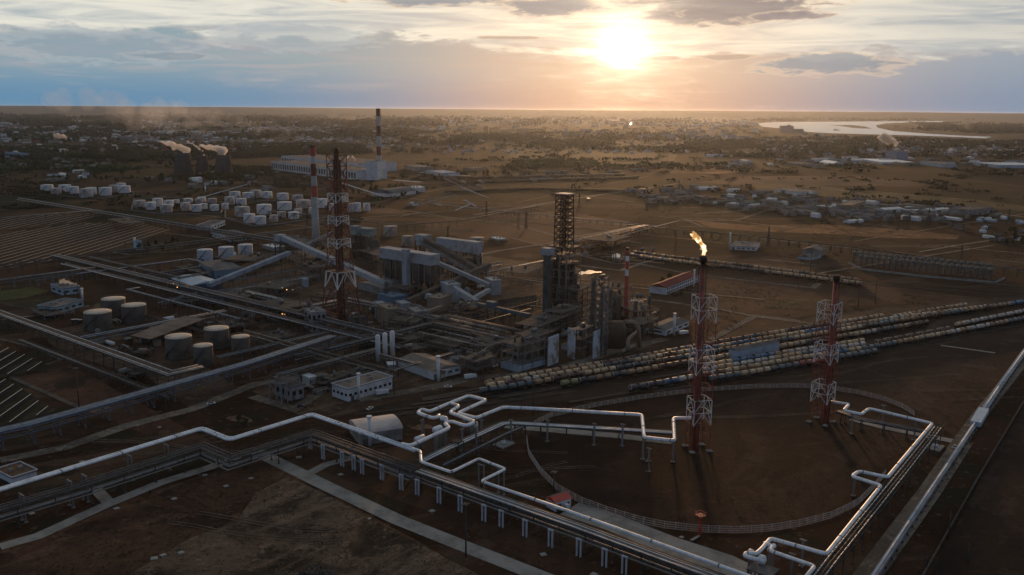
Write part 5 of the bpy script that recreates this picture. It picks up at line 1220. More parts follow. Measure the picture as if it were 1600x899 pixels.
raised('long pale blue upper gallery with two rows of small windows', 717, 392, 25, 52, 9, 11, galw, AV+3, wins=7)
raised('pale head house at the left end of the upper gallery', 661, 376, 30, 14, 10, 6, galw, AV, 0)
raised('small pale drive box hanging below the upper head house', 656, 383, 26, 6, 5, 6, galw, AV, 1)
raised('pale head house at the top left of the long sloping gallery', 438, 377, 22, 9, 9, 7, galw, AV, 1)
raised('dark shed on the black silos right of the lattice tower', 572, 368, 26, 20, 12, 8, M('grey_green_cladding', (.25,.30,.29), .7, 0, (.14,.17,.165), .1), AV, 0)
raised('dark boxy head house left of the black silo shed', 555, 366, 28, 9, 9, 9, MATS['grey_green_cladding'], AV, 0)
for k, (x, y, r_) in enumerate(((556,402,5),(567,405,5),(578,408,5),(587,411,5),(746,432,5))):
    b = G(x, y); mb = MB(); H = 24 if k < 4 else 22; mb.lathe((0,0,0), [(r_,0),(r_,H),(r_*.3,H+1.5)], 18); o = mb.build('silo', dconc if k < 4 else lsteel, None); o.location = b
    tag(o, (f'blackened concrete silo, {ordw(k)} from the left below the dark shed' if k < 4 else 'pale silo under the right end of the upper gallery'), 'silo', 'round silos')
pbox('white square junction box where the conveyor tubes meet', (768,462), (776,457), (757,456), 440, galw)
pbox('grey square tower house in front of the silo block', (700,474), (712,468), (688,468), 447, galw)
pbox('beige boxy coke house right of the small pale gallery', (687,489), (706,482), (680,482), 468, tanw)
pbox('grey drive house at the lower end of the pale sloping gallery', (612,459), (626,453), (600,452), 440, greyw)
pbox('beige stepped plant house below the silos', (607,512), (619,507), (590,503), 485, tanw)
pbox('pale narrow plant house left of the beige stepped one', (592,502), (600,498), (586,497), 477, galw)
pbox('white box house between the beige ones', (628,492), (636,488), (619,487), 476, galw)
pbox('dim grey plant house right of the beige stepped one', (650,512), (663,506), (636,504), 489, greyw)
pbox('dark compressor house left of the lattice tower', (488,520), (502,512), (476,512), 490, greyw, win=(3,2,2,.5))
pbox('narrow concrete stair block in front of the lattice tower', (556,523), (563,520), (549,520), 498, dconc)
pbox('second narrow concrete block beside the stair block', (567,527), (572,524), (562,524), 497, dconc)
pbox('low blue roofed workshop behind the silo feet', (612,477), (625,470), (590,470), 466, M('blue_wall2', (.14,.22,.30), .8), M('dull_blue_roof', (.16,.24,.32), .7))
pbox('rounded grey shed left of the silo feet', (598,462), (606,457), (560,452), 452, greyw, lsteel, kind='barrel')
pbox('small pale blue kiosk left of the lattice tower', (476,449), (480,447), (471,446), 438, bwall)
pbox('dark flat plant hall behind the chimney foot', (470,392), (482,387), (452,386), 380, greyw, roofd)
pbox('white flat roofed store behind the pale sloping gallery', (428,393), (440,389), (410,388), 388, greyw, whitep)
pbox('tan store right of the upper gallery', (778,378), (786,375), (764,374), 375, tanw, whitep)
# ---------------------------------------------------------------- refinery frames and vessels
def frame(label, C, Rr, L, top, fl, nx=3, ny=2, mat=None, deck=None, seed=1, cat='steel structure', group='open steel plant structures', stuff=True, lamps=0, skirt=None, brace=True):
    c, x, y, a, b, yaw = footprint(C, Rr, L); H = zat(C[0], C[1], top); mat = mat or steel; deck = deck or dconc; rng = random.Random(seed)
    t = bpy.data.objects.new('plant_structure', None); COL.objects.link(t); t.location = c; t.rotation_euler = (0,0,R(yaw)); tag(t, label, cat, group)
    for i in range(nx+1):
        m = MB()
        for j in range(ny+1): m.box(a*i/nx-.22, b*j/ny-.22, 0, a*i/nx+.22, b*j/ny+.22, H+1.5*(rng.random()))
        for k in range(1, fl+1): m.box(a*i/nx-.18, 0, H*k/fl-.5, a*i/nx+.18, b, H*k/fl)
        m.build('column_row', mat, t)
    m = MB()
    for k in range(1, fl+1):
        for v_ in (0, b): m.box(0, v_-.25, H*k/fl-.52, a, v_+.25, H*k/fl+.01)
        if brace:
            for i in range(nx):
                if rng.random() < .6: m.bar((a*i/nx,-.1,H*(k-1)/fl), (a*(i+1)/nx,-.1,H*k/fl-.4), .2)
            if rng.random() < .7: m.bar((-.1,0,H*(k-1)/fl), (-.1,b,H*k/fl-.4), .2)
    m.build('beam_grid', mat, t)
    for k in range(1, fl+1):
        m = MB(); f0, f1 = (0, 1) if rng.random() < .5 else ((0,.65) if rng.random() < .5 else (.3,1)); m.box(a*f0, .1, H*k/fl+.02, a*f1, b-.1, H*k/fl+.15); dk = m.build('deck', deck, t)
        m = MB(); z = H*k/fl+.15
        for q in ((-.4,-.4,a+.4,-.4),(-.4,-.4,-.4,b+.4),(a+.4,-.4,a+.4,b+.4)):
            m.bar((q[0],q[1],z+1.1),(q[2],q[3],z+1.1),.1); m.bar((q[0],q[1],z+.6),(q[2],q[3],z+.6),.07)
        n = int(a/2.2)
        for i in range(n+1): m.bar((a*i/max(n,1),-.4,z),(a*i/max(n,1),-.4,z+1.1),.08)
        m.build('handrail', lsteel, dk)
        if stuff:
            for q in range(rng.randint(1, 3)):
                m = MB(); u, v_, r_ = rng.uniform(.2,.8)*a, rng.uniform(.25,.75)*b, min(rng.uniform(.7,1.7), b*.22); hgt = min(H/fl*.75, 2+rng.random()*4)
                if rng.random() < .5: m.lathe((u,v_,z), [(r_,0),(r_,hgt*.85),(r_*.4,hgt)], 12)
                else: m.tube([(u-2.5,v_,z+r_),(u-2.2,v_,z+r_),(u+2.2,v_,z+r_),(u+2.5,v_,z+r_)], [r_*.6,r_,r_,r_*.6], 12)
                m.build('vessel', rng.choice([lsteel, grey_pipe, dark_pipe, tanw]), t)
    for q in range(fl*2 if stuff else 0):
        m = MB(); u, v_, z = rng.uniform(0,1)*a, rng.choice([-.7, b*.3, b*.7]), rng.uniform(.2,1)*H; r_ = rng.choice([.12,.2,.3])
        m.tube([(u,v_,0 if rng.random() < .5 else z*.3), (u,v_,z), (u+rng.uniform(-6,6),v_,z), (u+rng.uniform(-3,3),v_+rng.uniform(1,4),z+rng.uniform(-1,3))], r_, 6, .6); m.build('pipe', rng.choice([grey_pipe, lsteel, rust, dark_pipe]), t)
    for q in range(lamps): m = MB(); m.box(*(lambda u, v_, z: (u, v_, z, u+.3, v_+.3, z+.25))(rng.random()*a, -.9, H*rng.randint(1, fl)/fl+.9)); m.build('lamp', lampm, t)
    if skirt: m = MB(); m.box(-.3,-.3,0,a+.3,b+.3,skirt[0]); m.build('skirt_wall', skirt[1], t)
    return t, a, b, H
frame('open steel frame with a white base band at the track side', (809,582), (851,570), (782,575), 541, 3, 4, 3, lsteel, seed=3, skirt=(3.6, bwall))
frame('three floor steel frame between the tall pale wall panels', (909,562), (927,553), (898,556), 517, 3, 2, 2, steel, tanw, seed=4)
frame('tall narrow platformed structure glittering in the sun', (941,557), (948,553), (934,553), 437, 11, 1, 1, lsteel, steel, seed=5)
frame('wide steel deck structure left of the reactor tower foot', (842,540), (905,512), (815,529), 512, 2, 6, 3, steel, seed=6)
frame('stepped steel structure on top of the wide deck', (878,520), (908,508), (862,512), 489, 2, 3, 2, lsteel, seed=7)
frame('exchanger structure behind the dark furnace hull', (990,515), (1012,505), (958,500), 488, 2, 3, 3, rust, seed=8)
frame('low steel structure at the right edge of the refinery', (1004,530), (1026,520), (985,520), 508, 2, 3, 2, steel, seed=9)
frame('steel structure with vessels behind the fractionator', (955,500), (975,492), (930,490), 465, 3, 2, 2, steel, seed=10)
frame('dark compressor frame with lit lamps, rear one in the compressor yard', (440,470), (468,459), (408,462), 452, 2, 4, 3, dark_pipe, seed=11, lamps=2)
frame('dark compressor frame with lit lamps, front one in the compressor yard', (436,505), (466,492), (402,492), 484, 2, 4, 3, dark_pipe, seed=12, lamps=3)
frame('low dark frame left of the compressor yard', (386,478), (408,468), (366,470), 465, 1, 4, 3, dark_pipe, seed=13, lamps=2)
frame('dark frame beside the compressor house', (470,512), (484,505), (455,506), 492, 2, 2, 2, steel, seed=14, lamps=1)
frame('pipe gantry frame in front of the lattice tower', (534,545), (584,526), (530,541), 530, 1, 6, 1, lsteel, seed=15, stuff=False)
frame('open frame of the exchanger yard behind the low shed', (700,560), (740,545), (665,548), 547, 1, 5, 4, steel, seed=16)
frame('open frame with small pipes right of the exchanger yard', (758,560), (782,550), (735,548), 540, 2, 3, 2, lsteel, seed=17)
frame('steel service frame left of the low white building', (440,633), (468,622), (428,627), 600, 1, 3, 1, lsteel, seed=18, stuff=False)
frame('long low pump structure between rack and gravel road', (505,612), (555,594), (492,605), 600, 1, 6, 1, steel, seed=19)
frame('low frame in the brown tank yard', (222,560), (240,553), (210,556), 553, 1, 2, 1, steel, seed=20)
frame('dark frame at the foot of the black silos', (590,425), (606,418), (560,415), 400, 2, 3, 2, dark_pipe, seed=21)
frame('dark frame under the upper gallery', (722,440), (738,432), (688,428), 405, 3, 3, 2, steel, seed=22)
frame('dark steel frame left of the coke pit', (640,530), (672,516), (612,520), 508, 2, 4, 2, steel, seed=23)
frame('distant pump frame lit from behind, beyond the reactor tower', (955,392), (985,383), (930,382), 378, 2, 4, 3, rust, seed=24)
frame('distant frame with low vessels right of the gold lit rack', (900,420), (960,405), (930,402), 408, 1, 5, 2, steel, seed=25) if False else None
frame('dark frame of small pumps left of the three pale tanks', (196,360), (214,354), (170,352), 350, 1, 4, 2, dark_pipe, seed=26)
frame('small frame right of the three slim vessels', (640,560), (658,552), (622,552), 548, 1, 3, 2, steel, seed=27)
frame('fenced transformer frame beside the chimney foot', (470,420), (500,408), (445,408), 405, 2, 4, 2, dark_pipe, seed=28)
frame('dark frame left of the long sloping gallery', (395,425), (430,412), (370,415), 408, 2, 4, 2, dark_pipe, seed=29)
frame('dark open frame behind the blue roofed shed', (300,432), (322,425), (272,425), 424, 1, 4, 2, dark_pipe, seed=30)
for i_, (C_, R_, L_2, tp_, fl_, lab_) in enumerate((((560,600),(590,588),(540,592),588,1,'low frame behind the gravel lot'),((745,590),(775,580),(728,580),566,2,'two deck frame left of the white banded frame'),((640,545),(668,534),(615,536),532,2,'pump frame behind the three slim vessels'),((700,528),(735,515),(672,517),512,2,'pipe deck between exchanger yard and coke pit'),
   ((585,548),(612,538),(566,540),530,2,'dark pump deck left of the slim vessels'),((420,540),(450,528),(396,530),532,1,'low pipe deck inside the left rack crossing'),((360,520),(390,510),(338,510),512,1,'low pump deck below the wide rack'),((300,480),(330,470),(280,472),472,1,'pump deck beside the zigzag rack'),((520,480),(548,470),(500,472),466,2,'deck right behind the compressor house'),
   ((640,470),(668,458),(622,462),452,2,'frame at the foot of the silo block'),((735,500),(760,490),(715,490),484,2,'frame beside the crane girder'),((930,530),(945,524),(915,522),488,5,'multi floor frame between column and glittering structure'),((902,500),(925,490),(885,490),455,5,'tall dark frame right of the reactor tower foot'),((960,500),(985,490),(942,490),455,4,'four floor frame left of the thin striped stack'),
   ((838,560),(868,548),(815,550),528,3,'frame with pipes behind the pale wall panels'),((70,500),(110,490),(50,490),494,1,'low frame left of the control houses'),((200,600),(240,588),(180,590),590,1,'low frame at the blue rack'),((480,440),(500,432),(462,432),420,2,'frame behind the small blue kiosk'),((740,455),(760,447),(722,447),430,3,'frame under the upper conveyor galleries'),((820,440),(845,430),(800,430),428,1,'low frame left of the reactor tower'))):
    frame('crowded steel '+lab_, C_, R_, L_2, tp_, fl_, 3, 2, [steel, dark_pipe, rust, lsteel][i_ % 4], seed=60+i_)
for i_, (pts_, z_, w_, n_, lab_) in enumerate((([(560,560),(700,512),(800,478)],6,5,6,'running from the slim vessels to the coke pit'),([(600,585),(545,560),(470,535),(400,512)],8,6,7,'crossing behind the pump strip'),([(690,585),(650,560),(600,545)],5,4,5,'beside the wide grey roofed shed'),([(770,520),(720,500),(660,480),(590,455)],9,6,6,'crossing the coke yard'),
   ([(345,560),(420,540),(500,515),(560,498)],6,6,7,'from the brown tanks to the lattice tower'),([(250,470),(340,452),(420,440),(500,428)],7,5,6,'behind the compressor yard'),([(160,470),(240,495),(340,528),(420,556)],5,5,6,'between the two brown tank groups'),([(400,400),(330,425),(240,440)],6,4,4,'behind the blue workshop'),([(60,440),(150,420),(230,405)],7,5,6,'behind the lawn'),
   ([(830,520),(900,500),(960,485),(1020,470)],7,5,6,'behind the reactor tower foot'),([(700,440),(780,420),(850,402)],6,5,6,'right of the conveyor galleries'),([(0,440),(60,430),(120,410)],9,4,4,'above the lawn at the left edge'),([(30,530),(110,560),(200,595),(260,620)],6,5,6,'below the left racks'),([(740,420),(800,440),(850,455)],6,4,5,'left of the reactor tower'),([(380,440),(440,425),(520,400)],6,4,4,'at the chimney foot'),
   ([(640,400),(600,385),(540,370),(420,360)],7,5,6,'behind the dark silos'),([(1000,352),(930,340),(860,332),(640,318)],5,4,5,'along the far road'),([(640,440),(700,425),(760,405)],6,4,5,'beneath the upper conveyor galleries'))):
    rack('crowded pipe rack '+lab_, snap(px(*pts_, z=z_)), z_, w_, 13, n_, levels=1+i_ % 2, seed=100+i_, smat=[steel, dark_pipe, lsteel][i_ % 3])
# reactor tower
cR = G(880, 495); zR = lambda y: zat(880, 495, y)
t = thing('reactor_tower', 'tall dark coker tower with steel decks and a lattice derrick on top', 'reactor tower', (cR.x,cR.y,0)); TR = t; cR = cR+W3((0,10,0))
HR = zR(388); nf = 9
for k in range(nf):
    m = MB(); z0, z1 = HR*k/nf, HR*(k+1)/nf
    for i in (-1,-.33,.33,1):
        for j in (-1, 0, 1): m.bar(cR+dV*(i*11)+dU*(j*8)+W3((0,0,z0)), cR+dV*(i*11)+dU*(j*8)+W3((0,0,z1)), .45)
    for j in (-1, 1): m.bar(cR-dV*11+dU*(j*8)+W3((0,0,z1)), cR+dV*11+dU*(j*8)+W3((0,0,z1)), .5); m.bar(cR-dV*11*(1 if k % 2 else .33)+dU*(j*8)+W3((0,0,z0)), cR+dV*11*(.33 if k % 2 else 1)+dU*(j*8)+W3((0,0,z1)), .25)
    for i in (-1, 1): m.bar(cR+dV*(i*11)-dU*8+W3((0,0,z1)), cR+dV*(i*11)+dU*8+W3((0,0,z1)), .5); m.bar(cR+dV*(i*11)-dU*8+W3((0,0,z0)), cR+dV*(i*11)+dU*8+W3((0,0,z1)), .25)
    m.build('frame_section', lsteel if k % 2 else steel, t)
    m = MB(); m.obox(cR+dV*(0 if k % 3 else 5), 22 if k == nf-1 else 10, 15.6, .25, AV, z1+.26); dk = m.build('deck', steel, t)
    m = MB()
    for s_ in (-1, 1): m.bar(cR-dV*11.6+dU*(s_*8.6)+W3((0,0,z1+1.4)), cR+dV*11.6+dU*(s_*8.6)+W3((0,0,z1+1.4)), .12); m.bar(cR+dV*(s_*11.6)-dU*8.6+W3((0,0,z1+1.4)), cR+dV*(s_*11.6)+dU*8.6+W3((0,0,z1+1.4)), .12)
    m.build('handrail', lsteel, dk)
for i in (-.55,.55):
    for j in (-.45,.5): m = MB(); c = cR+dV*(i*11)+dU*(j*8); m.lathe(c, [(1.0,6),(2.3,14),(2.3,HR*.7),(1.2,HR*.76),(.6,HR*.8)], 18); m.build('coke_drum', M('coke_drum_shell', (.075,.05,.035), .7, .2, (.06,.045,.035), .15), t)
lv = [(HR+(zR(306)-HR)*k/8, 7.8-k*.1) for k in range(9)]
lattice(t, cR, lv, AV, [darkst, darkst], .8, .5, style='X')
lattice(t, cR, [(z_, r_*.45) for z_, r_ in lv], AV, [darkst], .5, .3, style='X', name='inner_section')
for k in (1,2,3,4,5,6,7): m = MB(); m.obox(cR+dV*.5, 10, 9.5, .3, AV, lv[k][0]); m.build('platform', steel if k != 4 else lsteel, t)
m = MB(); m.obox(cR, 11.5, 10.5, .8, AV, lv[-1][0]+.2); m.build('top_deck', M('top_deck_sheet', (.5,.44,.38), .6), t)
m = MB(); rng = random.Random(3)
for k in range(10): z = rng.uniform(.2, 1.15)*HR; q = cR+dV*rng.uniform(-13,13)+dU*rng.uniform(-10,-8.5); m.tube([Vector((q.x,q.y,rng.uniform(0,20))), Vector((q.x,q.y,min(z,HR))), Vector((q.x,q.y,min(z,HR)))+dU*4], rng.choice([.2,.35,.5]), 6, .8)
m.build('riser_pipe', grey_pipe, t)
cs2 = G(854, 497); m = MB(); m.obox(cs2, 4.6, 4.6, zat(854,497,398), AV, 0); m.build('elevator_shaft', green, t); m = MB(); m.obox(cs2, 8, 7, 5.2, AV, zat(854,497,398)+.003); m.build('machine_house', galw, t)
def column(label, bx, by, ty, hw, plats=5, mat=None, group='process columns', cage=True):
    b = G(bx, by); H = zat(bx, by, ty); r = hw*b.length/FPX; t = thing('process_column', label, 'process column', (b.x,b.y,0), 0, group)
    m = MB(); m.lathe(b, [(r*1.2,0),(r,3),(r,H*.62),(r*.85,H*.66),(r*.85,H-1.5),(r*.55,H-.4),(.1,H)], 18); m.build('shell', mat or tbrown, t)
    for k in range(plats): m = MB(); z = H*(k+1)/(plats+.6); m.lathe(b, [(r*1.03,z),(r*1.75,z),(r*1.75,z+.2),(r*1.03,z+.2)], 14, smooth=False, cap=False); m.lathe(b, [(r*1.72,z+1.1),(r*1.76,z+1.2)], 14, cap=False); m.build('platform', steel, t)
    m = MB(); m.bar(b+W3((r*1.1,-r*.3,0)), b+W3((r*1.1,-r*.3,H)), .4, .5); m.tube([b+W3((-r*1.25,-.3,1)), b+W3((-r*1.25,-.3,H*.98)), b+W3((0,0,H+1.2))], .3, 6, 1.2); m.build('riser_pipe', grey_pipe, t)
for a in (('thick brown fractionator column right of the reactor tower',925,540,434,4.6,8),('shorter brown column beside the fractionator',953,520,452,2.6,5),('small column left of the thin striped stack',966,505,462,2.2,4),('small column right of the thin striped stack',992,512,470,2.4,4),
          ('short pale column in the exchanger yard',663,540,524,2,2),('dark column beside the compressor house',484,505,470,3,3),('column at the right edge of the refinery',1006,512,482,2,3),('dark column behind the pale narrow house',604,470,440,2.5,3)):
    column(*a[:5], a[5])
# furnace hull with big ducts, wall panels
b = G(962, 546); t = thing('furnace', 'big dark rounded furnace hull at the refinery edge', 'furnace', (b.x,b.y,0)); cF = b+W3((0,8,0)); HF = zat(962,546,506)
m = MB(); m.lathe(cF, [(7.6,0),(8,HF*.75),(6,HF*.95),(3,HF)], 20); m.build('hull', M('sooty_hull', (.10,.075,.055), .85, 0, (.055,.042,.034), .12), t)
m = MB(); p = [G(976,503,20), G(990,503,20), G(998,512,16), G(999,541,0.5)]; m.tube(p, 1.5, 12, 4); m.build('duct', tanw, t)
m = MB(); p = [G(981,548,1.5), G(981,530,9), G(996,519,11)]; m.tube(p, 1.3, 12, 3); m.build('duct', tanw, t)
m = MB(); m.tube([G(971,550,1.5), G(991,541,1.5)], 1.2, 10); m.build('duct', tanw, t)
for k, (C, Rr, top, lab) in enumerate((((856,573),(872,566),528,'tall mottled pale wall panel left of the steel frames'), ((887,558),(898,562),512,'tall bright wall panel with brown stains beside the three floor frame'), ((926,561),(937,556),519,'narrow pale wall panel right of the three floor frame'))):
    a, b = G(*C), G(*Rr); H = zat(C[0], C[1], top); t = thing('wall_panel', lab, 'wall panel', (a.x,a.y,0), 0, 'tall wall panels'); m = MB(); m.bar(a+W3((0,0,H/2)), b+W3((0,0,H/2)), .6, H); m.build('panel', M('stained_panel', (.46,.50,.54), .7, 0, (.25,.19,.14), .14, .45, .6, .3), t)
    m = MB()
    for q in (0,.5,1): m.bar(a.lerp(b,q)+W3((0,1,0)), a.lerp(b,q)+W3((0,1,H)), .4)
    m.build('rib', steel, t)
# coke pit and crane beam
sheet('coke_pit', px((760,500),(800,487),(838,502),(800,520)), M('coke_dust', (.025,.016,.014), .95, world=True), .06)
for q_ in range(14):
    m = MB(); rq = random.Random(q_); c_ = cR+dV*rq.uniform(-14,14)+dU*rq.uniform(-12,9); z_ = rq.uniform(14,60); m.tube([c_, c_+W3((0,0,z_)), c_+W3((0,0,z_))+dV*rq.uniform(-5,5)], rq.choice([.3,.5,.8,1.2]), 8, .8); m.build('riser_pipe', [dark_pipe, steel, darkst][q_ % 3], TR)
t = thing('crane_girder', 'dark blue grey crane girder spanning the coke pit', 'crane', tuple(G(790,490))); p, q = G(746,475,12), G(828,493,12)
m = MB(); m.bar(p, q, 3, 2.4); m.build('girder', M('girder_paint', (.09,.12,.13), .7), t)
m = MB(); m.obox(p.lerp(q,.28), 8, 5, 3, AV, 13.3); m.build('trolley', M('trolley_paint', (.08,.12,.17), .7), t)
for f in (.02,.2,.35,.5,.65,.8,.98): c = p.lerp(q, f); m = MB(); m.bar(Vector((c.x,c.y,0)), c, .6); m.bar(Vector((c.x,c.y+3,0)), c, .4); m.build('leg', steel, t)
for k in range(2): a, b = px((((800,522),(842,507)) if k else ((760,480),(838,470)))[0], (((800,522),(842,507)) if k else ((760,480),(838,470)))[1]); m = MB(); m.bar(a+W3((0,0,2.5)), b+W3((0,0,2.5)), .8, 5); o = m.build('pit_wall', dconc, None, tuple(a)); tag(o, ['dark retaining wall at the back of the coke pit','dark retaining wall in front of the coke pit'][k], 'wall', 'coke pit walls', 'thing')
# scattered small plant
def small(kind, x, y, seed):
    rng = random.Random(seed); b = G(x, y); 
    return b, rng
zones = [((385,475),(560,505),34,'the compressor yard'),((575,480),(680,520),34,'the coke house yard'),((690,540),(780,575),28,'the exchanger yard'),((815,505),(930,548),34,'the reactor tower foot'),((945,465),(1025,525),34,'the refinery right edge'),
         ((430,585),(520,618),12,'the pump strip'),((300,405),(400,440),16,'the blue workshop yard'),((150,500),(330,560),22,'the brown tank yard'),((640,400),(760,470),28,'the conveyor yard'),((450,375),(560,420),14,'the chimney foot yard'),((880,385),(1040,412),14,'the far pump yard')]
cnt = {}
KN = ('horizontal_tank','pump_skid','pipe_manifold','equipment_cabin','standing_tank'); KW = ('horizontal tank','pump skid','pipe manifold','equipment cabin','small standing tank')
MC = {'grey': lsteel, 'dark': dark_pipe, 'rusty': rust, 'pale': whitep, 'beige': tanw}
for zi, ((x0,y0),(x1,y1),n,zn) in enumerate(zones):
    rng = random.Random(zi*7+1)
    for k in range(n):
        x, y = rng.uniform(x0,x1), rng.uniform(y0,y1); b = G(x, y); kd = rng.randrange(5); cn = rng.choice(['grey','dark','rusty','grey','beige','pale'] if kd != 2 else ['grey','rusty','dark']); m_ = MC[cn]; yaw = rng.choice([AU, AV])
        t = bpy.data.objects.new(KN[kd], None); COL.objects.link(t); t.location = b; t.rotation_euler = (0,0,R(yaw))
        tag(t, f'small {cn} {KW[kd].replace("small ","")} in {zn}', KW[kd].replace('small ',''), f'{KW[kd]}s in {zn}')
        m = MB()
        if kd == 0: r_ = rng.uniform(1,1.8); L = rng.uniform(6,12); m.tube([(-L/2-.5,0,r_+1),(-L/2,0,r_+1),(L/2,0,r_+1),(L/2+.5,0,r_+1)], [r_*.5,r_,r_,r_*.5], 12); m.build('shell', m_, t); m = MB(); m.box(-L*.3-.3,-r_*.8,0,-L*.3+.3,r_*.8,1.3); m.box(L*.3-.3,-r_*.8,0,L*.3+.3,r_*.8,1.3); m.build('saddle', dconc, t)
        elif kd == 1: m.box(-3,-1.5,0,3,1.5,.4); m.build('base', dconc, t); m = MB(); m.tube([(-2,0,1.3),(1,0,1.3)], .8, 10); m.box(1.2,-.6,.41,2.4,.6,1.8); m.build('motor', m_, t); m = MB(); m.tube([(2,0,1.8),(2,0,4),(5,0,4),(5,0,0)], .22, 6, .5); m.build('pipe', grey_pipe, t)
        elif kd == 2:
            for q in range(4): yy = (q-1.5)*1.3; m = MB(); hgt = rng.uniform(1.5,4); m.tube([(-5,yy,0),(-5,yy,hgt),(4,yy,hgt),(4,yy,.2)], rng.choice([.2,.3,.4]), 6, .8); m.build('pipe', m_ if q % 2 else grey_pipe, t)
        elif kd == 3: a, b_, h = rng.uniform(4,8), rng.uniform(3,5), rng.uniform(2.8,4.5); m.box(-a/2,-b_/2,0,a/2,b_/2,h); m.build('wall', m_, t); m = MB(); m.box(-a/2-.3,-b_/2-.3,h+.003,a/2+.3,b_/2+.3,h+.3); m.build('roof', roofg, t)
        else: r_ = rng.uniform(1.2,2.6); h = rng.uniform(4,10); m.lathe((0,0,0), [(r_,0),(r_,h*.9),(r_*.3,h)], 14); m.build('shell', m_, t); m = MB(); m.bar((r_+.2,0,0),(r_+.2,0,h),.3); m.build('ladder', lsteel, t)
# ---------------------------------------------------------------- panel fields at the left
pan = M('panel_glass', (.03,.026,.025), .9, 0, None, .5, fine=0); edge_m = M('panel_edge', (.80,.70,.55), .45, .1)
def inside(p, poly):
    c = False; j = len(poly)-1
    for i in range(len(poly)):
        a, b = poly[i], poly[j]
        if (a.y > p.y) != (b.y > p.y) and p.x < (b.x-a.x)*(p.y-a.y)/(b.y-a.y)+a.x: c = not c
        j = i
    return c
nrow = 0
for fi, (poly, yaw, sp, o_) in enumerate(((px((-70,352),(0,345),(100,333),(172,333),(120,349),(0,362),(-70,368)), 88, 13, 0), (px((-70,380),(0,368),(110,352),(215,349),(268,361),(180,392),(118,404),(0,423),(-70,432)), 88, 12, 0),
                                     (px((-60,510),(0,540),(88,578),(15,590),(-60,600)), 95, 9, 0), (px((-60,600),(15,597),(88,643),(40,665),(0,668),(-60,668)), 95, 9, 0))):
    sheet('panel_field', poly, s_dark if fi < 2 else soil('dark_green_ground', (.045,.05,.03), (.03,.03,.02), .06), .03)
    u, w_ = U(yaw), U(yaw+90); cen = sum(poly, Vector())/len(poly); k = -60
    fname = ['the far strip','the broad panel field','the small field above the kerb','the lower left field'][fi]; segs = []
    for k in range(-60, 60):
        o0 = cen+w_*(k*sp); ins = [s for s in range(-300, 301, 2) if inside(o0+u*s, poly)]
        if len(ins) < 4: continue
        segs.append((k, o0+u*ins[0], o0+u*ins[-1]))
    segs.sort(key=lambda s: -s[0])
    for q, (k, p0, p1) in enumerate(segs):
        if max(PXY(p0)[0], PXY(p1)[0]) < -5: continue
        t = thing('panel_row', f'long thin solar panel row, {ordw(q)} from left in {fname}', 'solar panel row', (p0.x,p0.y,0), 0, 'solar panel rows')
        m = MB(); n2_ = -w_ if w_.x < 0 else w_; A_, B_ = p0+W3((0,0,.9)), p1+W3((0,0,.9)); m.add([A_, B_, B_+w_*1.5+W3((0,0,1.0)), A_+w_*1.5+W3((0,0,1.0))], [(0,1,2,3)]); m.add([A_-W3((0,0,.08)), B_-W3((0,0,.08)), B_+w_*1.5+W3((0,0,1.22)), A_+w_*1.5+W3((0,0,1.22))], [(3,2,1,0)]); m.build('panel', pan, t)
        m = MB(); m.bar(A_+w_*1.5+W3((0,0,1.1)), B_+w_*1.5+W3((0,0,1.1)), .3, .25); m.build('top_edge', edge_m, t)
        m = MB()
        for p, a in walk([Vector((p0.x,p0.y,0)), Vector((p1.x,p1.y,0))], 12, 2): m.bar(p+w_*1.1, p+w_*1.1+W3((0,0,1.4)), .15)
        m.build('post', steel, t)
# ---------------------------------------------------------------- ball topped vessels at the right
base = None
for row, (a, b) in enumerate((((1334,408),(1556,430)), ((1340,414),(1552,437)))):
    A, B = G(*a), G(*b)
    for k in range(22):
        c = A.lerp(B, (k+.5*row)/22); 
        if base is None:
            t = bpy.data.objects.new('ball_vessel', None); COL.objects.link(t)
            m = MB(); m.lathe((0,0,9.5), [(.2,-2.4),(1.4,-2),(2.3,-.9),(2.5,0),(2.3,.9),(1.4,2),(.2,2.4)], 14); m.build('ball', M('dull_green_grey_paint', (.20,.21,.19), .7, 0, (.12,.12,.105), .2), t)
            for i, j in ((-1,-1),(1,-1),(1,1),(-1,1)): m = MB(); m.bar((i*1.9,j*1.9,0),(i*1.5,j*1.5,9),.35); m.build('leg', lsteel, t)
            m = MB(); m.bar((-1.9,-1.9,3),(1.6,-1.6,7),.15); m.bar((1.9,-1.9,3),(-1.6,-1.6,7),.15); m.tube([(0,0,0),(0,0,8)], .3, 6); m.build('riser_pipe', steel, t); base = t
        else: t = copy_tree(base)
        t.location = c; tag(t, f'grey green ball vessel on thin legs, {ordw(k)} from the left in the {["rear","front"][row]} row', 'ball vessel', 'ball vessels in the right field')
P = px((1325,412),(1345,422),(1450,434),(1555,443),(1570,436)); m = MB()
for a, b in zip(P, P[1:]): m.bar(a+W3((0,0,1)), b+W3((0,0,1)), .4, 2)
tag(m.build('low_wall', concrete), 'low pale wall in front of the ball vessels', 'wall', kind='thing')
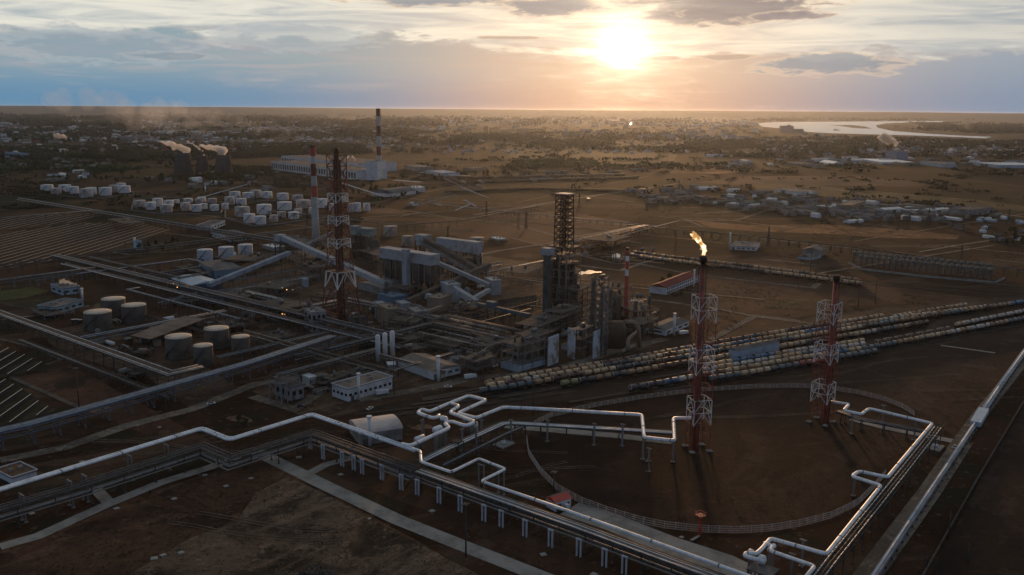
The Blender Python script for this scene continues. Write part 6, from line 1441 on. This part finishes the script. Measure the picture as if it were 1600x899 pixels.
# ---------------------------------------------------------------- yards, town, far halls
BM = {'white': whitep, 'grey': greyw, 'tan': tanw, 'pale': wwall, 'brown': M('brown_wall', (.20,.14,.10), .85), 'blue': bwall}
RMt = {'white': M('sheet_roof', (.55,.54,.52), .45, .1, (.35,.33,.31), .05), 'grey': roofg, 'tan': rooft, 'pale': roofg, 'brown': roofd, 'blue': M('pale_blue_roof', (.42,.47,.52), .5)}
protoB = {}
def hall(kind, cn):
    key = (kind, cn)
    if key in protoB: return copy_tree(protoB[key])
    t = bpy.data.objects.new(kind, None); COL.objects.link(t); m = MB()
    if kind == 'shed': m.box(-9,-5,0,9,5,5); m.build('wall', BM[cn], t); m = MB(); m.add([(-9.4,-5.4,5),(9.4,-5.4,5),(9.4,5.4,5),(-9.4,5.4,5),(-9.4,0,7),(9.4,0,7)], [(0,1,5,4),(2,3,4,5),(0,4,3),(1,2,5),(0,3,2,1)]); m.build('roof', RMt[cn], t); m = MB(); m.box(-2,-5.1,0,2,-4.9,3.8); m.build('door', dark_pipe, t)
    elif kind == 'house':
        m.box(-5,-4,0,5,4,3.4); m.build('wall', BM[cn], t); m = MB(); m.add([(-5.5,-4.5,3.4),(5.5,-4.5,3.4),(5.5,4.5,3.4),(-5.5,4.5,3.4),(-3,0,6.4),(3,0,6.4)], [(0,1,5,4),(2,3,4,5),(0,4,3),(1,2,5),(0,3,2,1)]); m.build('roof', roofr if cn == 'brown' else RMt[cn], t)
    elif kind == 'apartment_block':
        m.box(-26,-7,0,26,7,15); m.build('wall', BM[cn], t); m = MB(); m.box(-26.5,-7.5,15.003,26.5,7.5,15.8); m.build('roof', roofd, t)
        for r_ in range(5): m = MB(); m.box(-25,-7.08,1.2+r_*2.9,25,-6.9,2.7+r_*2.9); m.build('window_band', M('dim_windows', (.10,.10,.11), .5), t)
    protoB[key] = t; return t
def put(kind, cn, x, y, yaw, sc, zs, label, cat, group):
    t = hall(kind, cn); t.location = G(x, y); t.rotation_euler = (0,0,R(yaw)); t.scale = (sc[0], sc[1], zs); tag(t, label, cat, group)
def inpoly(px_, py_, poly): return inside(Vector((px_,py_)), [Vector(p) for p in poly])
rng = random.Random(77)
def pos(poly, n, pw=1.0):
    xs_, ys_ = [p[0] for p in poly], [p[1] for p in poly]; r = []; tries = 0
    while len(r) < n and tries < n*60:
        tries += 1; x = rng.uniform(min(xs_), max(xs_)); y = min(ys_)+(max(ys_)-min(ys_))*rng.random()**pw
        if inpoly(x, y, poly): r.append((x, y))
    return r
for x, y in pos([(985,300),(1060,290),(1150,297),(1290,306),(1400,318),(1560,330),(1560,340),(1470,345),(1330,348),(1240,340),(1120,322),(1010,318)], 230):
    cn = rng.choice(['grey','tan','white','brown','brown','grey']); s = rng.choice([.3,.4,.5,.7,.9,1.2,1.8]); big = s > 1
    put('shed', cn, x, y, rng.choice([28,118])+rng.uniform(-4,4), (s*rng.uniform(.8,1.8), s), rng.uniform(.6,1.1), f'{"large" if big else "small"} {cn} roofed shed in the crowded yards right of the far road', 'shed', 'sheds in the right yards')
for x, y in pos([(1470,345),(1600,340),(1640,350),(1640,382),(1540,378),(1530,362),(1470,358)], 30):
    cn = rng.choice(['white','grey','blue','brown']); put('shed', cn, x, y, rng.choice([28,118]), (rng.uniform(.3,.9), .5), .6, f'small {cn} shed in the scrap yard at the right edge', 'shed', 'sheds in the right edge yard')
for x, y in pos([(60,262),(150,270),(260,276),(420,268),(420,300),(330,296),(200,288),(60,284)], 26):
    cn = rng.choice(['grey','pale','tan','white']); put('shed', cn, x, y, rng.choice([AU,AV]), (rng.uniform(.6,2), rng.uniform(.8,1.6)), rng.uniform(.8,1.3), f'{cn} low hall behind the white tank farm', 'hall', 'halls behind the tank farm')
for x, y in pos([(20,250),(180,252),(180,262),(60,268),(10,262)], 16):
    cn = rng.choice(['grey','pale','brown']); put('shed', cn, x, y, rng.choice([AU,AV]), (rng.uniform(1,2.4), rng.uniform(1,2)), 1.4, f'{cn} works building at the far left', 'hall', 'works buildings at the far left')
for x, y in pos([(640,290),(860,268),(1010,266),(1010,276),(860,285),(700,298)], 22):
    cn = rng.choice(['grey','tan','brown']); put('shed', cn, x, y, rng.choice([10,100]), (rng.uniform(.8,3), 1), .8, f'{cn} farm shed in the dim green fields beyond the plant', 'shed', 'sheds in the far fields')
for x, y in pos([(1050,248),(1180,243),(1400,244),(1600,248),(1640,262),(1300,262),(1100,262)], 40):
    cn = rng.choice(['white','grey','pale','tan']); put('shed', cn, x, y, rng.choice([5,95]), (rng.uniform(1,4), rng.uniform(1,2)), rng.uniform(1,1.6), f'{cn} depot building in the far belt of warehouses', 'depot', 'depots in the far belt')
for x, y in pos([(0,222),(150,215),(420,208),(560,214),(560,232),(420,238),(250,236),(0,242)], 110, .8):
    cn = rng.choice(['white','grey','pale','tan','brown']); put('house', cn, x, y, rng.uniform(0,90), (rng.uniform(1.5,3.5), 1.6), 1.8, f'{cn} house in the far town at left', 'house', 'houses of the left town')
for x, y in pos([(740,192),(900,186),(1180,200),(1200,216),(1100,222),(900,215),(740,206)], 70):
    cn = rng.choice(['grey','pale','tan']); put('apartment_block', cn, x, y, rng.choice([10,55,100]), (rng.uniform(.8,1.6), 1), rng.uniform(.8,2), f'{cn} apartment block in the hazy city below the sun', 'apartment block', 'apartment blocks of the hazy city')
for x, y in pos([(1190,212),(1260,210),(1420,216),(1600,222),(1640,240),(1400,240),(1200,232)], 60):
    cn = rng.choice(['grey','pale','blue','brown']); put('apartment_block', cn, x, y, rng.choice([10,80,100]), (rng.uniform(.4,1.2), 1), rng.uniform(.4,1.0), f'{cn} block of the riverside town', 'apartment block', 'blocks of the riverside town')
b = G(1236, 207); t = thing('grain_elevator', 'large dark stepped block on the river bank, standing against the water', 'grain elevator', (b.x,b.y,0)); d = b.length/FPX
m = MB(); m.obox(b, 34*d, 8*d, 5*d, 0, 0); m.build('wing', greyw, t); m = MB(); m.obox(b+W3((-7*d,0,0)), 19*d, 7*d, 9.5*d, 0, 0); m.build('tower', greyw, t); m = MB(); m.obox(b+W3((-4*d,0,0)), 5*d, 3*d, 1.5*d, 0, 9.5*d+.01); m.build('roof_house', greyw, t)
b = G(1307, 203.8); t = thing('barge', 'small dark barge on the river', 'barge', (b.x,b.y,1.5)); d = b.length/FPX; m = MB(); m.prism([(b.x-3*d,b.y-30),(b.x+3*d,b.y-30),(b.x+3.6*d,b.y),(b.x+3*d,b.y+30),(b.x-3*d,b.y+30)], .5, .8*d); m.build('hull', dark_pipe, t); m = MB(); m.obox(b+W3((-1.5*d,0,0)), 1.2*d, 40, .8*d, 0, .81*d); m.build('cabin', greyw, t)
# pylons
pyl = None
def pylon():
    t = bpy.data.objects.new('pylon', None); COL.objects.link(t)
    lattice(t, Vector((0,0,0)), [(0,3.2),(9,2.2),(18,1.3),(30,.7)], 0, [steel], .4, .22)
    for z in (20,24,28): m = MB(); m.bar((-5,0,z),(5,0,z),.35); m.build('crossarm', steel, t)
    return t
for k, (x, y) in enumerate(((810,360),(822,358),(1450,352),(1200,385),(1055,395),(960,412),(700,385),(1575,352),(1290,345),(1010,330),(905,325),(400,330),(480,362),(1500,420),(1060,300),(760,340))):
    if pyl is None: t = pyl = pylon()
    else: t = copy_tree(pyl)
    t.location = G(x, y); t.rotation_euler = (0,0,R(20*k)); t.scale = (.8,.8,.8); tag(t, 'thin steel power line pylon in the fields beyond the plant', 'pylon', 'power line pylons')
# vehicles
def vehicle(label, x, y, yaw, col, truck=False, group='parked vehicles'):
    b = G(x, y); t = bpy.data.objects.new('truck' if truck else 'car', None); COL.objects.link(t); t.location = b; t.rotation_euler = (0,0,R(yaw)); tag(t, label, 'truck' if truck else 'car', group); m = MB()
    L = 7.5 if truck else 4.4; w_ = 1.2 if truck else .9
    if truck:
        m.box(-L/2,-w_,.8,L/2-2.2,w_,3.0); m.build('cargo_box', col, t); m = MB(); m.box(L/2-2.1,-w_,.6,L/2,w_,2.6); m.build('cab', col, t); m = MB(); m.box(L/2-.6,-w_*.9,1.6,L/2+.04,w_*.9,2.4); m.build('windscreen', glass, t)
    else:
        m.prism([(-L/2,-w_),(L/2,-w_),(L/2,w_),(-L/2,w_)], .35, .95); m.build('body', col, t); m = MB(); V = [(-1.5,-.85,.953),(1.2,-.85,.953),(1.2,.85,.953),(-1.5,.85,.953),(-1.1,-.7,1.5),(.6,-.7,1.5),(.6,.7,1.5),(-1.1,.7,1.5)]; m.add(V, [(4,5,6,7),(0,1,5,4),(1,2,6,5),(2,3,7,6),(3,0,4,7)]); m.build('cabin', glass, t)
    for i in (-1, 1):
        for j in (-1, 1): m = MB(); r_ = .5 if truck else .34; m.tube([(i*L*.32, j*w_*.95-.12, r_), (i*L*.32, j*w_*.95+.12, r_)], r_, 12); m.build('wheel', wdark, t)
cw, cdk = M('white_car_paint', (.7,.7,.7), .3), M('dark_car_paint', (.05,.05,.06), .3)
for a in (('white van parked beside the low white building',597,617,30,cw,True),('dark car on the yard left of the low white building',470,636,20,cdk,False),('white car on the road below the striped tower',491,534,20,cw,False),('white truck on the road near the small refinery building',1068,523,30,cw,True),
          ('white car on the yard behind the low building',578,640,60,cw,False),('white truck on the far road below the sun',920,312,28,cw,True),('white car below the three slim vessels',551,618,20,cw,False),('dark truck by the cabins',510,606,30,cdk,True),('white car on the gravel road near the track heads',700,606,5,cw,False),('dark car on the gravel road near the refinery frames',860,583,12,cdk,False),('white truck parked behind the wide grey roofed shed',735,592,30,cw,True),('white car on the road behind the round field corner',1492,700,50,cw,False),('white car beside the blue rack road',330,632,22,cw,False),('dark truck on the road beside the brown tanks',120,505,12,cdk,True)): vehicle(*a)
# concrete covers and small debris
rng = random.Random(9)
for k, (x, y, s) in enumerate(((55,840,2.2),(50,803,2),(182,795,2),(320,743,2),(353,760,2),(392,748,2),(241,873,2.4),(255,868,2),(283,864,2),(467,715,2.4),(532,742,2),(675,799,2.2),(849,867,2.2),(928,898,2.2),(577,811,1.4),(128,722,2),(215,665,1.6),(249,668,1.6),(1065,840,1.5),(272,780,2))):
    b = G(x, y); m = MB(); m.obox((0,0,0), s, s, .25, AU if k % 3 else 20, 0); o = m.build('concrete_cover', concrete, None); o.location = b; tag(o, 'small pale concrete cover lying on the bare ground', 'cover', 'concrete covers on the ground')
m = MB(); bb = G(490, 899)
for k in range(60): q = bb+W3((rng.gauss(0,4), rng.gauss(0,2.2), 0)); m.lathe(q, [(rng.uniform(.5,1.1),0),(.3,rng.uniform(.6,1.5))], 5, smooth=False)
tag(m.build('rubble_heap', dconc), kind='stuff')
P = px((640,470),(600,480)) if False else None
# person walking on the path
bp_ = G(234.5, 772)
bm_ = bmesh.new(); 
def limb(pts, rs): 
    m.tube([bp_+Vector(p) for p in pts], rs, 8)
m = MB(); limb([(-.12,-.05,.0),(-.12,0,.45),(-.1,.02,.9)], [.06,.08,.11]); limb([(.14,.12,.0),(.12,.05,.45),(.1,.02,.9)], [.06,.08,.11]); limb([(0,.02,.85),(0,.02,1.1),(0,.02,1.4),(0,.02,1.5),(0,.02,1.56)], [.17,.16,.22,.1,.07]); limb([(-.24,.02,1.42),(-.28,.05,1.12),(-.26,-.08,.86)], [.07,.06,.045]); limb([(.24,.02,1.42),(.28,0,1.12),(.26,.12,.88)], [.07,.06,.045]); m.lathe(bp_+W3((0,.02,1.53)), [(.05,0),(.1,.08),(.11,.16),(.07,.25),(.01,.28)], 10)
o = m.build('person', M('dark_clothes', (.03,.03,.035), .9), None, tuple(bp_)); tag(o, 'person in dark clothes walking on the concrete path at lower left', 'person')
# ---------------------------------------------------------------- trees
leaf = [M('leaf_dark', (.038,.042,.02), .95, 0, (.028,.032,.016), .3), M('leaf_olive', (.05,.045,.02), .95, 0, (.035,.034,.016), .3), M('leaf_green', (.055,.07,.025), .9, 0, (.035,.045,.02), .3)]
bark = M('bark', (.08,.06,.045), .95)
def crown_mb(rng, n, r, h, z0, s):
    m = MB(); lobes = [(Vector((rng.uniform(-.5,.5)*r, rng.uniform(-.5,.5)*r, z0+h*rng.uniform(.25,.85))), rng.uniform(.35,.65)*r) for _ in range(7)]
    for k in range(n):
        c, lr = rng.choice(lobes); d = Vector((rng.gauss(0,1), rng.gauss(0,1), rng.gauss(0,.8))).normalized(); q = c+d*lr*rng.uniform(.55,1.1)
        a = Vector((rng.gauss(0,1), rng.gauss(0,1), rng.gauss(0,1))).normalized(); b = a.cross(d+Vector((.1,0,0))).normalized(); ss = s*rng.uniform(.6,1.3)
        m.add([q-a*ss, q-b*ss*.7, q+a*ss, q+b*ss*.7], [(0,1,2,3)])
    return m
tp = []
for k in range(6):
    rg = random.Random(k+50); t = bpy.data.objects.new('tree', None); COL.objects.link(t); h = rg.uniform(7,10)
    m = MB(); m.tube([(0,0,0),(.1,0,h*.3),(0,.2,h*.6)], [.32,.22,.1], 6)
    for q in range(3): a = rg.uniform(0,6.28); m.tube([(0,0,h*(.3+q*.1)), (math.cos(a)*1.5, math.sin(a)*1.5, h*(.55+q*.1))], [.12,.04], 5)
    m.build('trunk', bark, t); crown_mb(rg, 260, h*.34, h*.8, h*.15, .55).build('crown', leaf[k % 3], t); tp.append(t)
tc_ = [0]
def tree(x, y, s, where):
    k = tc_[0]; tc_[0] += 1; t = tp[k] if k < 6 else copy_tree(tp[random.Random(k).randrange(6)]); t.location = G(x, y); t.rotation_euler = (0,0,k*1.7); t.scale = (s,s,s); cl = {0:'dark',1:'olive',2:'green'}[leaf.index(t.children[1].data.materials[0]) if t.children[1].name.startswith('crown') else 0]
    tag(t, f'{cl} bushy tree {where}', 'tree', 'trees '+where)
rng = random.Random(31)
for x, y in pos([(215,392),(230,384),(290,378),(300,383),(240,396)], 16): tree(x, y, rng.uniform(.7,1.1), 'in the hedge beside the tiny white chimney')
for x, y in pos([(1030,447),(1046,438),(1052,440),(1040,447)], 3): tree(x, y, .9, 'behind the red roofed building')
for x, y in pos([(1045,466),(1092,448),(1096,450),(1052,469)], 12): tree(x, y, .5, 'in front of the red roofed building')
for x, y in pos([(1540,372),(1600,360),(1640,366),(1640,385),(1560,384)], 18): tree(x, y, rng.uniform(.9,1.3), 'at the right edge yard')
for x, y in pos([(0,278),(150,268),(290,278),(420,290),(420,300),(280,290),(100,285)], 50): tree(x, y, rng.uniform(1,1.6), 'behind the tank farm')
for x, y in pos([(360,275),(420,280),(560,290),(660,300),(640,312),(480,302),(380,298)], 46): tree(x, y, rng.uniform(1,1.6), 'in front of the power station')
for x, y in pos([(0,252),(220,245),(280,262),(180,268),(0,275)], 45): tree(x, y, rng.uniform(1.2,2), 'in the far left belt')
for x, y in pos([(660,278),(900,262),(1100,262),(1100,270),(900,272),(700,290)], 50): tree(x, y, rng.uniform(1,1.8), 'in the hedgerow below the sun')
for x, y in ((330,372),(388,377),(376,663),(382,668)): tree(x, y, .6, 'by the yard road')
# far woods: one mass each
from mathutils import noise as MN
def woods(poly, n, size, seed, mat, thr=.05):
    rg = random.Random(seed); m = MB(); global rng; old = rng; rng = rg
    for x, y in pos(poly, int(n*1.7)):
        if MN.fractal(Vector((x*.011, y*.12, seed*.7)), 1, 2, 4) < thr+rg.uniform(-.25,.25): continue
        c = G(x, y); d = c.length; s = size*rg.uniform(.6,1.4)
        for q in range(7):
            o = c+W3((rg.gauss(0,1)*s*1.6, rg.gauss(0,1)*s*1.6, s*rg.uniform(.2,1.1))); a = Vector((rg.gauss(0,1),rg.gauss(0,1),rg.gauss(0,1))).normalized(); b = a.orthogonal().normalized(); cc_ = a.cross(b); r_ = s*rg.uniform(.5,.9)
            P6 = [o+a*r_, o-a*r_, o+b*r_, o-b*r_, o+cc_*r_, o-cc_*r_]; m.add(P6, [(0,2,4),(2,1,4),(1,3,4),(3,0,4),(2,0,5),(1,2,5),(3,1,5),(0,3,5)])
    rng = old; tag(m.build('woods', mat), kind='stuff')
woods([(0,232),(250,226),(560,226),(580,240),(420,244),(0,250)], 1300, 7, 1, leaf[0])
woods([(0,205),(300,200),(600,200),(700,208),(600,216),(0,222)], 1100, 12, 2, leaf[0])
woods([(0,180),(500,178),(1100,180),(1170,190),(700,198),(0,200)], 1500, 26, 3, leaf[0])
woods([(620,212),(1000,205),(1150,222),(1100,240),(800,230),(640,226)], 900, 9, 4, leaf[1])
woods([(780,252),(1100,248),(1170,254),(1100,262),(800,262)], 500, 5, 5, leaf[2])
woods([(1180,222),(1300,215),(1640,223),(1640,244),(1400,242),(1200,240)], 1500, 9, 6, leaf[0])
woods([(1392,192),(1500,190.5),(1640,198),(1640,210),(1550,210),(1450,205.5),(1400,200)], 700, 16, 7, leaf[0])
woods([(1180,181),(1640,183),(1640,189),(1180,190)], 700, 30, 8, leaf[0])
woods([(0,255),(120,250),(240,262),(160,270),(0,272)], 350, 5, 9, leaf[2])
woods([(300,262),(420,262),(420,275),(330,280)], 260, 4.5, 10, leaf[1])
woods([(560,205),(1200,205),(1640,225),(1640,275),(1100,270),(560,262)], 1500, 5, 21, leaf[1], .28)
woods([(0,200),(700,195),(1200,200),(1200,232),(600,240),(0,262)], 1500, 7, 22, leaf[0], .2)
woods([(1100,213),(1640,221),(1640,250),(1100,246)], 1500, 7, 23, leaf[0], .15)
woods([(560,258),(1100,255),(1640,275),(1640,335),(1100,300),(640,312)], 1500, 2.6, 24, leaf[1], .3)
woods([(0,255),(560,262),(640,300),(560,350),(200,335),(0,335)], 1500, 2.4, 25, leaf[1], .28)
# crowded far town: roofs too many to count
def town(poly, n, size, seed):
    global rng; rg = random.Random(seed); old = rng; rng = rg; mbs = [MB(), MB(), MB()]
    for x, y in pos(poly, n): c = G(x, y); mbs[rg.randrange(3)].obox(c, size*rg.uniform(.6,2), size*.7, size*rg.uniform(.3,.7), rg.uniform(0,90), 0)
    rng = old
    for m, mt_ in zip(mbs, (greyw, tanw, wwall)): tag(m.build('far_town', mt_), kind='stuff')
town([(0,190),(500,186),(740,190),(740,204),(500,214),(0,224)], 900, 26, 1)
town([(700,180),(1180,184),(1180,200),(900,196),(700,192)], 500, 40, 2)
town([(180,205),(450,200),(620,212),(600,228),(200,236)], 500, 16, 3)
town([(560,208),(1180,205),(1180,240),(560,240)], 500, 11, 5)
town([(1180,215),(1640,226),(1640,246),(1200,240)], 500, 16, 4)
# rows of freight wagons far behind the plant and lines of stacked goods
fw = None
for r_, (a, b, n) in enumerate((((690,288),(1000,278),44), ((660,281),(980,274),40), ((800,296),(1000,300),26), ((700,301),(830,296),22))):
    A, B = G(*a), G(*b)
    for k in range(n):
        if fw is None: fw = bpy.data.objects.new('freight_wagon', None); COL.objects.link(fw); m = MB(); m.box(-6.5,-1.5,1.2,6.5,1.5,4.4); m.build('body', M('wagon_brown', (.22,.15,.10), .7, 0, (.12,.08,.06), .2), fw); m = MB(); m.box(-6,-1.2,.2,6,1.2,1.197); m.build('underframe', wdark, fw); t = fw
        else: t = copy_tree(fw)
        t.location = A.lerp(B, k/n); t.rotation_euler = (0,0,math.atan2((B-A).y, (B-A).x)); tag(t, f'brown freight wagon in the {ordw(r_)} row of the distant rail yard', 'freight wagon', f'freight wagons of the {ordw(r_)} distant row')
